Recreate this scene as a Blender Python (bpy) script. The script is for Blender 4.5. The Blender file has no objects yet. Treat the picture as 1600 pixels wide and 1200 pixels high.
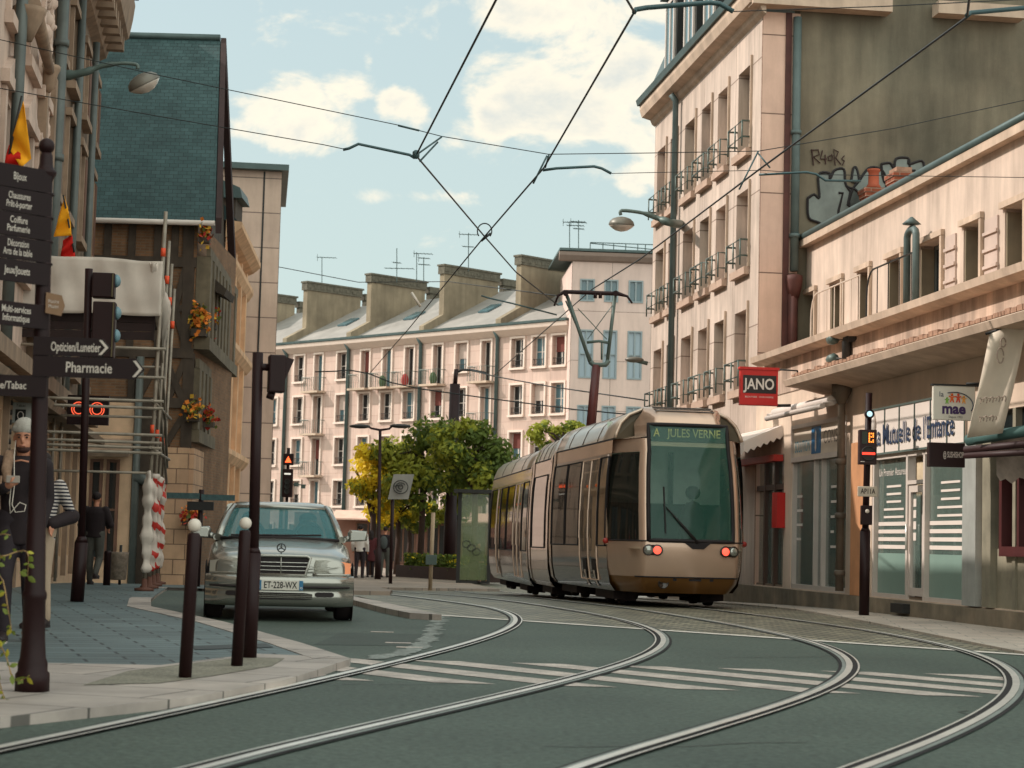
import bpy, bmesh, math, random
from mathutils import Vector as V, Matrix
R = math.radians
random.seed(7)
scn = bpy.context.scene
COL = scn.collection
# ---------------------------------------------------------------- camera
CAMZ, FPX = 0.98, 3000.0
cam_d = bpy.data.cameras.new('camera')
cam = bpy.data.objects.new('camera', cam_d); COL.objects.link(cam)
cam_d.sensor_width = 36; cam_d.lens = FPX / 1600 * 36
cam_d.clip_start = 0.3; cam_d.clip_end = 3000
CM = Matrix.Rotation(R(90) + math.atan2(247, FPX), 3, 'X') @ Matrix.Rotation(R(1.5), 3, 'Z')
cam.matrix_world = Matrix.Translation((0, 0, CAMZ)) @ CM.to_4x4()
cam_d.dof.use_dof = True; cam_d.dof.focus_distance = 27; cam_d.dof.aperture_fstop = 4.5
scn.camera = cam
# ---------------------------------------------------------------- sun, sky
SUN_AZ, SUN_EL = R(-81), R(38)
sd = bpy.data.lights.new('sun', 'SUN'); sd.energy = 2.9; sd.angle = R(0.5); sd.color = (1, 0.93, 0.85)
sun = bpy.data.objects.new('sun', sd); COL.objects.link(sun)
SV = V((math.sin(SUN_AZ) * math.cos(SUN_EL), math.cos(SUN_AZ) * math.cos(SUN_EL), math.sin(SUN_EL)))
sun.rotation_euler = SV.to_track_quat('Z', 'Y').to_euler(); sun.location = SV * 60
world = bpy.data.worlds.new('World'); scn.world = world; world.use_nodes = True
scn.view_settings.view_transform = 'Standard'; scn.view_settings.look = 'None'
scn.view_settings.exposure = 0.6; scn.view_settings.gamma = 1
def build_world():
    nt = world.node_tree; N = nt.nodes; L = nt.links; N.clear()
    def new(t, **k):
        n = N.new(t)
        for a, b in k.items(): setattr(n, a, b)
        return n
    def math_(op, a, b=None, c=None, clamp=False):
        n = new('ShaderNodeMath', operation=op, use_clamp=clamp)
        for i, x in enumerate((a, b, c)):
            if x is None: continue
            if isinstance(x, (int, float)): n.inputs[i].default_value = x
            else: L.new(x, n.inputs[i])
        return n.outputs[0]
    out = new('ShaderNodeOutputWorld'); bg = new('ShaderNodeBackground'); bg.inputs['Strength'].default_value = 0.116
    sky = new('ShaderNodeTexSky', sky_type='NISHITA'); sky.sun_disc = False
    sky.sun_elevation = SUN_EL; sky.sun_rotation = SUN_AZ; sky.air_density = 1.0; sky.dust_density = 3.0; sky.ozone_density = 1.6
    tc = new('ShaderNodeTexCoord'); d = tc.outputs['Generated']
    sep = new('ShaderNodeSeparateXYZ'); L.new(d, sep.inputs[0])
    # pale veil that thickens towards the horizon
    el = new('ShaderNodeMapRange'); L.new(sep.outputs['Z'], el.inputs[0])
    el.inputs['From Min'].default_value = 0.02; el.inputs['From Max'].default_value = 0.34
    el.inputs['To Min'].default_value = 0.93; el.inputs['To Max'].default_value = 0.66
    veil = new('ShaderNodeMix', data_type='RGBA'); L.new(el.outputs[0], veil.inputs['Factor'])
    L.new(sky.outputs[0], veil.inputs['A']); veil.inputs['B'].default_value = (3.75, 4.55, 4.3, 1)
    # clouds
    n1 = new('ShaderNodeTexNoise'); n1.inputs['Scale'].default_value = 15; n1.inputs['Detail'].default_value = 9; n1.inputs['Roughness'].default_value = 0.6
    n1.inputs['Distortion'].default_value = 0.3
    mp = new('ShaderNodeMapping'); mp.inputs['Scale'].default_value = (1, 1, 1.7); L.new(d, mp.inputs[0]); L.new(mp.outputs[0], n1.inputs['Vector'])
    blob = None
    for px, py, w, h, s in ((470, 188, 150, 62, 1), (545, 160, 60, 50, .9), (620, 172, 62, 42, .95), (400, 200, 90, 40, .8), (905, 180, 190, 80, 1), (1000, 110, 140, 120, 1), (790, 190, 85, 40, .9),
                            (1010, 215, 160, 75, .9), (860, 14, 110, 55, 1), (1150, 60, 160, 120, .9), (975, 30, 150, 80, 1), (960, 255, 170, 60, .8), (575, 100, 14, 18, .55), (700, 310, 320, 16, .38),
                            (-500, -300, 300, 130, 1), (2300, -200, 500, 240, 1), (400, -600, 500, 160, .9), (900, -1100, 600, 200, 1)):
        c = (CM @ V(((px - 800) / FPX, -(py - 600) / FPX, -1))).normalized()
        s1 = new('ShaderNodeVectorMath', operation='SUBTRACT'); L.new(d, s1.inputs[0]); s1.inputs[1].default_value = c
        s2 = new('ShaderNodeVectorMath', operation='MULTIPLY'); L.new(s1.outputs[0], s2.inputs[0])
        s2.inputs[1].default_value = (FPX / w, FPX / w, FPX / h)
        ln = new('ShaderNodeVectorMath', operation='LENGTH'); L.new(s2.outputs[0], ln.inputs[0])
        f = new('ShaderNodeMapRange'); f.interpolation_type = 'SMOOTHSTEP'; L.new(ln.outputs['Value'], f.inputs[0])
        f.inputs['From Min'].default_value = 1.5; f.inputs['From Max'].default_value = 0.1; f.inputs['To Max'].default_value = s
        blob = f.outputs[0] if blob is None else math_('MAXIMUM', blob, f.outputs[0])
    a = math_('MULTIPLY_ADD', n1.outputs['Fac'], 2.0, -1.03)
    dens = math_('ADD', a, math_('MULTIPLY', blob, 0.62))
    m = new('ShaderNodeMapRange'); m.interpolation_type = 'SMOOTHSTEP'; L.new(dens, m.inputs[0])
    m.inputs['From Min'].default_value = 0.2; m.inputs['From Max'].default_value = 0.5; m.inputs['To Max'].default_value = 0.9
    # body colour: bright warm rim, cooler grey core
    core = new('ShaderNodeMapRange'); core.interpolation_type = 'SMOOTHSTEP'; L.new(dens, core.inputs[0])
    core.inputs['From Min'].default_value = 0.36; core.inputs['From Max'].default_value = 0.72
    cc = new('ShaderNodeMix', data_type='RGBA'); n2 = new('ShaderNodeTexNoise'); n2.inputs['Scale'].default_value = 26; n2.inputs['Detail'].default_value = 6; n2.inputs['Roughness'].default_value = .62; L.new(mp.outputs[0], n2.inputs['Vector'])
    sh = math_('MULTIPLY_ADD', n2.outputs['Fac'], 2.6, -0.85); shd = math_('MULTIPLY', core.outputs[0], sh, clamp=True)
    L.new(shd, cc.inputs['Factor'])
    cc.inputs['A'].default_value = (6.5, 5.9, 4.75, 1); cc.inputs['B'].default_value = (4.2, 4.4, 4.2, 1)
    mx = new('ShaderNodeMix', data_type='RGBA'); L.new(m.outputs[0], mx.inputs['Factor'])
    L.new(veil.outputs['Result'], mx.inputs['A']); L.new(cc.outputs['Result'], mx.inputs['B'])
    # added fill: sky brightened behind the photographer to lift camera-facing surfaces
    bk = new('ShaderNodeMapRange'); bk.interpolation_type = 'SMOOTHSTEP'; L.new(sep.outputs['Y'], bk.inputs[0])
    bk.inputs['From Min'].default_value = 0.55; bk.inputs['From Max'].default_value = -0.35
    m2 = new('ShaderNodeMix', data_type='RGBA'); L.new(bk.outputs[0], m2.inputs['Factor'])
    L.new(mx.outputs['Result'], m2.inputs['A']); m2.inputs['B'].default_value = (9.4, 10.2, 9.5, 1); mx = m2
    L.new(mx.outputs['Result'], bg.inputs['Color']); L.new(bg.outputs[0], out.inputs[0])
build_world()
# ---------------------------------------------------------------- projection helpers (photo pixels, 1600x1200)
def ray(px, py): return CM @ V(((px - 800) / FPX, -(py - 600) / FPX, -1))
def P(px, py, Y):
    d = ray(px, py); t = Y / d.y
    return V((d.x * t, Y, CAMZ + d.z * t))
def sstep(a, b, x):
    t = min(1, max(0, (x - a) / (b - a))); return t * t * (3 - 2 * t)
def zr(Y): return -0.45 * sstep(28, 58, Y)
def G(px, py, dz=0.0):
    d = ray(px, py); z = dz
    for _ in range(12):
        t = (z - CAMZ) / d.z; z = zr(d.y * t) + dz
    return V((d.x * t, d.y * t, z))
def GP(px, Y, dz=0):                            # point on the left pavement at depth Y
    q = P(px, 900, Y); q.z = zr(Y) + .05 + dz; return q
class Fr:                                   # upright plane: origin, outward normal; u runs to the viewer's right
    def __init__(s, o, n):
        s.o = V(o); s.n = V((n[0], n[1], 0)).normalized(); s.u = V((-s.n.y, s.n.x, 0)); 
    def p(s, u, v, d=0): return s.o + s.u * u + V((0, 0, v)) + s.n * d
    def px(s, x, y, d=0):
        r = ray(x, y); c = V((0, 0, CAMZ)); oo = s.o + s.n * d
        t = (oo - c).dot(s.n) / r.dot(s.n); q = c + r * t - oo
        return q.dot(s.u), q.z
    def off(s, u=0, v=0, d=0): f = Fr(s.p(u, v, d), s.n); return f
WF = Fr((0, 0, 0), (0, -1))                 # u = +X, v = Z, d = -Y
# ---------------------------------------------------------------- mesh builder
class MB:
    def __init__(s): s.v = []; s.f = []; s.uv = []; s.sm = []
    def vert(s, p): s.v.append(V(p)); return len(s.v) - 1
    def face(s, idx, uv=None, smooth=False): s.f.append(tuple(idx)); s.uv.append(uv); s.sm.append(smooth)
    def poly(s, pts, uv=None): s.face([s.vert(p) for p in pts], uv); return s
    def box(s, F, u0, u1, v0, v1, d0, d1):
        if u0 > u1: u0, u1 = u1, u0
        if v0 > v1: v0, v1 = v1, v0
        if d0 > d1: d0, d1 = d1, d0
        c = [(u0, v0, d0), (u1, v0, d0), (u1, v1, d0), (u0, v1, d0), (u0, v0, d1), (u1, v0, d1), (u1, v1, d1), (u0, v1, d1)]
        i = [s.vert(F.p(*q)) for q in c]
        for q, ax in (((4, 5, 6, 7), (0, 1)), ((1, 0, 3, 2), (0, 1)), ((0, 4, 7, 3), (2, 1)), ((5, 1, 2, 6), (2, 1)), ((7, 6, 2, 3), (0, 2)), ((0, 1, 5, 4), (0, 2))):
            s.face([i[k] for k in q], [(c[k][ax[0]], c[k][ax[1]]) for k in q])
        return s
    def b3(s, x0, x1, y0, y1, z0, z1): return s.box(WF, x0, x1, z0, z1, -y1, -y0)
    def tube(s, pts, r, n=8, cap=True, sq=None):
        pts = [V(p) for p in pts]; m = len(pts)
        rr = r if isinstance(r, (list, tuple)) else [r] * m
        rings = []; prev = None
        for k in range(m):
            if k == 0: t = pts[1] - pts[0]
            elif k == m - 1: t = pts[-1] - pts[-2]
            else: t = (pts[k + 1] - pts[k]).normalized() + (pts[k] - pts[k - 1]).normalized()
            t = t.normalized() if t.length > 1e-9 else V((0, 0, 1))
            if prev is None:
                a = V((0, 0, 1)) if abs(t.z) < .9 else V((1, 0, 0))
                x = t.cross(a).normalized()
            else:
                x = prev - t * prev.dot(t); x.normalize()
            prev = x; y = t.cross(x)
            rings.append([s.vert(pts[k] + (x * math.cos(2 * math.pi * j / n) + y * math.sin(2 * math.pi * j / n) * (sq or 1)) * rr[k]) for j in range(n)])
        for k in range(m - 1):
            for j in range(n):
                s.face((rings[k][j], rings[k][(j + 1) % n], rings[k + 1][(j + 1) % n], rings[k + 1][j]), None, n > 5)
        if cap: s.face(rings[0][::-1]); s.face(rings[-1])
        return s
    def lathe(s, c, prof, n=16, ax=(0, 0, 1)):
        c = V(c); ax = V(ax).normalized(); a = V((0, 0, 1)) if abs(ax.z) < .9 else V((1, 0, 0))
        x = a.cross(ax).normalized(); y = ax.cross(x); rings = []
        for r, h in prof:
            rings.append([s.vert(c + ax * h + (x * math.cos(2 * math.pi * j / n) + y * math.sin(2 * math.pi * j / n)) * max(r, 1e-4)) for j in range(n)])
        for k in range(len(prof) - 1):
            for j in range(n): s.face((rings[k][j], rings[k][(j + 1) % n], rings[k + 1][(j + 1) % n], rings[k + 1][j]), None, True)
        s.face(rings[0][::-1]); s.face(rings[-1]); return s
    def ball(s, c, rx, ry=None, rz=None, n=14, m=9, rot=None):
        ry = ry or rx; rz = rz or rx; c = V(c); rings = []
        for k in range(1, m):
            th = math.pi * k / m
            ring = []
            for j in range(n):
                q = V((rx * math.sin(th) * math.cos(2 * math.pi * j / n), ry * math.sin(th) * math.sin(2 * math.pi * j / n), -rz * math.cos(th)))
                ring.append(s.vert(c + (rot @ q if rot else q)))
            rings.append(ring)
        q0 = V((0, 0, -rz)); q1 = V((0, 0, rz))
        b = s.vert(c + (rot @ q0 if rot else q0)); t = s.vert(c + (rot @ q1 if rot else q1))
        for k in range(m - 2):
            for j in range(n): s.face((rings[k][j], rings[k][(j + 1) % n], rings[k + 1][(j + 1) % n], rings[k + 1][j]), None, True)
        for j in range(n):
            s.face((b, rings[0][(j + 1) % n], rings[0][j]), None, True); s.face((t, rings[-1][j], rings[-1][(j + 1) % n]), None, True)
        return s
    def prism(s, pts, vec):
        vec = V(vec); a = [s.vert(p) for p in pts]; b = [s.vert(V(p) + vec) for p in pts]; n = len(a)
        s.face(a); s.face(b[::-1])
        for k in range(n): s.face((a[k], b[k], b[(k + 1) % n], a[(k + 1) % n]))
        return s
    def loft(s, rings, closed=True, caps=True, smooth=True):
        ids = [[s.vert(p) for p in r] for r in rings]; n = len(ids[0])
        for k in range(len(ids) - 1):
            for j in range(n if closed else n - 1):
                s.face((ids[k][j], ids[k][(j + 1) % n], ids[k + 1][(j + 1) % n], ids[k + 1][j]), None, smooth)
        if caps: s.face(ids[0][::-1]); s.face(ids[-1])
        return s
    def mesh(s, name, off=V((0, 0, 0)), recalc=True):
        me = bpy.data.meshes.new(name)
        me.from_pydata([tuple(p - off) for p in s.v], [], s.f)
        me.polygons.foreach_set('use_smooth', s.sm)
        if any(u is not None for u in s.uv):
            ul = me.uv_layers.new(name='UVMap').data
            for pl, u in zip(me.polygons, s.uv):
                if u:
                    for k, li in enumerate(pl.loop_indices): ul[li].uv = u[k]
        if recalc:
            bm = bmesh.new(); bm.from_mesh(me); bmesh.ops.recalc_face_normals(bm, faces=bm.faces); bm.to_mesh(me); bm.free()
        return me
    def build(s, name, mat, parent=None, bevel=0, recalc=True):
        off = V((0, 0, 0)); q = parent
        while q: off += q.location; q = q.parent
        o = bpy.data.objects.new(name, s.mesh(name, off, recalc))
        o.data.materials.append(mat); COL.objects.link(o); o.parent = parent
        if bevel:
            b = o.modifiers.new('bevel', 'BEVEL'); b.width = bevel; b.segments = 2; b.limit_method = 'ANGLE'
        return o
def thing(name, label, cat, loc=(0, 0, 0), group=None):
    o = bpy.data.objects.new(name, None); COL.objects.link(o); o.location = loc; o.empty_display_size = .2
    return tag(o, label, cat, group)
def tag(o, label, cat, group=None, kind=None):
    if label: o['label'] = label
    if cat: o['category'] = cat
    if group: o['group'] = group
    if kind: o['kind'] = kind
    return o
def struct(o, label=None, kind='structure'):
    o['kind'] = kind
    if label: o['label'] = label
    return o
def dup(o, loc=None, rz=None, label=None, par=None):
    c = o.copy(); COL.objects.link(c)
    if par: c.parent = par
    if loc is not None: c.location = loc
    if rz is not None: c.rotation_euler = (0, 0, rz)
    if label: c['label'] = label
    for ch in list(o.children): dup(ch, par=c)
    return c
# ---------------------------------------------------------------- materials
def lin(c):
    return tuple((x / 255 / 12.92 if x <= 10 else ((x / 255 + .055) / 1.055) ** 2.4) for x in c)
MATS = {}
def mat(name, rgb, rough=.75, metal=0, var=.12, scale=2.5, bump=0, bscale=60, streak=0, spec=.4, grain=0, coat=0, two=None):
    if name in MATS: return MATS[name]
    m = bpy.data.materials.new(name); m.use_nodes = True; nt = m.node_tree; N = nt.nodes; L = nt.links
    b = N['Principled BSDF']; b.inputs['Roughness'].default_value = rough; b.inputs['Metallic'].default_value = metal
    b.inputs['Specular IOR Level'].default_value = spec
    if coat: b.inputs['Coat Weight'].default_value = coat; b.inputs['Coat Roughness'].default_value = .05
    c = lin(rgb); tc = N.new('ShaderNodeTexCoord'); src = tc.outputs['Object']
    base = N.new('ShaderNodeRGB'); base.outputs[0].default_value = (*c, 1); col = base.outputs[0]
    def mul(col, fac, lo, hi, other=None):
        mr = N.new('ShaderNodeMapRange'); L.new(fac, mr.inputs[0]); mr.inputs['From Min'].default_value = .3; mr.inputs['From Max'].default_value = .7
        mx = N.new('ShaderNodeMix'); mx.data_type = 'RGBA'
        if other:
            L.new(mr.outputs[0], mx.inputs['Factor']); L.new(col, mx.inputs['A']); mx.inputs['B'].default_value = (*other, 1)
        else:
            mr.inputs['To Min'].default_value = lo; mr.inputs['To Max'].default_value = hi
            mx.blend_type = 'MULTIPLY'; mx.inputs['Factor'].default_value = 1; L.new(col, mx.inputs['A']); L.new(mr.outputs[0], mx.inputs['B'])
        return mx.outputs['Result']
    def noise(sc, det=6, stretch=None, rg=.6):
        n = N.new('ShaderNodeTexNoise'); n.inputs['Scale'].default_value = sc; n.inputs['Detail'].default_value = det; n.inputs['Roughness'].default_value = rg
        if stretch:
            mp = N.new('ShaderNodeMapping'); mp.inputs['Scale'].default_value = stretch; L.new(src, mp.inputs[0]); L.new(mp.outputs[0], n.inputs['Vector'])
        else: L.new(src, n.inputs['Vector'])
        return n.outputs['Fac']
    if two: col = mul(col, noise(scale * .7, 7), 0, 1, lin(two))
    if var: col = mul(col, noise(scale), 1 - var, 1 + var)
    if streak: col = mul(col, noise(3.0, 5, (1, 1, .12)), 1 - streak, 1 + streak * .5)
    if grain: col = mul(col, noise(bscale * 1.5, 3, None, .8), 1 - grain, 1 + grain)
    L.new(col, b.inputs['Base Color'])
    if bump:
        bp = N.new('ShaderNodeBump'); bp.inputs['Strength'].default_value = bump; bp.inputs['Distance'].default_value = .02
        L.new(noise(bscale, 4), bp.inputs['Height']); L.new(bp.outputs[0], b.inputs['Normal'])
    MATS[name] = m; return m
def mbrick(name, c1, c2, cm, bw, bh, ms=.01, rough=.8, coord='UV', var=.15, streak=.1, bump=.4, off=.5, spec=.3, scale=1.2, rot=0, sq=1.0):
    if name in MATS: return MATS[name]
    m = bpy.data.materials.new(name); m.use_nodes = True; nt = m.node_tree; N = nt.nodes; L = nt.links
    b = N['Principled BSDF']; b.inputs['Roughness'].default_value = rough; b.inputs['Specular IOR Level'].default_value = spec
    tc = N.new('ShaderNodeTexCoord'); k = N.new('ShaderNodeTexBrick'); k.offset = off; k.inputs['Scale'].default_value = 1
    k.inputs['Brick Width'].default_value = bw; k.inputs['Row Height'].default_value = bh; k.inputs['Mortar Size'].default_value = ms
    k.inputs['Mortar Smooth'].default_value = .2; k.inputs['Bias'].default_value = 0
    mp = N.new('ShaderNodeMapping'); mp.inputs['Rotation'].default_value = (0, 0, rot)
    L.new(tc.outputs[coord], mp.inputs[0]); L.new(mp.outputs[0], k.inputs['Vector'])
    for i, c in (('Color1', c1), ('Color2', c2), ('Mortar', cm)): k.inputs[i].default_value = (*lin(c), 1)
    col = k.outputs['Color']
    for sc, st, amt in ((scale, None, var), (3, (1, 1, .15), streak)):
        if not amt: continue
        n = N.new('ShaderNodeTexNoise'); n.inputs['Scale'].default_value = sc; n.inputs['Detail'].default_value = 7; n.inputs['Roughness'].default_value = .65
        q = N.new('ShaderNodeMapping'); q.inputs['Scale'].default_value = st or (1, 1, 1); L.new(tc.outputs['Object'], q.inputs[0]); L.new(q.outputs[0], n.inputs['Vector'])
        mr = N.new('ShaderNodeMapRange'); L.new(n.outputs['Fac'], mr.inputs[0]); mr.inputs['From Min'].default_value = .3; mr.inputs['From Max'].default_value = .7
        mr.inputs['To Min'].default_value = 1 - amt; mr.inputs['To Max'].default_value = 1 + amt * .7
        mx = N.new('ShaderNodeMix'); mx.data_type = 'RGBA'; mx.blend_type = 'MULTIPLY'; mx.inputs['Factor'].default_value = 1
        L.new(col, mx.inputs['A']); L.new(mr.outputs[0], mx.inputs['B']); col = mx.outputs['Result']
    L.new(col, b.inputs['Base Color'])
    if bump:
        bp = N.new('ShaderNodeBump'); bp.inputs['Strength'].default_value = bump; bp.inputs['Distance'].default_value = .02; bp.invert = True
        L.new(k.outputs['Fac'], bp.inputs['Height']); L.new(bp.outputs[0], b.inputs['Normal'])
    MATS[name] = m; return m
def glassm(name, rgb, alpha=.5, rough=.04, spec=.6):
    if name in MATS: return MATS[name]
    m = bpy.data.materials.new(name); m.use_nodes = True; N = m.node_tree.nodes; L = m.node_tree.links
    b = N['Principled BSDF']; b.inputs['Base Color'].default_value = (*lin(rgb), 1); b.inputs['Roughness'].default_value = rough
    b.inputs['Specular IOR Level'].default_value = spec; b.inputs['Alpha'].default_value = alpha
    tc = N.new('ShaderNodeTexCoord'); n = N.new('ShaderNodeTexNoise'); n.inputs['Scale'].default_value = 1.3; n.inputs['Detail'].default_value = 2
    bp = N.new('ShaderNodeBump'); bp.inputs['Strength'].default_value = .06; bp.inputs['Distance'].default_value = .05
    L.new(tc.outputs['Object'], n.inputs['Vector']); L.new(n.outputs['Fac'], bp.inputs['Height']); L.new(bp.outputs[0], b.inputs['Normal'])
    MATS[name] = m; return m
def emis(name, rgb, st):
    if name in MATS: return MATS[name]
    m = bpy.data.materials.new(name); m.use_nodes = True; b = m.node_tree.nodes['Principled BSDF']
    b.inputs['Base Color'].default_value = (*lin(rgb), 1); b.inputs['Emission Color'].default_value = (*lin(rgb), 1); b.inputs['Emission Strength'].default_value = st
    MATS[name] = m; return m
# ---------------------------------------------------------------- lettering
def txt(body, F, u, v, size, m, parent, d=.01, align='CENTER', width=None, name='lettering', lines=.95, bold=0, ex=.004):
    cu = bpy.data.curves.new('t', 'FONT'); cu.body = body; cu.size = 1; cu.align_x = align; cu.align_y = 'CENTER'; cu.extrude = 0; cu.space_line = lines
    cu.resolution_u = 3; cu.offset = bold
    ob = bpy.data.objects.new('t', cu); me0 = ob.to_mesh()
    vs = [v_.co.copy() for v_ in me0.vertices]; fs = [tuple(p.vertices) for p in me0.polygons]; ob.to_mesh_clear()
    bpy.data.objects.remove(ob); bpy.data.curves.remove(cu)
    xs = [q.x for q in vs]; sx = size
    if width: sx = width / (max(xs) - min(xs)); 
    b = MB()
    for q in vs: b.vert(F.p(u + q.x * sx, v + q.y * size, d))
    for f in fs: b.face(f)
    return b.build(name, m, parent, recalc=False)
# ---------------------------------------------------------------- walls with openings
def wall(mb, F, u0, u1, v0, v1, holes, rev=.22, d=0):
    us = sorted(set([u0, u1] + [x for h in holes for x in h[:2] if u0 < x < u1])); vs = sorted(set([v0, v1] + [x for h in holes for x in h[2:] if v0 < x < v1]))
    for i in range(len(us) - 1):
        for j in range(len(vs) - 1):
            a, b, c, e = us[i], us[i + 1], vs[j], vs[j + 1]; mu, mv = (a + b) / 2, (c + e) / 2
            if any(h[0] < mu < h[1] and h[2] < mv < h[3] for h in holes): continue
            q = [(a, c), (b, c), (b, e), (a, e)]
            mb.poly([F.p(x, y, d) for x, y in q], q)
    for a, b, c, e in holes:
        for q in (((a, c), (b, c)), ((b, c), (b, e)), ((b, e), (a, e)), ((a, e), (a, c))):
            (x0, y0), (x1, y1) = q
            mb.poly([F.p(x0, y0, d), F.p(x0, y0, d - rev), F.p(x1, y1, d - rev), F.p(x1, y1, d)], [(x0, y0), (x0 + rev, y0), (x1 + rev, y1), (x1, y1)])
    return mb
def window(F, a, b, c, e, d, parent, fm, gm, fw=.06, mull=1, trans=0, depth=.06, name='window', sill=None):
    """frame as a part, its pane a sub-part; d = plane of the pane"""
    m = MB()
    m.box(F, a, b, c, c + fw, d, d + depth); m.box(F, a, b, e - fw, e, d, d + depth)
    m.box(F, a, a + fw, c + fw, e - fw, d, d + depth); m.box(F, b - fw, b, c + fw, e - fw, d, d + depth)
    for k in range(mull):
        u = a + (b - a) * (k + 1) / (mull + 1); m.box(F, u - fw * .5, u + fw * .5, c + fw, e - fw, d, d + depth * .9)
    for k in range(trans):
        v = c + (e - c) * (k + 1) / (trans + 1); m.box(F, a + fw, b - fw, v - fw * .35, v + fw * .35, d, d + depth * .8)
    w = m.build(name, fm, parent)
    g = MB().box(F, a + fw * .5, b - fw * .5, c + fw * .5, e - fw * .5, d + .005, d + .02).build('pane', gm, w)
    if sill: MB().box(F, a - .08, b + .08, c - .1, c - .01, -.02, sill).build('sill', sill_m, w)
    return w
# ================================================================ materials
M_asph = mat('asphalt', (74, 84, 74), .68, var=.16, scale=.45, bump=.45, bscale=15, grain=.6, spec=.4, two=(60, 70, 62))
M_line = mat('road_paint', (176, 162, 152), .6, var=.35, scale=4, bscale=24, grain=.35)
M_rail = mat('rail_steel', (226, 220, 212), .3, .4, var=.12, scale=3)
M_groove = mat('rail_groove', (22, 14, 13), .8)
M_conc_strip = mat('rail_concrete', (128, 132, 126), .6, .2, var=.2, grain=.2)
M_cob = mbrick('cobbles', (160, 150, 126), (112, 108, 92), (54, 54, 48), .24, .17, .026, .5, 'Object', .4, 0, 1.0, scale=1.5, rot=.35, spec=.5)
M_pav = mbrick('grey_pavers', (98, 112, 112), (84, 97, 98), (34, 40, 42), .62, .3, .014, .55, 'Object', .3, 0, .5, scale=.5, rot=-.3, spec=.5)
M_kerb = mbrick('kerb_stone', (176, 162, 152), (160, 148, 140), (96, 90, 84), 1.15, .7, .012, .6, 'Object', .3, 0, .3, scale=1.4, rot=.3)
M_plaza = mbrick('plaza_pavers', (150, 132, 118), (132, 118, 106), (92, 84, 78), .5, .5, .01, .7, 'Object', .25, 0, .3, scale=.5, rot=.2)
M_exag = mat('pebble_slab', (128, 122, 108), .8, var=.2, bump=.6, bscale=30, grain=.5)
M_ground = mat('far_ground', (96, 92, 84), .9, var=.2, scale=.2)
# ================================================================ ground
def sheet(name, pts, dz, m, skirt=0, ys=None):
    bm = bmesh.new(); f = bm.faces.new([bm.verts.new((p[0], p[1], 0)) for p in pts])
    for y in ys or [28 + 2.5 * k for k in range(13)]:
        bmesh.ops.bisect_plane(bm, geom=bm.verts[:] + bm.edges[:] + bm.faces[:], plane_co=(0, y, 0), plane_no=(0, 1, 0))
    bmesh.ops.recalc_face_normals(bm, faces=bm.faces)
    for fc in bm.faces:
        if fc.normal.z < 0: fc.normal_flip()
    for v in bm.verts: v.co.z = zr(v.co.y) + dz
    if skirt:
        e = [e for e in bm.edges if len(e.link_faces) == 1]
        r = bmesh.ops.extrude_edge_only(bm, edges=e)
        for v in r['geom']:
            if isinstance(v, bmesh.types.BMVert): v.co.z -= skirt
    me = bpy.data.meshes.new(name); bm.to_mesh(me); bm.free(); me.materials.append(m)
    o = bpy.data.objects.new(name, me); COL.objects.link(o); return o
xy = lambda q: (q.x, q.y)
def g2(px, py, dz=0): return xy(G(px, py, dz))
struct(sheet('ground', [(-900, -200), (900, -200), (900, 1500), (-900, 1500)], -.06, M_ground, ys=[28 + 2.5 * k for k in range(13)] + [0]))
LN = [g2(646, 959), g2(1100, 989), g2(1600, 1024)]
ldir = (V(LN[2]) - V(LN[0])).normalized()
lineL = V(LN[0]) - ldir * 16; lineR = V(LN[2]) + ldir * 8
struct(sheet('road', [(-40, -12), (30, -12), (30, lineR.y), tuple(lineR), tuple(V(LN[0])), g2(553, 934), (-2.6, 37), (-5.6, 37), (-8.5, 120), (-22, 120), (-40, 60)], 0, M_asph))
struct(sheet('cobbled_track', [tuple(V(LN[0])), tuple(lineR), (12, 26), (6, 50), (1, 120), (-8.5, 120), (-5.6, 50), (-2.6, 34)], .004, M_cob))
# thin white line along the edge of the cobbles
def strip(pts, w, dz, m, name, lift=None):
    mb = MB(); pts = [V((p[0], p[1])) for p in pts]; L_ = []; R_ = []
    for k, p in enumerate(pts):
        t = (pts[min(k + 1, len(pts) - 1)] - pts[max(k - 1, 0)]).normalized(); n = V((-t.y, t.x))
        w0, w1 = w if isinstance(w, tuple) else (-w / 2, w / 2)
        a = p + n * w1; b = p + n * w0
        L_.append(mb.vert((a.x, a.y, zr(a.y) + dz))); R_.append(mb.vert((b.x, b.y, zr(b.y) + dz)))
    for k in range(len(pts) - 1): mb.face((L_[k], R_[k], R_[k + 1], L_[k + 1]), None, True)
    return mb.build(name, m)
struct(strip([V(LN[0]) + ldir * t for t in (0, 1.2, 2, 3, 4, 5, 6, 7, 8, 9, 12)], .2, .0075, mat('stop_paint', (206, 196, 186), .6, var=.2, scale=3), 'stop_line'))
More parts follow.
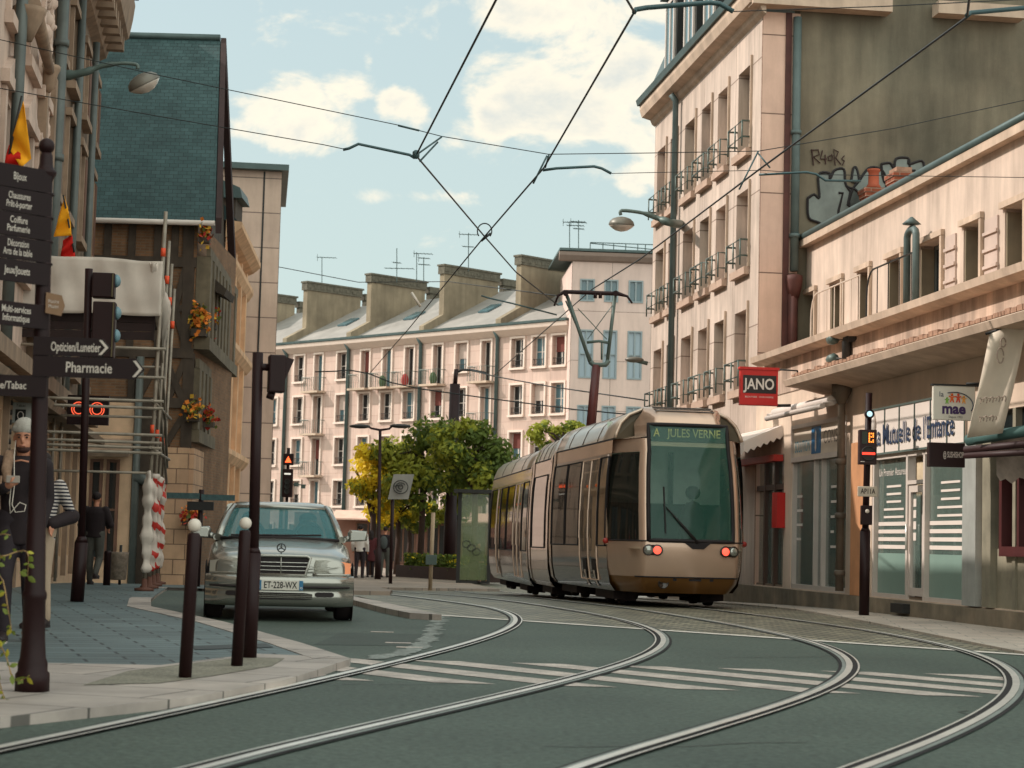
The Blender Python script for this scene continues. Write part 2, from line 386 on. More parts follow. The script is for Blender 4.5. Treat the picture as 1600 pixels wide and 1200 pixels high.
# rails
def smooth(pts, n=8):
    out = []
    for i in range(len(pts) - 1):
        p0 = V(pts[max(i - 1, 0)]); p1 = V(pts[i]); p2 = V(pts[i + 1]); p3 = V(pts[min(i + 2, len(pts) - 1)])
        for k in range(n):
            t = k / n
            out.append(.5 * ((2 * p1) + (-p0 + p2) * t + (2 * p0 - 5 * p1 + 4 * p2 - p3) * t * t + (-p0 + 3 * p1 - 3 * p2 + p3) * t ** 3))
    out.append(V(pts[-1])); return out
def pv(c, y):
    r = 0
    for k in c: r = r * y + k
    return r
def railpath(c, y0, y1, tail):
    p0, p1 = V((pv(c, y0), y0)), V((pv(c, y0 + .4), y0 + .4)); d = (p0 - p1).normalized()
    side = V((d.y, -d.x)) * -1
    head = [p0 + d * 9 + side * -2.2, p0 + d * 5 + side * -.7, p0 + d * 2.4 + side * -.15]
    return smooth([tuple(q) for q in head] + [(pv(c, y), y) for y in [y0 + (y1 - y0) * k / 16 for k in range(17)]] + tail, 6)
def offs(pts, d):
    o = []
    for k, p in enumerate(pts):
        t = (pts[min(k + 1, len(pts) - 1)] - pts[max(k - 1, 0)]).normalized(); o.append(p + V((t.y, -t.x)) * d)
    return o
RA = railpath((-1.59638e-05, 0.000751935, -0.0163942, 0.382199, -4.70671), 7.5, 29, [(-1.35, 33), (-2.35, 38), (-4.9, 52), (-8, 70), (-12, 95)])
RB = railpath((3.17484e-05, -0.00270463, 0.066008, -0.330322, -1.60618), 7.5, 29, [(.02, 33.2), (-.9, 38.3), (-3.43, 52.3), (-6.5, 70), (-10.5, 95)])
RC = railpath((-2.31834e-06, 0.000268496, -0.0114786, 0.20792, -1.27945, 1.94098), 7.5, 30, [(1.1, 34.2), (.35, 41), (-1.0, 51), (-4.0, 70), (-8, 95)])
RD = railpath((-1.05663e-07, 3.89745e-05, -0.0023611, 0.0349354, 0.298722, -2.30406), 7.5, 30, [(2.55, 34.4), (1.8, 41.3), (.46, 51.3), (-2.5, 70), (-6.5, 95)])
rails = [RA, RB, RC, RD]
for k, rl in enumerate(rails):
    sgn = 1 if k % 2 == 0 else -1
    L_, H_ = (-1, 1) if sgn > 0 else (1, -1)
    def sp(a, b): return (min(a * -sgn, b * -sgn), max(a * -sgn, b * -sgn))
    struct(strip(rl, (-.088, .09), .008, M_groove, 'rail_seam'))
    struct(strip(rl, sp(-.062, -.028), .0115, M_conc_strip, 'rail_bed'))
    struct(strip(rl, sp(-.028, .026), .016, M_rail, 'tram_rail'))
    struct(strip(rl, sp(.026, .07), .0105, M_groove, 'rail_flange_gap'))
    struct(strip(rl, sp(.07, .086), .015, M_rail, 'rail_guard'))
def track_mid(Y):
    pts = [(p + q) / 2 for p, q in zip(RC, rails[3])]
    for k in range(len(pts) - 1):
        if pts[k].y <= Y <= pts[k + 1].y:
            t = (Y - pts[k].y) / (pts[k + 1].y - pts[k].y); return pts[k].lerp(pts[k + 1], t)
# zebra crossing: diagonal bars cut to a band across the street
def clip(poly, ax, val, keep_gt):
    out = []
    for i in range(len(poly)):
        a, b = poly[i], poly[(i + 1) % len(poly)]; ia = (a[ax] > val) == keep_gt; ib = (b[ax] > val) == keep_gt
        if ia: out.append(a)
        if ia != ib:
            t = (val - a[ax]) / (b[ax] - a[ax]); out.append((a[0] + (b[0] - a[0]) * t, a[1] + (b[1] - a[1]) * t))
    return out
zb = MB(); dirv = V((.64, -.77)); prp = V((.77, .64))
for k in range(-3, 16):
    c = V((-.55, 14.7)) + V((.84, -.0)) * k
    q = [c - dirv * 3 - prp * .165, c + dirv * 3 - prp * .165, c + dirv * 3 + prp * .165, c - dirv * 3 + prp * .165]
    q = [tuple(x) for x in q]
    q = clip(clip(q, 1, 13.35, True), 1, 15.75, False); q = clip(clip(q, 0, -1.75, True), 0, 9, False)
    if len(q) > 2:
        i = [zb.vert((x, y, .004)) for x, y in q]; zb.face(i)
struct(zb.build('zebra_crossing', M_line), 'worn pale zebra crossing of diagonal bars across the tram rails')
# small dashes and tyre scuff on the bay asphalt
dm = MB()
for px, py in ((597, 988), (622, 1005), (640, 1012)):
    a = G(px, py); dm.b3(a.x - .12, a.x + .12, a.y - .06, a.y + .06, .003, .006)
struct(dm.build('lane_dashes', M_line))
M_scuff = mat('pale_scuff', (124, 128, 122), .8, var=.35, scale=6, grain=.4, bscale=20)
sc_ = MB(); rgs_ = random.Random(2)
for (xa, ya) in smooth([(688, 963), (678, 985), (662, 1005), (640, 1018), (590, 1029)], 9):
    for _ in range(5):
        c = G(xa + rgs_.gauss(0, 5), ya + rgs_.gauss(0, 1.2)); r = rgs_.uniform(.02, .1)
        sc_.face([sc_.vert((c.x + math.cos(a) * r * rgs_.uniform(.5, 1.2), c.y + math.sin(a) * r * 2.2 * rgs_.uniform(.5, 1.2), .0032 + .00002 * len(sc_.f))) for a in [k * .7854 for k in range(8)]])
struct(sc_.build('scuff_mark', M_scuff))
# tar seams, cracks and an old repair patch
M_tar = mat('tar_seam', (46, 50, 46), .5, var=.2, grain=.3, bscale=30); ck = MB(); rgc = random.Random(31)
for (x, y, dx, dy, n) in ((-1.6, 12.6, .5, .12, 9), (1.9, 17.2, .35, .25, 8), (-1.9, 19.5, .25, .4, 7), (3.5, 14.9, -.2, .5, 5), (.2, 9.4, .4, .1, 8), (2.6, 11.2, .15, .45, 6)):
    p = V((x, y)); w = .008
    for k in range(n):
        q = p + V((dx * rgc.uniform(.3, 1), dy * rgc.uniform(.2, 1))) * .6 + V((rgc.gauss(0, .04), rgc.gauss(0, .05))); t_ = (q - p).normalized(); nn = V((-t_.y, t_.x)) * w
        ck.face([ck.vert((a.x, a.y, .0026)) for a in (p - nn, q - nn, q + nn, p + nn)]); p = q
struct(ck.build('road_cracks', M_tar))
struct(sheet('repair_patch', [(-1.75, 17.6), (-.75, 17.9), (-.62, 20.2), (-1.7, 20.0)], .0022, mat('newer_asphalt', (60, 68, 61), .7, var=.15, bump=.4, bscale=36, grain=.4)))
# left pavement
SW = .05
LS = [g2(0, 1128, SW - .02), g2(300, 1090, SW), g2(450, 1062, SW), g2(548, 1030, SW), g2(470, 1005, SW), g2(350, 972, SW), g2(236, 948, SW), g2(236, 936, SW), g2(262, 918, SW), (-4.2, 34.6), (-3.9, 37), (-6.5, 70), (-26, 70), (-26, 13), (-9, 9.2), (-5.5, 8.0)]
pave = struct(sheet('pavement', LS, SW, M_pav, .25))
# stone kerb border as its own sheet along the front edge
kb = MB()
def border(pts, w, dz, m, name):
    pts = [V(p) for p in pts]; mb = MB(); A = []; B = []
    for k, p in enumerate(pts):
        t = (pts[min(k + 1, len(pts) - 1)] - pts[max(k - 1, 0)]).normalized(); n = V((-t.y, t.x)); q = p + n * w
        A.append(mb.vert((p.x, p.y, zr(p.y) + dz))); B.append(mb.vert((q.x, q.y, zr(q.y) + dz)))
    C_ = [mb.vert(mb.v[i] - V((0, 0, .3))) for i in A]
    D_ = [mb.vert(mb.v[i] - V((0, 0, .1))) for i in B]
    for k in range(len(pts) - 1):
        mb.face((A[k], A[k + 1], B[k + 1], B[k])); mb.face((C_[k], C_[k + 1], A[k + 1], A[k])); mb.face((B[k], B[k + 1], D_[k + 1], D_[k]))
    return mb.build(name, m)
def frontline(dv=0):
    return [V(q) + V((.0, -.012)) for q in LS[:4]]
fl = [V((-5.5, 7.95))] + [V(q) for q in LS[:4]]
wide = MB(); A = []; B = []
for p, q in zip(fl, [V((-7.5, 9.8)), V(g2(0, 1035, SW)), V(g2(250, 1040, SW)), V(g2(400, 1022, SW)), V(g2(540, 1027, SW))]):
    A.append(p); B.append(q)
st = sheet('kerb_paving', [tuple(p + V((0, -.02))) for p in A] + [tuple(p) for p in B[::-1]], SW + .004, M_kerb, .3); struct(st)
st = sheet('pebble_paving', [g2(130, 1072, SW), g2(250, 1069, SW), g2(330, 1058, SW), g2(425, 1042, SW), g2(445, 1030, SW), g2(380, 1028, SW), g2(280, 1040, SW), g2(200, 1050, SW)], SW + .008, M_exag); struct(st)
struct(border([V(q) for q in LS[3:9]] + [V((-4.2, 34.6))], .3, SW + .006, M_kerb, 'kerb'))
struct(sheet('drain_cover', [g2(300, 1010, SW), g2(415, 1006, SW), g2(428, 1012, SW), g2(305, 1016, SW)], SW + .005, mat('iron_cover', (52, 58, 58), .6)))
# islands and plaza on the far side
isl = [g2(552, 932, .07), g2(612, 944, .07), g2(690, 961, .07), g2(640, 958, .07), g2(600, 950, .07), g2(552, 938, .07)]
struct(sheet('traffic_island', isl, .075, M_kerb, .3))
struct(sheet('plaza', [(-3.9, 36), (-2.2, 36.5), (-2.6, 44), (-3.4, 52), (-.2, 55), (-3, 75), (-10, 112), (-60, 112), (-30, 70), (-6.5, 70)], .08, M_plaza, .3))
# right pavement
FR = Fr(G(1340, 954, 0.03), (-1, -.133))
e = lambda Y, d: tuple((FR.o + FR.u * ((Y - FR.o.y) / FR.u.y) + FR.n * d).xy)
M_rpav = mbrick('pale_pavers', (188, 172, 158), (170, 158, 146), (108, 104, 98), .6, .4, .008, .55, 'Object', .3, 0, .3, scale=.5, rot=.13, spec=.5)
struct(sheet('right_pavement', [e(14, 2.6), e(20, 2.2), e(26, 1.55), e(32, 1.0), e(40, .9), e(52, 1.2), e(60, 1.2), e(60, -8), e(14, -8)], .03, M_rpav, .2))
# ================================================================ right side: tall house, low house, shops
sill_m = mat('sill_stone', (178, 150, 132), .8)
M_pink = mbrick('pink_concrete_panels', (196, 176, 162), (186, 166, 152), (136, 116, 104), 2.9, 2.72, .014, .85, 'UV', .14, .3, .25, off=0, scale=.7)
M_quoin = mbrick('quoin_panels', (212, 176, 156), (206, 170, 152), (120, 96, 84), 3, 1.62, .014, .85, 'UV', .14, .12, .25, off=0, scale=.9)
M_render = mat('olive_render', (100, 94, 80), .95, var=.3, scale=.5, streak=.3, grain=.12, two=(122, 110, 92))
M_pinkr = mat('pink_render', (196, 174, 158), .9, var=.16, scale=.8, streak=.28, grain=.05)
M_stain = mat('stained_render', (186, 158, 138), .9, var=.25, scale=1.2, streak=.5, grain=.06, two=(200, 174, 156))
M_beige = mat('beige_plaster', (206, 182, 162), .85, var=.15, scale=1, streak=.12)
M_cornice = mat('cornice_stone', (186, 162, 142), .85, var=.2, scale=1.5, streak=.2)
M_slate = mbrick('slate_tiles', (54, 76, 76), (42, 64, 64), (30, 46, 46), .22, .13, .008, .7, 'UV', .3, .1, .5, scale=1.1)
M_zinc = mat('teal_zinc', (72, 86, 84), .5, .2, var=.2)
M_pipe = mat('teal_pipe', (82, 94, 92), .55, .1, var=.2)
M_rust = mat('rust_pipe', (78, 42, 36), .7, var=.3)
M_irn = mat('dark_iron', (44, 42, 40), .55, .2, var=.15)
M_irng = mat('grey_green_rail', (86, 98, 92), .5, .2, var=.15)
M_blind = mat('closed_shutter', (186, 164, 152), .8, var=.1, scale=1.5, streak=.1)
M_blind2 = mat('olive_shutter', (122, 108, 88), .8, var=.2, scale=1.5, streak=.2)
M_wframe = mat('white_frame', (196, 182, 172), .5, var=.08)
M_gframe = mat('grey_frame', (104, 108, 104), .5, var=.1)
M_dglass = glassm('dark_glass', (26, 32, 34), 1, .06, .7)
M_bglass = glassm('blue_glass', (74, 104, 112), 1, .08, .8)
M_int = mat('dark_interior', (40, 32, 28), .9, var=.3)
M_brick = mbrick('red_brick', (150, 80, 56), (124, 66, 48), (150, 118, 100), .22, .075, .012, .9, 'UV', .25, .1, .5)
M_tile = mat('clay_tile', (146, 112, 92), .85, var=.3, scale=8, bump=.6, bscale=14)
# -------- tall house
uc, _ = FR.px(1187, 300); u_far, _ = FR.px(1020, 400)
_, zt = FR.px(1190, 20); topz = zt
tall = thing('corner_house', 'tall pink concrete house with deep windows and railings and an olive gable wall', 'house', FR.p(u_far, 0))
urs = [[FR.px(a, 280)[0], FR.px(b, 280)[0]] for a, b in ((1026.7, 1041.7), (1046.7, 1058.5), (1069, 1087), (1095, 1112), (1120, 1138), (1151.7, 1172.7))]
for q in urs: q[1] = min(q[1], uc - .3)
rows = [(FR.px(1171.7, 232)[1], FR.px(1170, 103)[1]), (FR.px(1163.5, 420)[1], FR.px(1165, 297)[1]), (FR.px(1154, 610)[1], FR.px(1157, 487)[1])]
holes = [(a, b, c, e_) for a, b in urs for c, e_ in rows]
wm = wall(MB(), FR, u_far, uc, -.3, topz, holes, .34)
wm.build('wall', M_pink, tall)
blinds = [M_blind, M_blind2, M_blind, M_blind, M_blind, M_blind2]
for r, (c, e_) in enumerate(rows):
    for k, (a, b) in enumerate(urs):
        w = window(FR, a, b, c, e_, -.34, tall, M_wframe, M_dglass, .05, 1, 0, .05)
        MB().box(FR, a + .04, b - .04, c + (.0 if (k + r) % 3 else .9), e_ - .02, -.28, -.25).build('shutter', [M_blind, M_blind2, M_pink][(k * 2 + r) % 3], w)
        MB().box(FR, a - .06, b + .04, c - .16, c - .004, -.05, .12).build('sill', sill_m, w)
        rl = MB()
        for v in (c + .55, c + .22): rl.tube([FR.p(a - .03, v, .0), FR.p(a - .03, v, .2), FR.p(b + .03, v, .2), FR.p(b + .03, v, .0)], .022, 6)
        for u in (a - .02, (a + b) / 2, b + .02): rl.tube([FR.p(u, c + .02, .2), FR.p(u, c + .56, .2)], .018, 6)
        rl.build('window_rail', M_irng, w)
        MB().box(FR, b + .005, b + .06, c, e_ + .15, .002, .05).build('jamb_trim', M_cornice, w)
# gable end: frame facing the camera
ng = FR.u
FG = Fr(FR.p(uc, 0), ng)
qw, _ = FG.px(1247, 250)
MB().box(FG, .003, qw, -.3, topz, -.2, .03).build('quoin', M_quoin, tall)
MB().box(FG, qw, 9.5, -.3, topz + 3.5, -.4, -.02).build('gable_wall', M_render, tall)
# cornice along the facade with its dark gutter, returning over the gable
cm = MB()
prof = [(0, -.42), (.08, -.36), (.12, -.26), (.34, -.2), (.4, -.02), (.4, .1), (0, .1)]
cm.loft([[FR.p(u, topz + .3 + z, d) for d, z in prof] for u in (u_far - .1, uc + .3)], smooth=False)
cm.build('cornice', M_cornice, tall)
MB().loft([[FR.p(u, topz + .42 + z, d) for d, z in ((.28, -.02), (.46, -.02), (.5, .12), (.28, .12))] for u in (u_far - .14, uc + .34)], smooth=False).build('gutter', M_zinc, tall)
u13 = FG.px(1385, 8)[0]
MB().box(FG, -.3, u13, topz + .06, topz + .36, .02, .4).build('gable_cornice', M_cornice, tall)
MB().box(FG, FG.px(1456, 10)[0], FG.px(1590, 10)[0], topz + .1, topz + .36, .02, .4).build('gable_coping', M_cornice, tall)
# mansard with dormers
ms = MB()
ms.loft([[FR.p(u, topz + .5, .3), FR.p(u, topz + 3.4, -.9), FR.p(u, topz + 3.6, -4), FR.p(u, topz + .5, -4)] for u in (u_far, uc)], smooth=False)
ms.build('mansard_roof', M_zinc, tall)
for px in (1063, 1093, 1125):
    u = FR.px(px, 60)[0]; w_ = .62
    d = MB().box(FR, u - w_, u + w_, topz + .45, topz + 2.55, -1.2, .22).build('dormer', M_irn, tall)
    MB().loft([[FR.p(u - w_ - .15, topz + 2.55, dd), FR.p(u + w_ + .15, topz + 2.55, dd), FR.p(u + w_, topz + 2.8, dd), FR.p(u - w_, topz + 2.8, dd)] for dd in (-1.3, .36)], smooth=False).build('dormer_roof', M_zinc, d)
    window(FR, u - w_ + .12, u + w_ - .12, topz + .7, topz + 2.4, .225, d, M_wframe, M_bglass, .09, 1, 0, .05)
# pipes
pu = FR.px(1062, 300)[0]
MB().tube([FR.p(pu, 3.0, .14), FR.p(pu, topz - .15, .14), FR.p(pu, topz + .0, .26)], .075, 8).build('downpipe', M_pipe, tall)
gp = FG.px(1240, 300)[0]
pb = MB().tube([FG.p(gp, FG.px(1238, 425)[1], .12), FG.p(gp, topz - .1, .12)], .085, 8)
for v in (7.2, 9.3): pb.tube([FG.p(gp, v, .12), FG.p(gp, v + .08, .12)], .11, 8)
pb.build('downpipe', M_pipe, tall)
MB().box(FG, gp - .22, gp - .10, 4.4, topz, .03, .07).tube([FG.p(gp - .02, 4.2, .14), FG.p(gp - .02, FG.px(1238, 440)[1], .14)], .1, 8).lathe(FG.p(gp, FG.px(1238, 440)[1] - .1, .14), [(.1, -.25), (.15, -.05), (.17, .1), (.17, .2), (.1, .22)], 10).build('rain_hopper', M_rust, tall)
# graffiti painted on the gable: built as thin paint shapes on the wall
def gpoly(pts, d=0.0): return [FG.p(*FG.px(x, y), d) for x, y in pts]
Mg1 = mat('graffiti_silver', (124, 130, 124), .7, var=.25, scale=2, two=(106, 112, 108)); Mg2 = mat('graffiti_black', (30, 24, 24), .7)
Q = lambda pts: [(1200 + x / 3, y / 3) for x, y in pts]
shapes = [Q([(185, 930), (215, 912), (240, 925), (236, 820), (285, 812), (290, 840), (310, 800), (355, 795), (365, 870), (420, 900), (440, 1000), (330, 1060), (270, 1078), (240, 1045), (190, 1020)]),
          Q([(390, 850), (400, 790), (415, 790), (425, 850)]), Q([(425, 850), (470, 790), (520, 790), (550, 830), (545, 920), (440, 990), (380, 965), (395, 890)]),
          Q([(530, 770), (570, 765), (590, 790), (600, 745), (655, 742), (660, 770), (720, 755), (730, 800), (715, 850), (560, 870)])]
gf = thing('wall_graffiti', 'silver and black bubble letter graffiti with a small scrawled tag on the olive gable', 'graffiti', FG.p(1, 6, 0))
gb = MB(); gl = MB()
for s_ in shapes:
    gb.prism([FG.p(*FG.px(x, y), .0) for x, y in s_], FG.n * .006)
    c = smooth([V(FG.px(x, y)) for x, y in s_ + [s_[0]]], 4)
    gl.tube([FG.p(q.x, q.y, .006) for q in c], .028, 5)
for s_ in (Q([(330, 905), (350, 905), (330, 985), (326, 1050)]), Q([(365, 870), (385, 900), (372, 960), (395, 978), (435, 990)]), Q([(660, 745), (665, 800), (690, 800)]), Q([(590, 790), (595, 830), (560, 840)])):
    gl.tube([FG.p(*FG.px(x, y), .006) for x, y in s_], .028, 5)
gb.build('paint_fill', Mg1, gf); gl.build('paint_outline', Mg2, gf)
tg = MB()
for s_ in (Q([(205, 700), (213, 775)]), Q([(200, 705), (235, 702), (240, 725), (212, 735), (245, 765)]), Q([(255, 705), (245, 745), (275, 745)]), Q([(268, 725), (270, 770)]), Q([(300, 725), (282, 735), (285, 752), (300, 750), (304, 730)]), Q([(315, 775), (308, 700), (330, 712), (318, 740), (342, 770)]), Q([(358, 730), (345, 745), (358, 755), (348, 775)])):
    tg.tube([FG.p(*FG.px(x, y), .004) for x, y in s_], .014, 5)
tg.build('scrawled_tag', mat('tag_brown', (58, 34, 28), .7), gf)
# -------- low house
low = thing('low_house', 'low pink two storey house with shops below and a set back upper floor', 'house', FR.p(uc, 0))
u0 = uc; u1 = FR.px(1600, 400)[0] + 3.0
zl = FR.px(1400, 479, .3)[1] - .03                                   # terrace ledge
FU = FR.off(d=-1.0)
zr_ = FU.px(1260, 388)[1]
upw = []
for a, b, t, bt in ((1258, 1274.5, 468, 523), (1297, 1316.5, 441, 510), (1340.5, 1360, 421, 492), (1387, 1409.5, 399, 477), (1436.5, 1472.5, 373, 459), (1505.5, 1534, 345, 432), (1570, 1603, 318, 408)):
    mx_ = (a + b) / 2; ua = FU.px(a, (t + bt) / 2)[0]; ub = FU.px(b, (t + bt) / 2)[0]; upw.append((ua, ub, zl + .02, FU.px(mx_, t)[1]))
hs = sum(q[3] for q in upw) / len(upw)
upw = [(a, b, c, hs) for a, b, c, _ in upw]
us0 = FU.px(1250, 450)[0]
wall(MB(), FU, us0, u1, zl - .3, zr_, upw, .3).build('upper_wall', M_pinkr, low)
for a, b, c, e_ in upw:
    w = window(FU, a, b, c, e_, -.3, low, M_gframe, M_dglass, .06, 1, 0, .05)
    t = MB().box(FU, a - .08, b + .1, e_ + .005, e_ + .1, .002, .07); t.box(FU, b + .006, b + .09, c, e_, .002, .06); t.build('surround', M_cornice, w)
    MB().box(FU, a + .01, a + .05, c + .03, e_ - .05, -.24, -.02).build('open_shutter', M_blind2, w)
rf = MB().box(FU, us0 - .2, u1, zr_ + .001, zr_ + .16, -.3, .16); rf.build('roof_coping', M_cornice, low)
MB().tube([FU.p(us0 - .2, zr_ + .2, .12), FU.p(u1, zr_ + .2, .12)], .075, 8).build('roof_gutter', M_zinc, low)
MB().loft([[FU.p(u, zr_ + .1, -.1), FU.p(u, zr_ + .16, -4.5), FU.p(u, zr_ - .4, -4.5), FU.p(u, zr_ - .4, -.1)] for u in (us0, u1)], smooth=False).build('roof', M_tile, low)
for px, py in ((1388, 468 / 1.0),): pass
sh = None
for a, b in ((1480, 1495), (1541, 1561)):
    ua, ub = FU.px(a, 400)[0], FU.px(b, 390)[0]; m_ = MB()
    m_.box(FU, ua, ub, zl + .35, hs - .05, .003, .03)
    for k in range(3):
        v = zl + .6 + (hs - zl - .9) * k / 2; m_.box(FU, ua - .02, ub + .02, v, v + .05, .03, .06)
    m_.build('folded_shutter', M_blind, low)
# ledge, parapet wall, lower canopy
wall(MB(), FR, u0 + .002, u1, 3.9, zl - .12, [], 0, .02).build('stained_parapet', M_stain, low)
MB().loft([[FR.p(u, zl + z, d) for d, z in ((-1.0, -.1), (.16, -.13), (.3, -.08), (.32, .03), (-1.0, .03))] for u in (FR.px(1173, 563, .3)[0], u1)], smooth=False).build('ledge', M_cornice, low)
uk = FR.px(1226, 598, .72)[0]; zk = FR.px(1400, 545, .72)[1]
MB().loft([[FR.p(u, zk + z, d) for d, z in ((.02, -.22), (.5, -.12), (.72, -.1), (.76, 0), (.6, .06), (.02, .2))] for u in (uk, u1)], smooth=False).build('canopy_cornice', M_cornice, low)
cr = MB()
rng = random.Random(3)
for k in range(60):
    u = uk + (u1 - uk) * k / 60; cr.box(FR, u, u + .17, zk + .07, zk + .1 + rng.random() * .05, .36, .6)
cr.build('cornice_tiles', M_tile, low)
# terrace railings
def railing(name, pa, pb, yb, m, lab):
    t = thing(name, lab, 'railing', FR.p(pa, zl, -.2)); r = MB(); h = .95
    arc = [FR.p(pa, zl + .02, -.12), FR.p(pa, zl + h * .55, -.12)] + [FR.p(pa + .35 * (1 - math.cos(a)), zl + h * .55 + h * .45 * math.sin(a), -.12) for a in (.4, .8, 1.2, 1.57)] + [FR.p(pb, zl + h, -.12)]
    r.tube(arc, .016, 5); r.build('top_rail', m, t); n = max(3, int((pb - pa) / .45))
    for k in range(1, n + 1):
        u = pa + (pb - pa) * k / n
        if u > pa + .3: MB().tube([FR.p(u, zl + .03, -.12), FR.p(u, zl + h, -.12)], .009, 4).build('baluster', m, t)
railing('terrace_railing', FR.px(1257, 520)[0], FR.px(1332, 490)[0], 0, mat('white_rail', (206, 186, 170), .5), 'pale curved terrace railing beside the gable drainpipe')
railing('terrace_railing', FR.px(1343, 480)[0], FR.px(1412, 450)[0], 0, M_irn, 'dark curved terrace railing beside the looped vent pipe')
lp = thing('vent_pipe', 'grey looped vent pipe rising from the terrace of the low house', 'pipe', FR.p(FR.px(1424, 450)[0], zl, -.5))
FL = FR.off(d=-.7); ua, ub, vt = FL.px(1417, 420)[0], FL.px(1431, 400)[0], FL.px(1424, 358)[1]
MB().tube([FL.p(ua, zl, 0), FL.p(ua, vt - .12, 0)] + [FL.p(ua + (ub - ua) / 2 * (1 - math.cos(a)), vt - .12 + .12 * math.sin(a), 0) for a in (.5, 1, 1.57, 2.1, 2.6)] + [FL.p(ub, vt - .12, 0), FL.p(ub, zl, 0)], .06, 8).build('pipe', M_pipe, lp)
MB().lathe(FL.p((ua + ub) / 2, vt + .06, 0), [(.03, 0), (.16, .02), (.02, .14)], 8).build('cowl', M_pipe, lp)
# chimneys behind the roof line
FC = FR.off(d=-2.2)
def chimney(pa, pb, py, yt, pot, lab):
    c0 = FC.px(pa, py); c1 = FC.px(pb, py); u = (c0[0] + c1[0]) / 2; w = .17 if pot else .2; t = thing('brick_chimney', lab, 'chimney', FC.p(u, zr_))
    vt = FC.px((pa + pb) / 2, yt)[1]; m_ = MB()
    m_.box(FC, u - w, u + w, zr_ - .2, vt - .36, -.15, .15)
    for k in range(4):
        g = .02 * (k + 1); m_.box(FC, u - w - g, u + w + g, vt - .36 + .09 * k, vt - .27 + .09 * k, -.15 - g, .15 + g)
    m_.build('stack', M_brick, t)
    if pot: MB().lathe(FC.p(u + .05, vt, 0), [(.13, 0), (.15, .04), (.11, .1), (.105, .33), (.13, .36), (.13, .4), (.05, .4)], 12).build('chimney_pot', mat('terracotta', (156, 76, 50), .8, var=.2), t)
    else: MB().box(FC, u - w - .02, u + w + .02, vt + .002, vt + .1, -.15, .15).build('mortar_cap', M_tile, t)
chimney(1342, 1386, 310, 296, True, 'stepped brick chimney with a round clay pot in front of the graffiti')
chimney(1383, 1432, 290, 272, False, 'broad stepped brick chimney without a pot in front of the graffiti')
# -------- ground floor shop fronts
ZB = .26
def fpx(a, t, b, bt, d=0):                                       # pixel box on the front plane -> (u0,u1,v0,v1)
    m_ = (t + bt) / 2; ua = FR.px(a, m_, d)[0]; ub = FR.px(b, m_, d)[0]; mx_ = (a + b) / 2
    return ua, ub, FR.px(mx_, bt, d)[1], FR.px(mx_, t, d)[1]
M_plinth = mat('plinth_stone', (136, 120, 100), .85, var=.3, scale=2, streak=.2, two=(104, 96, 82))
M_stonep = mat('orange_stone', (188, 132, 92), .85, var=.2, scale=1.5, streak=.15)
M_gshop = glassm('shop_glass', (112, 130, 122), .36, .05, .7)
M_frost = mat('frosted_film', (122, 144, 134), .35, var=.1, scale=1, spec=.5)
M_white = mat('white_panel', (214, 200, 190), .5, var=.06, scale=1)
M_navy = mat('navy_letters', (36, 52, 78), .5)
MB().box(FR, u0 - 4.2, u1, -.4, ZB - .02, -.3, .1).build('plinth', M_plinth, low)
shop_back = MB().box(FR, u0 - 4.0, u1, -.2, 3.9, -3.2, -3.0).build('shop_back_wall', mat('shop_interior', (196, 176, 146), .9, var=.4, scale=1.2), low)
MB().box(FR, u0 - 4.0, u1, .2, .3, -3.0, -.05).build('shop_floor', mat('shop_floor', (120, 104, 88), .6), low)
rgi = random.Random(17)
for k in range(26):
    u = u0 + .2 + k * .42 + rgi.random() * .2
    if u > u1 - 1: break
    h = rgi.choice((.7, .8, 1.1, 1.6, 1.9)); w_ = rgi.uniform(.12, .4); d_ = rgi.uniform(-2.6, -.7)
    m_ = MB().box(FR, u, u + w_, .31, .31 + h, d_ - .3, d_)
    if h > 1: m_.box(FR, u - .04, u + w_ + .04, .31 + h, .36 + h, d_ - .34, d_ + .04)
    m_.build('shop_furniture', mat('furniture_%s' % ('pale', 'brown', 'grey', 'ochre')[k % 4], ((206, 190, 170), (120, 84, 60), (96, 104, 100), (190, 140, 80))[k % 4], .7, var=.2), low)
# openings
sA = fpx(1163, 700, 1224, 925); sB = fpx(1236, 650, 1322, 924); sC = fpx(1362, 690, 1512, 936); sD = fpx(1536, 640, 1640, 950)
zo = [ZB, 2.55]
holesS = [(sA[0], sA[1], ZB, 2.75), (sB[0], sB[1], ZB, 3.25), (sC[0], sC[1], ZB, 2.5), (sD[0] + .12, u1 - .5, ZB, 2.9)]
wall(MB(), FR, u0 - .0 + .001, u1, ZB - .02, 3.9, holesS, .2, .0).build('shop_wall', M_beige, low)
pier = fpx(1334, 720, 1357, 945); MB().box(FR, pier[0], pier[1], ZB - .015, 2.75, .003, .06).build('stone_pier', M_stonep, low)
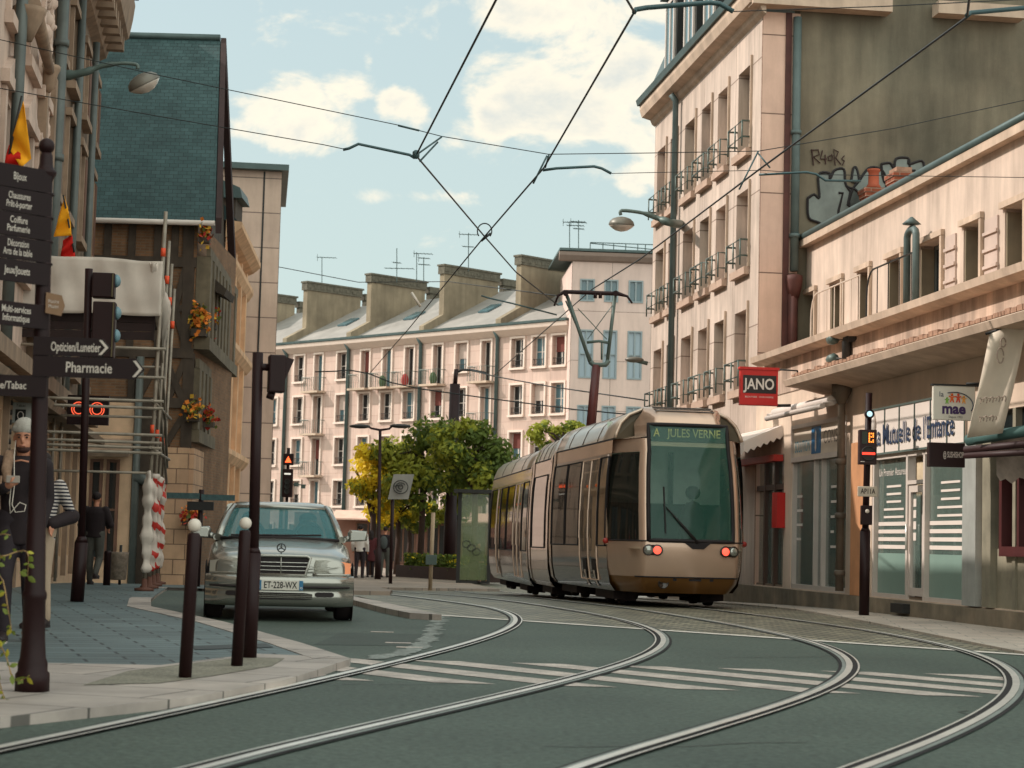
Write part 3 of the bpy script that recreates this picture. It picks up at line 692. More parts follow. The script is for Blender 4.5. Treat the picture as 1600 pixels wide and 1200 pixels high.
# shop A : dark framed door under a scalloped awning
fa = MB(); a, b = sA[0], sA[1]
for k in range(5):
    u = a + (b - a) * k / 4; fa.box(FR, u - .045, u + .045, ZB, 2.74, -.16, -.02)
fa.box(FR, a, b, 2.1, 2.2, -.15, -.03)
fA = fa.build('shop_door_frame', mat('brown_frame', (84, 62, 52), .5), low)
MB().box(FR, a, b, ZB + .01, 2.74, -.1, -.09).build('pane', M_gshop, fA)
st_ = MB()
for v, w in ((1.75, .5), (1.5, .18), (1.34, .18), (1.18, .18), (.95, .5)): st_.box(FR, a + .12, a + .12 + w * .6, v, v + .09, -.088, -.084)
st_.build('door_stickers', M_white, fA)
aw = thing('scalloped_awning', 'cream scalloped awning with red trim under the red square shop sign', 'awning', FR.p((a + b) / 2, 2.75))
m1 = MB(); um = a - .15; ux = b - .1
m1.loft([[FR.p(u, 3.3, .02), FR.p(u, 2.98, .75), FR.p(u, 2.95, .75), FR.p(u, 3.26, .02)] for u in (um, ux)], smooth=False); m1.build('awning_cloth', M_white, aw)
m2 = MB()
for k in range(9):
    x0 = um + (ux - um) * k / 9; x1 = um + (ux - um) * (k + 1) / 9; mm = (x0 + x1) / 2
    m2.prism([FR.p(x0, 2.95, .75), FR.p(x1, 2.95, .75), FR.p(x1, 2.78, .75), FR.p(mm, 2.72, .75), FR.p(x0, 2.78, .75)], FR.n * .01)
FE = Fr(FR.p(ux, 0, 0), FR.u)
zt_ = lambda x: 3.28 + x * .43
for k in range(6):
    x0 = -.75 + .125 * k; x1 = x0 + .125
    m2.prism([FE.p(x0, zt_(x0)), FE.p(x1, zt_(x1)), FE.p(x1, zt_(x1) - .17), FE.p((x0 + x1) / 2, zt_(x0) - .2), FE.p(x0, zt_(x0) - .17)], FE.n * .008)
m2.build('valance', M_white, aw)
MB().box(FR, a - .1, b, 2.62, 2.74, .02, .2).build('red_trim', mat('shop_red', (176, 48, 40), .5), aw)
# JANO projecting sign
def faceframe(px, py, Y): return Fr(P(px, py, Y), (.1, -1))
FJ = faceframe(1185, 605, 34.2); s_ = 34.2 / 3000
js = thing('shop_sign', 'red square projecting shop sign reading JANO on a black panel', 'sign', FJ.p(0, 0))
MB().box(FJ, -30 * s_, 30 * s_, -29 * s_, 29 * s_, -.07, .07).build('sign_box', mat('sign_red', (190, 34, 28), .45, var=.06), js, .01)
MB().box(FJ, -31.5 * s_, 31.5 * s_, 27 * s_, 31 * s_, -.09, .09).build('top_bar', mat('sign_red', (0, 0, 0)), js)
MB().box(FJ, -26 * s_, 27 * s_, -10 * s_, 18 * s_, .071, .076).build('black_panel', mat('sign_black', (38, 30, 28), .4), js)
txt('JANO', FJ, 0, 3.5 * s_, 24 * s_, M_white, js, .078, width=49 * s_, bold=.02)
txt('BIJOUTERIE · HORLOGERIE', FJ, 0, -16 * s_, 3.5 * s_, M_white, js, .073, width=45 * s_)
MB().tube([FJ.p(30 * s_, 29 * s_), FJ.p(62 * s_, 28 * s_), FJ.p(62 * s_, 24 * s_)], .018, 6).tube([FJ.p(30 * s_, -28 * s_), FJ.p(52 * s_, -27 * s_)], .03, 6).build('bracket', M_irn, js)
# red vertical sign on the wall
vs_ = fpx(1219, 770, 1227, 825); vsg = thing('vertical_sign', 'small red vertical plate sign on the white pier between the shop doors', 'sign', FR.p(vs_[0], vs_[2]))
MB().box(FR, vs_[0], vs_[1], vs_[2], vs_[3], .003, .16).build('plate', mat('sign_red', (0, 0, 0)), vsg)
txt('COIFFURE', Fr(FR.p(vs_[1], 0), FR.u), .08, (vs_[2] + vs_[3]) / 2, .07, M_white, vsg, .004, width=.12)
# shop B : white framed front with sign panel
a, b = sB[0], sB[1]; zs = FR.px(1278, 713)[1]
fb = MB()
for u in (a + .03, a + (b - a) * .42, a + (b - a) * .56, b - .03): fb.box(FR, u - .035, u + .035, ZB, zs, -.14, -.02)
fb.box(FR, a, b, zs - .05, zs + .04, -.14, 0.02); fb.box(FR, a, b, 3.18, 3.25, -.14, .02); fb.box(FR, a, a + .06, zs + .04, 3.18, -.14, .02); fb.box(FR, b - .06, b, zs + .04, 3.18, -.14, .02); fb.box(FR, a, b, ZB, ZB + .08, -.14, -.02)
fB = fb.build('shop_window_frame', M_wframe, low)
MB().box(FR, a, b, ZB + .01, zs, -.1, -.09).build('pane', M_gshop, fB)
MB().box(FR, a + .06, b - .06, zs + .04, 3.18, -.06, -.02).build('sign_panel', mat('panel_beige', (206, 190, 172), .6, var=.1), fB)
ub0, ub1 = FR.px(1267, 690)[0], FR.px(1281, 690)[0]
MB().box(FR, ub0, ub1, zs + .06, 3.16, -.018, -.008).build('blue_panel', mat('panel_blue', (28, 96, 140), .5), fB)
MB().prism([FR.p((ub0 + ub1) / 2 + x * .07, (zs + 3.2) / 2 + y * .2, -.006) for x, y in ((0, 1), (.7, .6), (.5, 0), (.6, -.7), (0, -1), (-.6, -.7), (-.5, 0), (-.7, .6))], FR.n * .003).build('emblem', M_white, fB)
txt('SOLUTION', FR, (a + ub0) / 2 + .02, (zs + 3.15) / 2 - .05, .3, mat('pale_blue_letters', (86, 150, 170), .5), fB, -.016, width=(ub0 - a) * .78)
txt('CONSEIL', FR, (ub1 + b) / 2 - .02, (zs + 3.15) / 2 + .05, .34, mat('grey_letters', (110, 96, 88), .5), fB, -.016, width=(b - ub1) * .76)
pt = MB(); rg = random.Random(5)
for k in range(9):
    v = 2.05 - k * .13; uu = a + .1 if k % 2 else a + (b - a) * .66
    pt.box(FR, uu, uu + .18 + rg.random() * .2, v, v + .045, -.088, -.084)
pt.build('window_lettering_lines', M_white, fB)
# things seen through the window
rw = thing('rolled_awning', 'rolled up pale awning on folding arms above the beige shop window', 'awning', FR.p(a, 3.4))
MB().tube([FR.p(a - .1, 3.48, .3), FR.p(b + .1, 3.48, .3)], .09, 10).build('cloth_roll', M_white, rw)
MB().tube([FR.p(a - .1, 3.38, .46), FR.p(b + .1, 3.38, .46)], .05, 8).build('front_bar', M_wframe, rw)
MB().tube([FR.p(b + .08, 3.48, .02), FR.p(b + .08, 3.44, .46)], .035, 6).tube([FR.p(a - .08, 3.48, .02), FR.p(a - .08, 3.44, .46)], .035, 6).build('arms', M_wframe, rw)
# drainpipes between shops
dpu = FR.px(1328, 760)[0]
dp = MB().tube([FR.p(dpu, .3, .16), FR.p(dpu, 3.5, .16), FR.p(dpu, 3.62, .3)], .07, 8); dp.lathe(FR.p(dpu, 3.42, .16), [(.07, 0), (.17, .22), (.17, .34), (.05, .34)], 8)
for v in (.55, 1.5, 2.4): dp.lathe(FR.p(dpu, v, .16), [(.08, 0), (.095, .02), (.095, .08), (.08, .1)], 8)
dp.build('rain_pipe', mat('old_pipe', (96, 84, 72), .6, var=.3), low)
MB().tube([FR.p(dpu + .05, 4.05, .1), FR.p(dpu + .05, 4.45, .1), FR.p(dpu + .12, 4.55, .1), FR.p(dpu + .35, 4.5, .1)], .08, 8).build('vent_elbow', M_irn, low)
for v in (4.08, 4.42):
    L_ = thing('flood_lamp', 'small grey flood lamp on the stained parapet, %s' % ('lower one above the drainpipe' if v < 4.2 else 'upper one above the drainpipe'), 'lamp', FR.p(dpu - .3, v + .1, .05))
    MB().tube([FR.p(dpu - .12, v + .1, .02), FR.p(dpu - .2, v + .12, .2)], .02, 6).build('arm', M_irn, L_)
    MB().lathe(FR.p(dpu - .36, v + .12, .22), [(.03, -.12), (.09, -.1), (.1, .08), (.04, .14)], 8, FR.u).build('lamp_head', M_irng, L_)
# shop C : insurance office
a, b = sC[0], sC[1]; FCp = FR.off(d=.03)
uf0, uf1 = FR.px(1364, 660)[0], FR.px(1511, 640)[0]; zf0, zf1 = 2.5, FR.px(1366, 640)[1]
pnl = MB().box(FR, uf0, uf1, zf0, zf1, .003, .03).build('fascia_panel', M_white, low)
gr = MB()
for k in range(7):
    u = uf0 + (uf1 - uf0) * k / 6; gr.box(FR, u - .012, u + .012, zf0 + .02, zf1, .031, .045)
gr.box(FR, uf0, uf1, zf1 - .03, zf1, .031, .046); gr.box(FR, uf0, uf1, zf0, zf0 + .03, .031, .046)
gr.build('fascia_frame', M_irng, pnl)
txt("La Mutuelle de l'Enfance", FR, (uf0 + uf1) / 2 - .1, (zf0 + zf1) / 2 - .08, .46, M_navy, pnl, .05, width=(uf1 - uf0) * .86, bold=.012)
MB().lathe(FR.p(uf0 + .02, zf1 - .25, .035), [(.02, 0), (.24, .0), (.24, .03), (.02, .03)], 16, FR.n).build('round_logo', M_white, pnl)
d0, d1 = FR.px(1415, 830)[0], FR.px(1442, 830)[0]
fc = MB()
for u in (a + .03, d0, d1, b - .04): fc.box(FR, u - .04, u + .04, ZB, 2.5, -.14, -.01)
fc.box(FR, a, d0, ZB, ZB + .06, -.14, -.02); fc.box(FR, d1, b, ZB, ZB + .06, -.14, -.02); fc.box(FR, a, b, 2.43, 2.5, -.14, -.01); fc.box(FR, d0 + .04, d1 - .04, 2.0, 2.06, -.14, -.01)
fC = fc.build('office_window_frame', M_wframe, low)
MB().box(FR, a, d0, ZB + .02, 2.44, -.1, -.09).box(FR, d1, b, ZB + .02, 2.44, -.1, -.09).build('pane', M_gshop, fC)
fs = MB()
for x0, x1 in ((a + .06, d0 - .05), (d1 + .05, b - .06)):
    MB().box(FR, x0, x1, ZB + .06, .95, -.088, -.085).build('frosted_base', M_frost, fC)
fw = MB()
for x0, x1 in ((a + .06, d0 - .05), (d1 + .05, b - .06)):
    for k in range(9):
        v = 1.02 + k * .12; L__ = 1 if k < 4 else (.62 if k < 6 else .45); h_ = .06 if k < 4 else .035
        fw.box(FR, x0 + (x1 - x0) * (.5 - L__ / 2), x0 + (x1 - x0) * (.5 + L__ / 2), v, v + h_, -.088, -.084)
fw.build('frosted_stripes', M_white, fC)
dr = MB(); dr.box(FR, d0 + .05, d0 + .13, ZB + .06, 1.98, -.1, -.03); dr.box(FR, d1 - .13, d1 - .05, ZB + .06, 1.98, -.1, -.03); dr.box(FR, d0 + .13, d1 - .13, 1.88, 1.98, -.1, -.03); dr.box(FR, d0 + .13, d1 - .13, ZB + .06, ZB + .18, -.1, -.03)
dr = dr.build('door', M_wframe, low)
MB().box(FR, d0 + .12, d1 - .12, ZB + .16, 1.9, -.08, -.07).build('pane', M_gshop, dr); MB().tube([FR.p(d0 + .09, 1.0, .02), FR.p(d0 + .09, 1.4, .02)], .018, 6).build('handle', M_rail, dr)
ds = MB()
for k in range(4): ds.box(FR, d0 + .16, d0 + .28, 1.15 + k * .17, 1.27 + k * .17, -.068, -.064)
ds.build('door_notices', M_white, dr)
txt('Un Premier Assureur', FR, (a + d0) / 2 - .05, 2.22, .17, M_white, fC, -.084, width=(d0 - a) * .82)
bx = fpx(1413, 932, 1432, 942); MB().box(FR, bx[0], bx[1], .06, .2, .1, .22).build('step_box', M_irn, low)
# mae sign and SUSHI sign (project from the wall, facing up the street)
Fm = faceframe(1490, 630, 25.4); s_ = 25.4 / 3000
ms_ = thing('insurance_sign', 'white projecting sign with lettering mae and a row of small coloured figures', 'sign', Fm.p(0, 0))
MB().box(Fm, -34 * s_, 34 * s_, -27 * s_, 27 * s_, -.03, .03).build('sign_board', mat('sign_cream', (206, 198, 184), .5, var=.06), ms_, .008)
MB().box(Fm, -36 * s_, 50 * s_, 27 * s_, 29.5 * s_, -.04, .04).tube([Fm.p(20 * s_, 31 * s_), Fm.p(60 * s_, 33 * s_)], .02, 6).build('bracket', M_irn, ms_)
MB().tube([Fm.p(math.cos(t) * 30 * s_, -3 * s_ + math.sin(t) * 20 * s_, .034) for t in [1.95 - .15 * k for k in range(17)]], .014, 6, sq=.4).build('blue_arc', M_navy, ms_)
txt('mae', Fm, -1 * s_, -9.5 * s_, 23 * s_, mat('purple_letters', (62, 40, 84), .5), ms_, .034, width=38 * s_, bold=.04)
txt('la', Fm, -21 * s_, 13 * s_, 12 * s_, M_navy, ms_, .034); txt('Depuis 1932', Fm, 2 * s_, -22 * s_, 5 * s_, M_irn, ms_, .034, width=22 * s_)
for k, (x, y, sz, c) in enumerate(((-12, 3, .72, (120, 170, 60)), (-4, 7, 1, (214, 96, 40)), (6, 7, 1, (206, 70, 40)), (15, 5, .85, (226, 150, 60)))):
    f_ = MB(); f_.lathe(Fm.p(x * s_, (y + 6 * sz) * s_, .032), [(.001, 0), (2.2 * sz * s_, 0), (2.2 * sz * s_, .006), (.001, .006)], 10, Fm.n)
    f_.prism([Fm.p((x + px_ * sz) * s_, (y + py_ * sz) * s_, .032) for px_, py_ in ((0, 3.2), (5, 4.4), (5.2, 2.8), (2, 1.2), (3.6, -6), (1.8, -6.2), (0, -2), (-1.8, -6.2), (-3.6, -6), (-2, 1.2), (-5.2, 2.8), (-5, 4.4))], Fm.n * .005)
    f_.build('figure', mat('figure_%s' % ('green', 'orange', 'red', 'amber')[k], c, .5), ms_)
Fs = faceframe(1478, 711, 25.8); s_ = 25.8 / 3000
ss = thing('restaurant_sign', 'black projecting sign with white lettering SUSHISHOP below the cream insurance sign', 'sign', Fs.p(0, 0))
MB().box(Fs, -29 * s_, 29 * s_, -19 * s_, 19 * s_, -.05, .05).build('sign_board', mat('sign_maroon', (40, 20, 20), .4), ss, .008)
txt('@ SUSHISHOP', Fs, 10 * s_, 0, 13 * s_, M_white, ss, .053, width=33 * s_, bold=.01)
MB().tube([Fs.p(29 * s_, 12 * s_), Fs.p(60 * s_, 12 * s_)], .03, 6).build('bracket', M_irn, ss)
# shop D on the right edge
a = sD[0] + .12; b = u1 - .5
fd = MB(); fd.box(FR, a, a + .3, ZB, 2.9, -.15, .06); fd.box(FR, a + .9, a + 1.0, ZB, 2.9, -.15, .0); fd.box(FR, a + .3, b, ZB, 1.05, -.15, -.03); fd.box(FR, b - .1, b, ZB, 2.9, -.15, 0)
fD = fd.build('restaurant_window_frame', mat('faded_wood', (134, 126, 108), .7, var=.25, streak=.25), low)
MB().box(FR, a + .3, b - .1, 1.05, 2.9, -.1, -.09).build('pane', M_dglass, fD)
mf = MB(); a2 = a + .62; mf.box(FR, a2, a2 + .09, .95, 2.6, -.08, .07); mf.box(FR, a2 + .09, b - .1, .95, 1.08, -.08, .07); mf.box(FR, a2 + .09, b - .1, 2.5, 2.6, -.08, .07); mf.box(FR, a2 + .55, a2 + .62, 1.08, 2.5, -.08, .05); mf.build('maroon_frame', mat('frame_maroon', (70, 28, 28), .5), low)
cw = fpx(1514, 690, 1535, 960); MB().box(FR, cw[0], cw[1], ZB, 2.5, .003, .1).build('pale_pilaster', mat('pale_pilaster', (150, 150, 144), .7, var=.15, streak=.2), low)
fl_ = MB(); uu = FR.px(1556, 670)[0]
# banner hung from a slanting rod
bn = thing('fabric_banner', 'cream hanging fabric banner tilting out from the wall at the right edge', 'banner', P(1560, 600, 25.2))
bp_ = [P(1545, 522, 25.0), P(1600, 498, 25.0), P(1612, 500, 25.1), P(1567, 676, 25.6), P(1511, 683, 25.6)]
q = [P(1546, 522, 24.0), P(1606, 500, 23.7), P(1566, 677, 24.3), P(1511, 684, 24.5)]
rows_ = []
for i in range(9):
    t = i / 8; l_ = q[0].lerp(q[3], t); r_ = q[1].lerp(q[2], t)
    rows_.append([l_.lerp(r_, s / 6) + V((0, -.04 * math.sin(s / 6 * 6 + t * 3), 0)) for s in range(7)])
mb = MB(); mb.loft(rows_, closed=False, caps=False); bo = mb.build('banner_cloth', mat('banner_cream', (206, 190, 172), .8, var=.08, streak=.08), bn)
so = bo.modifiers.new('thick', 'SOLIDIFY'); so.thickness = .012
MB().tube([q[0] + V((-.05, 0, 0)), q[1] + V((1.2, 0, .4))], .02, 6).build('rod', M_irn, bn)
Fb = Fr(q[0].lerp(q[2], .5), (.0, -1)); sB_ = 24.2 / 3000
Mbl = mat('banner_letters', (150, 132, 118), .8)
scr = MB()
for (u_, v_, w_, n_) in ((-30, -28, 44, 9), (-26, -56, 30, 6)):
    scr.tube([Fb.p((u_ + w_ * k / (n_ * 6) + 1.6 * math.sin(k * 1.05)) * sB_, (v_ + (5 if k % 12 < 6 else 3) * math.sin(k * 1.05 + 1) + .08 * k) * sB_, .12 if v_ > -40 else -.02) for k in range(n_ * 6)], .008, 4)
scr.build('faded_script', Mbl, bn)
MB().tube([Fb.p(0 + math.cos(t) * 5 * sB_, 42 * sB_ + math.sin(t) * 12 * sB_, .22) for t in [k * .5 for k in range(13)]], .01, 5).tube([Fb.p(3 * sB_ + math.cos(t) * 4 * sB_, 62 * sB_ + math.sin(t) * 7 * sB_, .26) for t in [k * .5 for k in range(13)]], .01, 5).build('emblem', Mbl, bn)
# folded dark awning with its arms
fa_ = thing('folded_awning', 'dark folded awning with green roll and double arms at the right edge under the banner', 'awning', P(1560, 690, 25.6))
MB().tube([P(1512, 688, 24.8), P(1640, 667, 23.9)], .075, 10).build('cloth_roll', mat('awning_green', (64, 92, 88), .7, var=.2), fa_)
MB().tube([P(1508, 703, 24.7), P(1640, 690, 23.8)], .05, 6).tube([P(1508, 712, 24.7), P(1640, 705, 23.8)], .045, 6).build('arm', mat('arm_maroon', (46, 22, 22), .6), fa_)
MB().loft([[P(x, y0_, 24.6), P(x + 1, y1_, 24.6)] for x, y0_, y1_ in ((1556, 690, 742), (1562, 688, 752), (1570, 686, 748), (1580, 684, 756), (1592, 682, 746), (1610, 680, 752))], closed=False, caps=False).build('cloth_flap', mat('striped_cloth', (150, 134, 122), .85, var=.3, scale=6), fa_)
# ================================================================ left side: townhouses, timber house, scaffold
FL = Fr((-8.85, 36.8, 0), (1, .143))
M_pale = mat('pale_carved_stone', (200, 174, 158), .9, var=.16, scale=1.4, streak=.2, grain=.06)
M_brownw = mat('brown_render', (138, 118, 100), .9, var=.2, scale=1, streak=.3, two=(112, 96, 82))
M_brstone = mat('brown_stone', (146, 122, 102), .85, var=.25, scale=2, streak=.25)
M_grpipe = mat('grey_pipe', (88, 92, 88), .5, .15, var=.2)
M_maroon = mat('maroon_iron', (36, 16, 16), .5, var=.15, spec=.22)
M_shut = mat('brown_shutter', (104, 72, 56), .7, var=.2)
uA0 = FL.px(-40, 300)[0] - 17.0; uA1 = FL.px(80, 100)[0]; uA2 = FL.px(150, 120)[0]
zA2 = FL.px(148, 75)[1]
# pale house
ha = thing('stone_townhouse', 'pale carved stone townhouse with a grey drainpipe, behind the finger post at the left edge', 'house', FL.p(uA0, 0))
wa = []
uv = [(FL.px(x, 400)[0]) for x in (-30, 22, 48)]
for u in (uA1 - 6.0, uA1 - 3.4, uA1 - 1.3):
    for v in (5.2, 8.6): wa.append((u - .5, u + .5, v, v + 2.1))
wall(MB(), FL, uA0, uA1, 3.6, 11.4, wa, .3).build('wall', M_pale, ha)
for q in wa:
    w = window(FL, *q, -.3, ha, M_wframe, M_dglass, .07, 1, 1, .05)
    s = MB(); s.box(FL, q[0] - .22, q[0] - .002, q[2] - .1, q[3] + .1, .002, .07); s.box(FL, q[1] + .002, q[1] + .22, q[2] - .1, q[3] + .1, .002, .07)
    s.box(FL, q[0] - .4, q[1] + .4, q[3] + .11, q[3] + .3, .002, .13); s.box(FL, q[0] - .3, q[1] + .3, q[2] - .3, q[2] - .11, .002, .13)
    s.prism([FL.p(q[0] - .3, q[3] + .301, .0), FL.p(q[1] + .3, q[3] + .301, 0), FL.p((q[0] + q[1]) / 2, q[3] + .7, 0)], FL.n * .11)
    s.build('carved_surround', M_pale, w)
rg = random.Random(11); rl = MB()
for k in range(150):
    u = uA1 - .35 - rg.random() * 1.0; v = 4 + rg.random() * 7
    rl.ball(FL.p(u, v, .0), .05 + rg.random() * .09, .05 + rg.random() * .09, .06 + rg.random() * .14, 7, 5)
rl.build('carved_relief', M_pale, ha)
cn = MB()
for u in (uA1 - 1.75, uA1 - .35): MB().box(FL, u - .14, u + .14, 3.7, 9.0, .004, .16).build('pilaster', M_brstone, ha)
# leaning stone console bracket under the projecting upper storey
q0, q1 = FL.px(40, 5, .2), FL.px(80, 112, .2)
cn.tube([FL.p(q0[0], q0[1], .3), FL.p((q0[0] + q1[0]) / 2, (q0[1] + q1[1]) / 2, .25), FL.p(q1[0], q1[1], .18)], [.13, .11, .08], 8)
cn.lathe(FL.p(q1[0] + .05, q1[1] - .35, .15), [(.05, 0), (.12, .1), (.16, .32), (.2, .4), (.2, .46)], 10); cn.lathe(FL.p(q0[0] + .1, q0[1] - .55, .25), [(.06, 0), (.14, .2), (.24, .42), (.26, .5)], 10)
cn.build('console_bracket', M_brstone, ha)
pm = MB()
MB().tube([FL.p(FL.px(8, 200)[0], 3.2, .16), FL.p(FL.px(8, 200)[0], 11.35, .16)], .09, 8).build('downpipe', M_grpipe, ha)
pm.tube([FL.p(uA1 + .06, 3.2, .16), FL.p(uA1 + .06, 11.35, .16)], .11, 8)
for v in (5.5, 7.6, 9.7): pm.tube([FL.p(uA1 + .06, v, .16), FL.p(uA1 + .06, v + .12, .16)], .14, 8)
pm.build('downpipe', M_grpipe, ha)
MB().box(FL, uA0, uA1, 11.4, 11.7, -8, .4).build('cornice', M_brstone, ha)
MB().box(FL, uA0, uA1 - .01, 3.3, 11.39, -9, -.31).build('house_body', M_brownw, ha)
# brown house with bracketed cornice
hb = thing('brown_townhouse', 'brown townhouse with tall shuttered windows and a heavy bracketed cornice, left of the slate roof', 'house', FL.p(uA1, 0))
wb = []; span = uA2 - uA1
cols = [uA1 + .9 + (span - 1.4) * k / 3 for k in range(4)]
for u in cols:
    for v, h_ in ((4.3, 2.0), (7.2, 1.9), (9.8, 1.5)): wb.append((u - .45, u + .45, v, v + h_))
wall(MB(), FL, uA1 + .001, uA2, 3.6, zA2, wb, .25).build('wall', M_brownw, hb)
for q in wb:
    w = window(FL, *q, -.25, hb, M_wframe, M_dglass, .06, 1, 1, .05)
    s = MB(); s.box(FL, q[0] - .3, q[1] + .3, q[2] - .16, q[2] - .01, .002, .18); s.box(FL, q[0] - .15, q[0] - .005, q[2], q[3], .002, .08); s.box(FL, q[1] + .005, q[1] + .15, q[2], q[3], .002, .08); s.box(FL, q[0] - .25, q[1] + .25, q[3] + .01, q[3] + .16, .002, .13)
    s.build('surround', M_brstone, w)
    s = MB(); s.box(FL, q[1] + .16, q[1] + .6, q[2] + .05, q[3] - .05, .05, .1); s.build('shutter', M_shut, w)
for f_ in (.42, .8): MB().tube([FL.p(uA1 + span * f_, 3.2, .14), FL.p(uA1 + span * f_, zA2 - .2, .14)], .08, 8).build('downpipe', M_grpipe, hb)
cz = MB()
cz.loft([[FL.p(u, zA2 + z, d) for d, z in ((0, -.1), (.2, .0), (.28, .25), (.7, .5), (.78, .95), (.82, 1.3), (0, 1.4))] for u in (uA1 + .1, uA2 + .2)], smooth=False); cz.build('cornice', M_brstone, hb)
cd = MB()
for k in range(14):
    u = uA1 + .4 + span * k / 14; MB().box(FL, u, u + .25, zA2 + .1, zA2 + .44, .2, .62).build('cornice_bracket', M_brstone, hb)
MB().box(FL, uA1 + .01, uA2 - .01, 3.3, zA2 + .3, -9, -.26).build('house_body', M_brownw, hb)
MB().loft([[FL.p(u, zA2 + 1.4, .9), FL.p(u, zA2 + 1.8, -2.6), FL.p(u, zA2 + 1.8, -6), FL.p(u, zA2 + 1.4, -8)] for u in (uA1 + .1, uA2 + .1)], smooth=False).build('roof', M_slate, hb)
MB().b3(-25, -14.6, 46.2, 58, -.6, 18.6).build('shading_block', M_brownw, hb)  # unseen tall block added to shade the slate roof of the timber house
# shop fronts along the pavement
M_shopf = mat('shop_front_beige', (204, 168, 136), .75, var=.15, streak=.1)
sf = thing('shop', 'row of beige shop fronts with brown columns and a sloping fascia behind the walking man', 'shop', FL.p(uA1 - 6, 0))
holes = []; u = uA0 + .6
while u < uA2 - 1.4: holes.append((u, u + 1.5, .45, 2.75)); u += 1.85
wall(MB(), FL, uA0, uA2, -.3, 3.6, holes, .18, .06).build('wall', M_shopf, sf)
for q in holes:
    w = window(FL, *q, -.12, sf, M_shut, M_dglass, .07, 1, 1, .06, 'shop_window')
for q in holes: MB().box(FL, q[0] - .22, q[0] - .12, .05, 3.0, .062, .16).build('column', M_brstone, sf)
MB().loft([[FL.p(u, 3.02, .07), FL.p(u, 2.95, .55), FL.p(u, 3.06, .6), FL.p(u, 3.3, .07)] for u in (uA0 + 1, uA2)], smooth=False).build('fascia', M_brstone, sf)
MB().box(FL, uA0, uA2, 3.35, 3.6, .062, .4).build('string_course', M_brstone, sf)
gs = fpx and FL.px(158, 750, .3); gt = thing('green_shop_sign', 'small green plate sign on the shop front above the walking man', 'sign', FL.p(gs[0], 2.3, .3))
MB().b3(FL.p(gs[0], 0, .3).x - .0, FL.p(gs[0], 0, .3).x + .3, FL.p(gs[0], 0).y, FL.p(gs[0], 0).y + .06, 1.75, 2.35).build('plate', mat('sign_green', (84, 116, 62), .6, var=.2), gt)
# unseen building added across the side street to keep the junction in shade
hc = thing('shading_townhouse', 'unseen tall brown townhouse added across the side street to shade the junction', 'house', (-18, 0, 0))
FX = Fr((-12.5, 0, 0), (1, .1))
hcw = [(u, u + 1.0, v, v + 1.8) for u in (-12, -9, -6, -3, 0, 3, 6, 9) for v in (1.0, 4.6, 7.8, 11, 14)]
wall(MB(), FX, -14, 12, -.3, 18.5, hcw, .25).build('wall', M_brownw, hc)
for q in hcw: window(FX, *q, -.25, hc, M_wframe, M_dglass, .07)
MB().box(FX, -13.9, 11.9, -.3, 18.4, -9, -.27).build('house_body', M_brownw, hc)
MB().box(FX, -14.2, 12.2, 18.501, 18.9, -9, .5).build('cornice', M_brstone, hc)
# -------- half-timbered house
YH = 46.0
hx = lambda px, py: P(px, py, YH)
FH = Fr((P(300, 600, YH).x, YH, 0), (0, -1))                      # u=0 at the street corner
ze = FH.px(330, 345)[1]; zb = -.6
M_infill = mbrick('timber_brick', (134, 96, 68), (112, 82, 60), (120, 98, 78), .23, .07, .012, .9, 'UV', .3, .15, .4)
M_timber = mat('old_timber', (70, 58, 48), .85, var=.3, scale=3, streak=.3)
M_timb2 = mat('grey_timber', (104, 92, 74), .85, var=.3, scale=3, streak=.35)
M_stoneq = mbrick('pale_ashlar', (196, 158, 126), (178, 142, 114), (124, 98, 80), .55, .36, .014, .85, 'UV', .2, .15, .4)
tf = thing('timber_house', 'half timbered brick house with a huge steep slate roof and flower boxes', 'house', FH.p(0, 0))
wL = FH.px(120, 500)[0]
MB().box(FH, wL, -.01, zb, ze, -6.5, -.02).build('wall', M_infill, tf)
tm = MB(); F0 = FH.off(d=-.03)
TW = .17
barn = [0]
def bar(u0, v0, u1, v1, w=TW, d=.055):
    barn[0] += 1; d += .003 * (barn[0] % 7)
    a = V((u0, v0)); b = V((u1, v1)); t = (b - a).normalized(); n = V((-t.y, t.x)) * w / 2
    tm.prism([F0.p(*(a - n), 0), F0.p(*(b - n), 0), F0.p(*(b + n), 0), F0.p(*(a + n), 0)], F0.n * d)
zpx = lambda y: FH.px(290, y)[1]
for y in (345, 410, 552, 630): bar(wL, zpx(y), 0, zpx(y), .24, .08)
for y0, y1, posts in ((345, 410, (170, 208, 248, 275, 296)), (410, 552, (208, 252, 296)), (552, 700, (208, 252, 296))):
    for p_ in posts:
        u = FH.px(p_, y0)[0]; bar(u, zpx(y1), u, zpx(y0), .26 if p_ == 296 else TW, .07)
for (xa, ya, xb, yb) in ((256, 412, 292, 550), (292, 412, 256, 550), (212, 412, 250, 550), (212, 630, 252, 555), (256, 555, 292, 640), (292, 555, 256, 640), (256, 700, 292, 640)):
    a = FH.px(xa, ya); b = FH.px(xb, yb); bar(a[0], a[1], b[0], b[1], TW * .9, .06)
u_ = FH.px(272, 480)[0]; bar(FH.px(252, 480)[0], zpx(482), 0, zpx(482), .16, .065)
tm.build('timber_frame', M_timber, tf)
cu0 = FH.px(262, 800)[0]; cu1 = FH.px(288, 800)[0]
MB().box(FH, FH.px(255, 800)[0], .02, zb, zpx(700), -.02, .09).build('stone_base', M_stoneq, tf)
pa_, pb_ = FH.px(205, 800)[0], FH.px(255, 800)[0]
MB().box(FH, pa_, pb_ - .01, zb, zpx(632), -.019, .03).build('dark_panel', M_timber, tf)
sw_ = MB().box(FH, wL, pa_ - .01, zb, zpx(632), -.019, .1); sw_.build('shop_wall', M_shopf, tf)
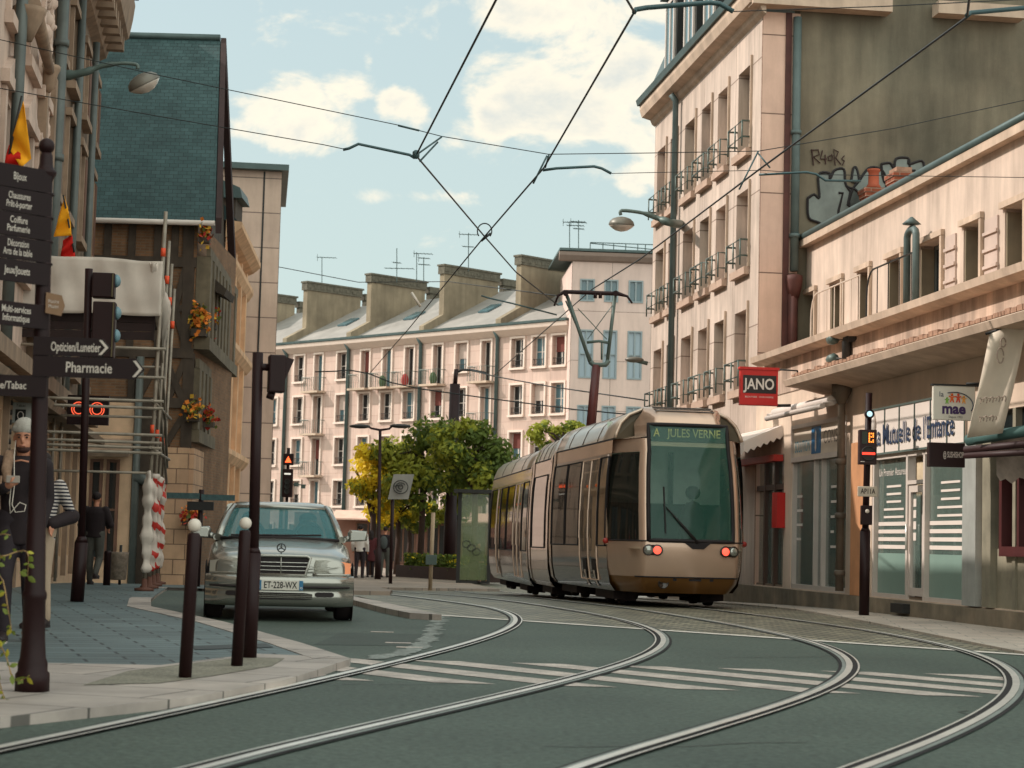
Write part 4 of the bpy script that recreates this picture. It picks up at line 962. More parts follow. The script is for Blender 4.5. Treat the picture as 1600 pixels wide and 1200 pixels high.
for a_, b_ in ((140, 160), (166, 186)):
    window(FH, FH.px(a_, 800)[0], FH.px(b_, 800)[0], .3, 2.7, .11, tf, M_shut, M_dglass, .07, 0, 1, .06)
MB().loft([[FH.p(u, 2.95, .11), FH.p(u, 2.75, .55), FH.p(u, 2.84, .6), FH.p(u, 3.2, .11)] for u in (wL, pa_)], smooth=False).build('shop_fascia', M_brstone, tf)
MB().tube([FH.p(pa_ + .1, zb, .15), FH.p(pa_ + .1, zpx(560), .15)], .09, 8).tube([FH.p(pa_ + .1, 2.3, .15), FH.p(pa_ + .5, 2.2, .15)], .14, 8).build('downpipe', M_grpipe, tf)
# roof slope towards the camera
zrdg = P(344, 62, YH + 3.6).z; ur = FH.px(344, 300)[0]
ov = .35
rfm = MB(); sl = math.hypot(3.6 + ov, zrdg - ze)
a0 = FH.p(wL - 1.5, ze - .06, ov); a1 = FH.p(ur - .04, ze - .06, ov)
b0 = P(100, 52, YH + 3.6); b0 = V((a0.x, YH + 3.6, zrdg)); b1 = V((P(344, 62, YH + 3.6).x, YH + 3.6, zrdg))
rfm.poly([a0, a1, b1, b0], [(0, 0), (a1.x - a0.x, 0), (a1.x - a0.x, sl), (0, sl)])
c0 = V((b0.x, YH + 7.3, ze)); c1 = V((b1.x - .4, YH + 7.3, ze))
rfm.poly([b0, b1, c1, c0], [(0, 0), (5, 0), (5, sl), (0, sl)])
ro = rfm.build('roof', M_slate, tf); so = ro.modifiers.new('t', 'SOLIDIFY'); so.thickness = .12; so.offset = -1
MB().tube([a0 + V((0, -.02, -.06)), a1 + V((0, -.02, -.06))], .07, 6).build('eaves_gutter', M_wframe, tf)
MB().tube([b0 + V((0, 0, .05)), b1 + V((0, 0, .05))], .09, 6).build('ridge', M_zinc, tf)
# verge boards and the gable face on the street side
gd = V((P(345, 700, YH + 8).x, YH + 8, 0)) - FH.p(0, 0); 
FS = Fr(FH.p(0, 0, .0), (gd.y, -gd.x))                           # street facade, u runs away from the camera
vb = MB()
for d in (0,):
    vb.loft([[a1 + V((.02, 0, -.3)), a1 + V((.16, 0, -.3)), a1 + V((.16, 0, .08)), a1 + V((.02, 0, .08))], [b1 + V((.02, 0, -.45)), b1 + V((.16, 0, -.45)), b1 + V((.16, 0, .05)), b1 + V((.02, 0, .05))], [c1 + V((.3, 0, -.3)), c1 + V((.5, 0, -.3)), c1 + V((.5, 0, .08)), c1 + V((.3, 0, .08))]], smooth=False)
vb.build('verge_board', mat('dark_verge', (50, 32, 30), .8, var=.2), tf)
LSF = gd.length
gm = MB(); gm.prism([FS.p(0, ze - .1, 0), FS.p(LSF * .9, ze - .1, 0), FS.p(LSF * .45, zrdg - .3, 0)], FS.n * -.2); gm.build('gable_wall', M_timber, tf)
# jettied storeys on the street side
jt = MB()
for y0, y1, d in ((385, 545, .22), (560, 690, .06)):
    v0, v1 = zpx(y1), zpx(y0)
    jt.box(FS, 0, LSF, v0, v0 + .3, 0, d + .16)
    for k in range(9): jt.box(FS, LSF * k / 9, LSF * (k + .52) / 9, v0 + .31, v1 - .23, 0, d + .12)
    jt.box(FS, 0, LSF, v1 - .22, v1, d + .002, d + .1)
jt.build('street_timbers', M_timb2, tf)
MB().box(FS, 0.05, LSF, zb, ze, -.4, -.003).build('street_wall', mat('dark_plaster', (92, 76, 60), .9, var=.4, scale=2.5, streak=.4, two=(62, 50, 42)), tf)
gl = MB()
for y0, y1 in ((405, 530), (575, 680)):
    for k in range(4): gl.box(FS, .4 + LSF * k * .24, 1.1 + LSF * k * .24, zpx(y1) + .5, zpx(y0) - .4, .0, .04)
gl.build('street_windows', M_dglass, tf)
stn = MB(); stn.box(FS, 0, LSF, zb, zpx(700), .0, .12); stn.build('stone_ground_floor', M_stoneq, tf)
pr = MB(); pr.prism([P(318, 420, YH + 1.2), P(354, 452, YH + 1.2), P(350, 462, YH + 1.2), P(330, 452, YH + 1.2), P(318, 445, YH + 1.2)], (0, 1.5, 0)); pr.build('porch_hood', M_timber, tf)
# flower boxes
M_fl = [mat('flower_red', (170, 44, 32), .8), mat('flower_orange', (204, 112, 34), .8), mat('flower_yellow', (196, 150, 46), .8), mat('flower_leaf', (84, 92, 40), .8)]
def flowers(px, py, Y, w, h, n, lab, seed, cols=(0, 1, 2, 3)):
    w *= .8; h *= .85; n = int(n * 1.3)
    c = P(px, py, Y); t = thing('flower_box', lab, 'flowers', c - V((0, 0, h / 2)), 'flower boxes on the timber house'); rg = random.Random(seed)
    MB().b3(c.x - w * .45, c.x + w * .45, c.y - .12, c.y + .12, c.z - h * .55, c.z - h * .3).build('planter', M_timber, t)
    for ci in cols:
        m = MB()
        for k in range(n):
            q = c + V((rg.gauss(0, w * .26), rg.gauss(0, .13), rg.gauss(0, h * .25))); s = .03 + rg.random() * .045
            a = V((rg.gauss(0, 1), rg.gauss(0, 1), rg.gauss(0, 1))).normalized() * s; b = a.cross(V((rg.gauss(0, 1), rg.gauss(0, 1), rg.gauss(0, 1)))).normalized() * s
            m.poly([q - a, q + b, q + a, q - b])
        m.build('blossoms' if ci < 3 else 'leaves', M_fl[ci], t)
flowers(320, 362, YH - .2, .35, .6, 26, 'red and yellow flowers high under the roof verge', 1)
flowers(312, 500, YH - .1, .5, .85, 46, 'orange flowers in a box on the middle storey, left of its pair', 2, (1, 2, 3, 1))
flowers(331, 492, YH + 1.5, .35, .8, 34, 'red and yellow flowers in a box on the middle storey, right of its pair', 3)
flowers(302, 640, YH - .15, .45, .6, 40, 'yellow and orange flowers above the stone base, left of its pair', 4, (1, 2, 3))
flowers(326, 650, YH + 1.2, .4, .6, 34, 'red and orange flowers above the stone base, right of its pair', 5, (0, 1, 3))
flowers(300, 806, YH - .4, .6, .5, 44, 'red and orange flowers low beside the stone base', 6, (0, 1, 3))
# -------- ornate orange stone house
YO = YH + 8
oo = thing('ornate_house', 'narrow ornate orange stone house between the timber house and the plain block', 'house', P(345, 880, YO))
o0 = P(344, 600, YO); o1 = P(378, 600, YO + 8); FO = Fr((o0.x, o0.y, 0), ((o1 - o0).y, -(o1 - o0).x)); LO = (o1 - o0).length
M_or = mat('orange_limestone', (204, 162, 126), .85, var=.2, scale=1.5, streak=.2)
zO = P(362, 380, YO + 3).z
ow = [(u, u + .8, v, v + 1.7) for u in (.8, 3.0, 5.2) for v in (1.2, 4.2, 7.0)]
wall(MB(), FO, 0, LO, -.6, zO, ow, .25).build('wall', M_or, oo)
for q in ow: window(FO, *q, -.25, oo, M_shut, M_dglass, .06)
MB().box(FO, 0, LO - .05, -.6, zO, -5, -.26).build('house_body', M_or, oo)
cc_ = MB()
for v, d in ((zO, .45), (zO - .9, .25), (zO - 3.3, .3), (zO - 6.4, .3)):
    cc_.loft([[FO.p(u, v + z, dd) for dd, z in ((0, -.3), (d * .5, -.2), (d, 0), (d, .15), (0, .2))] for u in (-.1, LO + .15)], smooth=False)
for u in (.25, 2.3, 4.5, 6.6): cc_.box(FO, u, u + .35, .2, zO - .4, .002, .14)
cc_.build('mouldings', M_or, oo)
MB().loft([[FO.p(u, zO + .2, .3), FO.p(u, zO + 2.4, -1.6), FO.p(u, zO + 2.4, -4), FO.p(u, zO + .2, -4)] for u in (0, LO)], smooth=False).build('roof', M_slate, oo)
d_ = P(352, 320, YO + 1)
MB().b3(d_.x - .15, d_.x + .3, d_.y, d_.y + 1.4, d_.z - .9, d_.z + .25).build('dormer', M_timber, oo)
MB().loft([[V((d_.x - .3, y, d_.z + .2)), V((d_.x + .5, y, d_.z + .2)), V((d_.x + .42, y, d_.z + .5)), V((d_.x - .3, y, d_.z + .8))] for y in (d_.y - .1, d_.y + 1.5)], smooth=False).build('dormer_roof', M_zinc, oo)
# -------- grey-pink slab block
YG = 64.0
FGk = Fr((P(429, 600, YG).x, YG, 0), (.13, -1))
zG = FGk.px(430, 268)[1]
gb_ = thing('plain_block', 'plain grey pink panelled block with a flat projecting roof, behind the half timbered house', 'building', FGk.p(-2, 0))
M_slab = mbrick('slab_panels', (196, 170, 152), (190, 164, 148), (124, 106, 96), 2.6, 1.18, .02, .85, 'UV', .1, .12, .2, off=0)
MB().box(FGk, -6, 0, -.7, zG, -7, 0).build('wall', M_slab, gb_)
MB().box(FGk, -6, .22, zG + .001, zG + .2, -7, .3).build('roof_slab', M_zinc, gb_)
MB().box(FGk, -.62, -.56, -.6, zG - .02, .001, .02).build('panel_joint', M_irn, gb_)
bpx = FGk.px(374, 480)
MB().lathe(FGk.p(bpx[0], bpx[1], .12), [(.08, -.8), (.2, 0), (.24, .35), (.1, .4)], 8).tube([FGk.p(bpx[0], 0, .12), FGk.p(bpx[0], bpx[1], .12)], .09, 8).build('downpipe', M_grpipe, gb_)
# -------- scaffold with white sheeting
sc = thing('scaffold', 'tube scaffold with white sheeting over its top and red and white wrapped legs', 'scaffold', GP(228, 31.4))
M_tube = mat('scaffold_tube', (138, 126, 112), .5, .3, var=.3, scale=4)
M_clamp = mat('orange_mark', (220, 78, 40), .6)
s0 = GP(226, 31.4); YS = s0.y
dirS = V((-.16, 1, 0)).normalized()
legs = [s0] + [V((P(px_, 900, YS + dy_).x, YS + dy_, s0.z)) for px_, dy_ in ((234, 1.5), (240, 3.0), (246, 4.4))]
tops = [P(235, 330, YS).z, P(241, 345, YS).z - .1, P(246, 372, YS).z, P(250, 398, YS).z]
back = [q + V((-1.9, .0, 0)) for q in legs]
tb = MB(); mk = MB()
lean = V((.013, 0, 1))
for q, z in zip(legs, tops):
    tb.tube([q, V((q.x + .1, q.y, z))], .032 if q is legs[0] else .028, 8)
    for x_, z_ in ((.085, z - .75), (.03, 2.6)): MB().tube([V((q.x + x_, q.y, z_)), V((q.x + x_, q.y, z_ + .14))], .04, 8).build('orange_band', M_clamp, sc)
for q in back: tb.tube([q, V((q.x, q.y, 4.6))], .028, 8)
for y in (545, 590, 627, 638, 680, 692, 700, 708): 
    z = P(225, y, YS).z
    tb.tube([V((s0.x - 3.6, YS - .05, z + .03)), V((s0.x + .2, YS - .05, z))], .028, 6)
    if y in (627, 700): tb.tube([V((s0.x + .06, YS - .3, z)), V((legs[3].x + .06, legs[3].y + .4, z))], .026, 6)
for k in range(4):
    z = 1.95 + k * 1.0; tb.tube([V((legs[k].x, legs[k].y, z)), V((legs[k].x - 2.4, legs[k].y + .05, z))], .024, 6)
a_ = P(252, 560, YS + 1); tb.tube([V((s0.x + .06, YS, P(235, 470, YS).z)), V((legs[3].x + .1, legs[3].y, 2.2))], .024, 6)
tb.tube([V((s0.x + .05, YS, P(235, 570, YS).z)), V((legs[3].x + .1, legs[3].y, 1.9))], .024, 6)
tb.build('tubes', M_tube, sc)
for k, q in enumerate(legs): MB().lathe(q, [(.16, 0), (.16, .04), (.05, .06), (.04, .2)], 8).build('base_foot', mat('wood_foot', (92, 58, 46), .8), sc)
bd = MB(); z0 = P(200, 530, YS).z; z1 = P(200, 462, YS).z
for k in range(5): bd.b3(s0.x - 3.7, s0.x - .02, YS + .05 + .012 * k, YS + .09 + .012 * k, z0 + (z1 - z0) * k / 5, z0 + (z1 - z0) * (k + .93) / 5)
bd.prism([V((s0.x - 3.7, YS + .15, z1 - .1)), V((s0.x - .02, YS + .15, z1 - .1)), V((legs[3].x - .02, legs[3].y, z1 - .1)), V((legs[3].x - 3.7, legs[3].y, z1 - .1))], (0, 0, .08))
bd.build('dark_boards', mat('dark_boards', (44, 28, 26), .8, var=.3, streak=.3), sc)
rgs = random.Random(4)
def sheetcloth(name, corners, nu, nv, amp, m, parent, seed):
    rg = random.Random(seed); rows = []
    ph = [rg.random() * 6 for _ in range(6)]
    for i in range(nv + 1):
        t = i / nv; l = corners[0].lerp(corners[3], t); r = corners[1].lerp(corners[2], t); row = []
        for j in range(nu + 1):
            s = j / nu; p = l.lerp(r, s)
            w = math.sin(s * 19 + ph[0] + t * 2) * .5 + math.sin(s * 37 + ph[1] - t * 4) * .3 + math.sin(t * 9 + s * 5 + ph[2]) * .4
            row.append(p + V((0, -amp * w, amp * .4 * math.sin(s * 11 + ph[3]) * (1 if i in (0, nv) else .3))))
        rows.append(row)
    o = MB().loft(rows, closed=False, caps=False).build(name, m, parent); s = o.modifiers.new('t', 'SOLIDIFY'); s.thickness = .01; return o
M_tarp = mat('white_tarp', (196, 182, 170), .7, var=.12, scale=2, streak=.08)
zt0, zt1 = P(230, 404, YS).z, P(230, 492, YS).z
sheetcloth('sheeting', [V((s0.x - 2.3, YS - .08, zt0 + .02)), V((s0.x + .1, YS - .08, zt0 - .05)), V((s0.x + .1, YS - .08, zt1 - .02)), V((s0.x - 2.3, YS - .08, zt1))], 60, 16, .03, M_tarp, sc, 1)
bd_ = MB(); rg = random.Random(12); rings = []
for i in range(26):
    t = i / 25; c = P(240 + 16 * t + 4 * math.sin(t * 3.1), 412 + 132 * t, YS - .1 + .8 * t); r = .03 + .10 * math.sin(math.pi * min(1, t * 1.05 + .06)) ** .8
    rings.append([c + V((math.cos(a) * r * (1 + .28 * math.sin(3 * a + t * 14)), math.sin(a) * r * .8, .03 * math.sin(5 * a + i))) for a in [2 * math.pi * j / 16 for j in range(16)]])
bd_.loft(rings); bd_.build('gathered_sheeting', M_tarp, sc)
# wrapped legs
def mwrap():
    m = mat('hazard_wrap', (190, 174, 162), .6, var=0); nt = m.node_tree; N = nt.nodes; L = nt.links; w = N.new('ShaderNodeTexWave'); w.inputs['Scale'].default_value = 1.1; w.inputs['Distortion'].default_value = 5; w.inputs['Detail'].default_value = 2; w.inputs['Detail Scale'].default_value = 2.2
    tc = N.new('ShaderNodeTexCoord'); mp = N.new('ShaderNodeMapping'); mp.inputs['Rotation'].default_value = (0, .9, .3); L.new(tc.outputs['Object'], mp.inputs[0]); L.new(mp.outputs[0], w.inputs['Vector'])
    r = N.new('ShaderNodeValToRGB'); r.color_ramp.elements[0].color = (*lin((186, 48, 38)), 1); r.color_ramp.elements[1].color = (*lin((192, 176, 164)), 1); r.color_ramp.elements[0].position = .22; r.color_ramp.elements[1].position = .3
    L.new(w.outputs['Fac'], r.inputs[0]); L.new(r.outputs[0], N['Principled BSDF'].inputs['Base Color']); return m
M_wrap = mwrap()
for k, q in enumerate(legs):
    rg = random.Random(k + 3); w = MB(); rings = []
    for i in range(34):
        z = .3 + i * .05; nb = .018 * math.sin(z * 9 + k * 2) + .016 * math.sin(z * 23 + k); tw = z * 3
        rings.append([q + V((.012, 0, z)) + V((math.cos(a), math.sin(a), 0)) * ((.045 if i in (0, 33) else .078) + nb + .014 * math.sin(3 * a + tw) + rg.uniform(-.008, .008)) + V((0, 0, rg.uniform(-.01, .01))) for a in [2 * math.pi * j / 14 for j in range(14)]])
    w.loft(rings); w.build('wrapped_padding', M_tarp if k == 0 else M_wrap, sc)
# -------- signs and bits on the shop fronts
YT = 33.5
so_ = thing('optician_sign', 'dark maroon hanging sign with two glowing red rings between the scaffold rails', 'sign', P(138, 640, YT))
Fo = faceframe(138, 640, YT); s_ = YT / 3000
MB().box(Fo, -32 * s_, 32 * s_, -24 * s_, 22 * s_, -.06, .06).build('sign_board', M_maroon, so_, .01)
for x in (-14, 14):
    r_ = MB(); 
    for rr_ in (11, 7.5): r_.tube([Fo.p((x + math.cos(k * .3927) * rr_) * s_, math.sin(k * .3927) * rr_ * s_, .07) for k in range(17)], .010, 6)
    r_.build('neon_ring', emis('neon_red', (236, 92, 60), .8), so_)
tb_ = thing('tobacco_sign', 'small white and grey plate sign reading Tabac beside the finger post', 'sign', P(33, 645, 30))
Ft = faceframe(33, 645, 30); s_ = .01
MB().box(Ft, -17 * s_, 17 * s_, -16 * s_, 16 * s_, -.05, .05).build('sign_board', mat('plate_grey', (168, 168, 162), .6), tb_, .006)
MB().box(Ft, -8 * s_, 8 * s_, -14 * s_, 5 * s_, .051, .056).build('dark_panel', M_irn, tb_)
MB().tube([Ft.p(math.cos(k * .524) * 4.5 * s_, -4.5 * s_ + math.sin(k * .524) * 6 * s_, .06) for k in range(13)], .008, 5).build('ring_mark', M_white, tb_)
txt('Tabac', Ft, 0, 11 * s_, 6.5 * s_, M_irn, tb_, .053)
# striped pole strip at the edge and ornamental bracket
sp_ = thing('striped_column', 'striped dark and pale wall column at the left edge above the man in the beanie', 'column', P(10, 650, 29))
cl = P(8, 700, 29.4); m = MB(); m2_ = MB()
for k in range(16): (m if k % 2 else m2_).tube([V((cl.x, cl.y, 1.9 + k * .075)), V((cl.x, cl.y, 1.9 + (k + 1) * .075 - .004))], .085, 10)
m.build('dark_bands', M_irn, sp_); m2_.build('pale_bands', M_brstone, sp_)
MB().lathe((cl.x, cl.y, .05), [(.09, 0), (.07, .2), (.07, 1.84)], 10).build('shaft', M_irn, sp_)
# flags
def flag(px0, py0, px1, py1, Y, pts, split, lab):
    t = thing('flag', lab, 'flag', P(px1, py1, Y), 'yellow and red flags on the left house fronts')
    MB().tube([P(px0, py0, Y), P(px1, py1, Y)], .016, 6).build('flag_pole', M_irn, t)
    for nm, poly, c in (('yellow_cloth', pts, (232, 158, 30)), ('red_cloth', split, (196, 34, 26))):
        # folded cloth: ribbon with wavy depth
        m = MB(); n = len(poly) // 2; top = poly[:n]; bot = poly[n:][::-1]; rows = []
        for i in range(13):
            s = i / 12; row = []
            for line in (top, bot):
                k = s * (n - 1); a = min(int(k), n - 2); f = k - a
                row.append(V(line[a]).lerp(V(line[a + 1]), f))
            rows.append([P(*row[0].lerp(row[1], j / 6), Y + .07 * math.sin(s * 9 + j * .5)) for j in range(7)])
        m.loft(rows, closed=False, caps=False); o = m.build(nm, mat(nm, c, .75, var=.1, scale=3, spec=.2), t); q = o.modifiers.new('t', 'SOLIDIFY'); q.thickness = .008
flag(34, 150, 9, 265, 27.0, [(36, 158), (24, 200), (14, 232), (35, 263), (49, 246), (38, 170)][:3] + [(33, 262), (49, 248), (38, 165)], [(14, 226), (8, 250), (5, 272), (32, 270), (33, 255), (32, 240)], 'yellow and red flag on a dark pole, the upper one beside the finger post top')
flag(99, 305, 118, 405, 32, [(101, 306), (90, 345), (84, 370), (112, 368), (110, 345), (106, 325)], [(99, 376), (96, 392), (94, 404), (118, 404), (115, 385), (112, 366)], 'yellow and red flag hanging above the white scaffold sheeting')
# ================================================================ background: apartment row, office block, trees, plaza
pA = P(888, 600, 113)
FA = Fr((pA.x, pA.y, 0), (-.71, -.704))
M_apt = mbrick('apartment_panels', (198, 170, 156), (188, 160, 147), (168, 134, 120), 1.5, .75, .012, .85, 'UV', .12, .14, .2, off=0, scale=.4)
M_white2 = mat('pale_surround', (214, 192, 178), .7, var=.06)
M_fire = mat('firewall_render', (132, 118, 98), .95, var=.25, scale=.6, streak=.2)
M_fbrick = mat('firewall_brick', (92, 86, 74), .9, var=.35, scale=5)
M_aroof = mat('pale_slate_roof', (140, 134, 128), .6, var=.15, scale=.8, streak=.08)
M_curt = mat('red_curtain', (104, 50, 42), .8)
ap = thing('apartment_block', 'long pink panelled apartment block with tall chimney walls along its roof, closing the street', 'building', FA.p(-20, 0))
zE = FA.px(820, 512)[1]
uL = -47.0
colspx = [(388, 'W'), (427, 'W'), (467, 'W'), (497, 'B'), (534, 'W'), (570, 'D'), (604, 'D'), (639, 'D'), (683, 'D'), (720, 'W'), (759, 'B'), (807.5, 'W'), (841, 'W'), (872, 'W')]
rowz = [(FA.px(534, 592)[1], FA.px(534, 551)[1]), (FA.px(534, 659)[1], FA.px(534, 617)[1]), (FA.px(529, 725)[1], FA.px(529, 684)[1]), (FA.px(527, 790)[1], FA.px(527, 751)[1])]
rowz.append((rowz[3][0] - 2.95, rowz[3][1] - 2.95))
holes = []
for px, k in colspx:
    u = FA.px(px, 620)[0]
    for r, (a, b) in enumerate(rowz):
        bal = (k == 'B' and r < 4) or (k == 'D' and r == 0); w = .52 if not bal else .42
        holes.append((u - w, u + w, a - (.75 if bal else 0), b, bal, r, px))
wall(MB(), FA, uL, 0, -1, zE - .1, [h[:4] for h in holes], .32).build('wall', M_apt, ap)
for n_, (a, b, c, e_, bal, r, px) in enumerate(holes):
    w = window(FA, a, b, c, e_, -.32, ap, M_wframe, M_dglass if n_ % 3 else M_bglass, .07, 1, 1 if not bal else 0, .06)
    s = MB(); t = .13
    s.box(FA, a - t, a - .003, c - .02, e_ + t, .002, .09); s.box(FA, b + .003, b + t, c - .02, e_ + t, .002, .09); s.box(FA, a - .002, b + .002, e_ + .003, e_ + t, .002, .09)
    if not bal: s.box(FA, a - t - .03, b + t + .03, c - .15, c - .021, .002, .16)
    s.build('surround', M_white2, w)
    if n_ % 4 == 1: MB().box(FA, a + .08, b - .08, c + (e_ - c) * .45, e_ - .06, -.25, -.23).build('blind', M_curt if n_ % 8 == 1 else M_blind, w)
    if bal:
        bl = MB().box(FA, a - .55, b + .35, c - .14, c - .01, .003, .75).build('balcony', M_cornice, ap)
        rr = MB()
        rr.tube([FA.p(a - .52, c + .9, 0), FA.p(a - .52, c + .9, .72), FA.p(b + .32, c + .9, .72), FA.p(b + .32, c + .9, 0)], .025, 5)
        for q in range(9):
            u = a - .52 + (b - a + .84) * q / 8; rr.tube([FA.p(u, c, .72), FA.p(u, c + .9, .72)], .014, 4)
        for d in (.2, .45): rr.tube([FA.p(a - .52, c, d), FA.p(a - .52, c + .9, d)], .014, 4); rr.tube([FA.p(b + .32, c, d), FA.p(b + .32, c + .9, d)], .014, 4)
        rr.build('balcony_rail', M_irng, bl)
        if px in (604, 639, 683): MB().ball(FA.p((a + b) / 2, c + .35, .4), .25, .2, .42, 9, 7).build('balcony_plant' if px != 639 else 'balcony_parasol', mat('potted_green', (70, 84, 52), .9) if px != 639 else mat('red_cloth_bundle', (160, 50, 44), .8), bl)
    elif r < 4:
        rr = MB()
        for v in (c + .12, c + .42): rr.tube([FA.p(a, v, -.02), FA.p(b, v, -.02)], .02, 4)
        for q in range(5): u = a + (b - a) * (q + .5) / 5; rr.tube([FA.p(u, c + .12, -.02), FA.p(u, c + .42, -.02)], .014, 4)
        rr.build('window_rail', M_irn, w)
MB().loft([[FA.p(u, zE + z, d) for d, z in ((0, -.5), (.1, -.45), (.55, -.12), (.62, .12), (0, .14))] for u in (uL, .3)], smooth=False).build('cornice', M_white2, ap)
MB().loft([[FA.p(u, zE + z, d) for d, z in ((.3, .15), (.68, .15), (.7, .3), (.3, .3))] for u in (uL, .3)], smooth=False).build('gutter', M_zinc, ap)
MB().loft([[FA.p(u, zE + .16, .35), FA.p(u, zE + 3.55, -6.4), FA.p(u, zE + .1, -12.5), FA.p(u, zE - .2, -6)] for u in (uL, .1)], smooth=False).build('roof', M_aroof, ap)
feet = [FA.px(x, y)[0] for x, y in ((350, 552), (452, 540), (552, 528), (666, 516), (786, 503))]
for n_, u in enumerate(feet):
    pr = [(.42, .1), (.42, .62), (-1.25, 1.5), (-1.25, 4.15), (-6.1, 4.15), (-6.1, 3.2), (-3, 1.6)]
    fw = MB().prism([FA.p(u - .22, zE + z, d) for d, z in pr], FA.u * .44).build('chimney_wall', M_fire, ap)
    cp = MB().prism([FA.p(u - .3, zE + 4.152 + z, d) for d, z in ((-1.15, 0), (-1.15, .5), (-6.2, .5), (-6.2, 0))], FA.u * .6)
    for q in range(8): cp.box(FA, u - .33, u + .33, zE + 4.3, zE + 4.5, -1.5 - q * .58, -1.2 - q * .58)
    cp.prism([FA.p(u - .36, zE + 4.653 + z, d) for d, z in ((-1.1, 0), (-1.1, .12), (-6.3, .12), (-6.3, 0))], FA.u * .72)
    cp.build('brick_cap', M_fbrick, fw)
    s2 = MB().prism([FA.p(u - .2, zE + z, d) for d, z in ((-6.6, 2.6), (-6.6, 4.0), (-9.5, 4.0), (-9.5, 1))], FA.u * .4).prism([FA.p(u - .28, zE + z, d) for d, z in ((-6.5, 4.002), (-6.5, 4.45), (-9.6, 4.45), (-9.6, 4.002))], FA.u * .56)
    s2.build('rear_chimney', M_fbrick, ap)
for x, y in ((450, 560), (547, 550), (660, 540), (780, 525)):
    u = FA.px(x, y)[0]; MB().tube([FA.p(u, -.3, .14), FA.p(u, zE - .5, .14), FA.p(u, zE - .05, .45)], .12, 8).build('downpipe', M_zinc, ap)
for n_, u in enumerate(feet[1:]):
    MB().box(FA, u + 1.9, u + 2.7, zE + 1.55, zE + 1.62, -2.2, -3.4) if False else None
    sk = MB(); c = FA.p(u + 2.6, 0, 0)
    a_, b_ = (-2.4, 1.62), (-3.6, 2.22)
    sk.poly([FA.p(u + 2.2, zE + a_[1], a_[0]), FA.p(u + 3.1, zE + a_[1], a_[0]), FA.p(u + 3.1, zE + b_[1], b_[0]), FA.p(u + 2.2, zE + b_[1], b_[0])])
    o = sk.build('skylight', M_bglass, ap); q = o.modifiers.new('t', 'SOLIDIFY'); q.thickness = .1; q.offset = 0
# antennas on the roof
def antenna(px, y0, y1, Y, arms, lab):
    t = thing('aerial', lab, 'aerial', P(px, y1, Y), 'television aerials on the roofs'); m = MB(); m.tube([P(px, y1 + 10, Y), P(px, y0, Y)], .03, 5)
    for yy, l, rr in arms:
        m.tube([P(px - l, yy, Y), P(px + rr, yy + 1, Y)], .026, 5)
        for k in range(6):
            x = px - l + (l + rr) * k / 5; h = .25 + .08 * (k % 2); c = P(x, yy + 1 * k / 5, Y); m.tube([c + V((-.05, -h, 0)), c + V((.05, h, 0))], .016, 4)
        if yy - y0 < 6: m.tube([P(px - l, yy - 5, Y), P(px - l, yy + 6, Y)], .016, 4)
    m.build('mast_and_rods', M_zinc, t)
YR = 128
antenna(503, 401, 440, 140, [(402, 7, 22)], 'lone T shaped aerial left of the others')
antenna(620, 388, 432, YR, [(419, 18, 26), (410, 6, 6)], 'tall aerial with a low cross rod, second from the left')
antenna(651, 394, 430, YR, [(396, 4, 24)], 'aerial with one long top rod, third from the left')
antenna(662, 402, 432, YR, [(403, 8, 9), (413, 8, 9)], 'small twin rod aerial tucked beside the long topped one')
antenna(732, 364, 414, YR - 4, [(366, 14, 14), (385, 9, 8)], 'aerial behind the crossing tram wires')
antenna(890, 346, 392, 116, [(347, 10, 26), (352, 4, 22)], 'aerial with long top rods near the office roof, left of a pair')
antenna(904, 344, 392, 116, [(346, 12, 10), (357, 8, 8)], 'aerial with short rods near the office roof, right of a pair')
# office block
pO = P(890, 600, 111); FO2 = Fr((pO.x, pO.y, 0), (.06, -1))
of = thing('office_block', 'grey pink office block with tall blue framed windows behind the tram pantograph', 'building', FO2.p(0, 0))
M_off = mbrick('office_panels', (206, 180, 168), (200, 176, 166), (140, 122, 112), 2.35, 2.9, .02, .85, 'UV', .1, .1, .2, off=0, scale=.4)
zO2 = FO2.px(890, 408)[1]; uO = FO2.px(1030, 500)[0] + 3
M_bfr = mat('blue_window_frame', (132, 142, 144), .5, var=.08)
oh = []
for a, b in ((905, 928), (943, 965), (981, 1004)):
    for t, bt in ((437, 472), (516, 592), (634, 700)):
        ua, ub = FO2.px(a, 500)[0], FO2.px(b, 500)[0]; oh.append((ua, ub, FO2.px(950, bt)[1], FO2.px(950, t)[1]))
wall(MB(), FO2, 0, uO, -1, zO2, oh, .15).build('wall', M_off, of)
MB().box(FO2, 0, uO, -1, zO2, -8, -.16).build('building_body', M_off, of)
M_oglass = glassm('office_glass', (150, 166, 176), 1, .1, .7)
for q in oh: window(FO2, *q, -.15, of, M_bfr, M_oglass if q[3] - q[2] > 1.5 else M_bglass, .09, 1, 1 if q[3] - q[2] > 1.5 else 0, .2)
MB().loft([[FO2.p(u, zO2 + z, d) for d, z in ((0, 0), (.2, .05), (.45, .3), (.5, .5), (0, .55))] for u in (-.8, uO)], smooth=False).build('cornice', M_off, of)
MB().box(FO2, -.8, uO, zO2 + .552, zO2 + .7, -8, .55).build('roof_edge', M_zinc, of)
rr = MB()
ur = [FO2.px(x, 380)[0] for x in (925, 945, 962, 981, 1000, 1012)]
for u in ur: rr.tube([FO2.p(u, zO2 + .7, -1), FO2.p(u, zO2 + 1.3, -1)], .03, 5)
rr.tube([FO2.p(ur[0], zO2 + 1.3, -1), FO2.p(uO, zO2 + 1.3, -1)], .03, 5); rr.tube([FO2.p(ur[0], zO2 + 1.25, -1), FO2.p(uO, zO2 + .8, -1)], .03, 5)
rr.build('roof_rail', M_zinc, of)
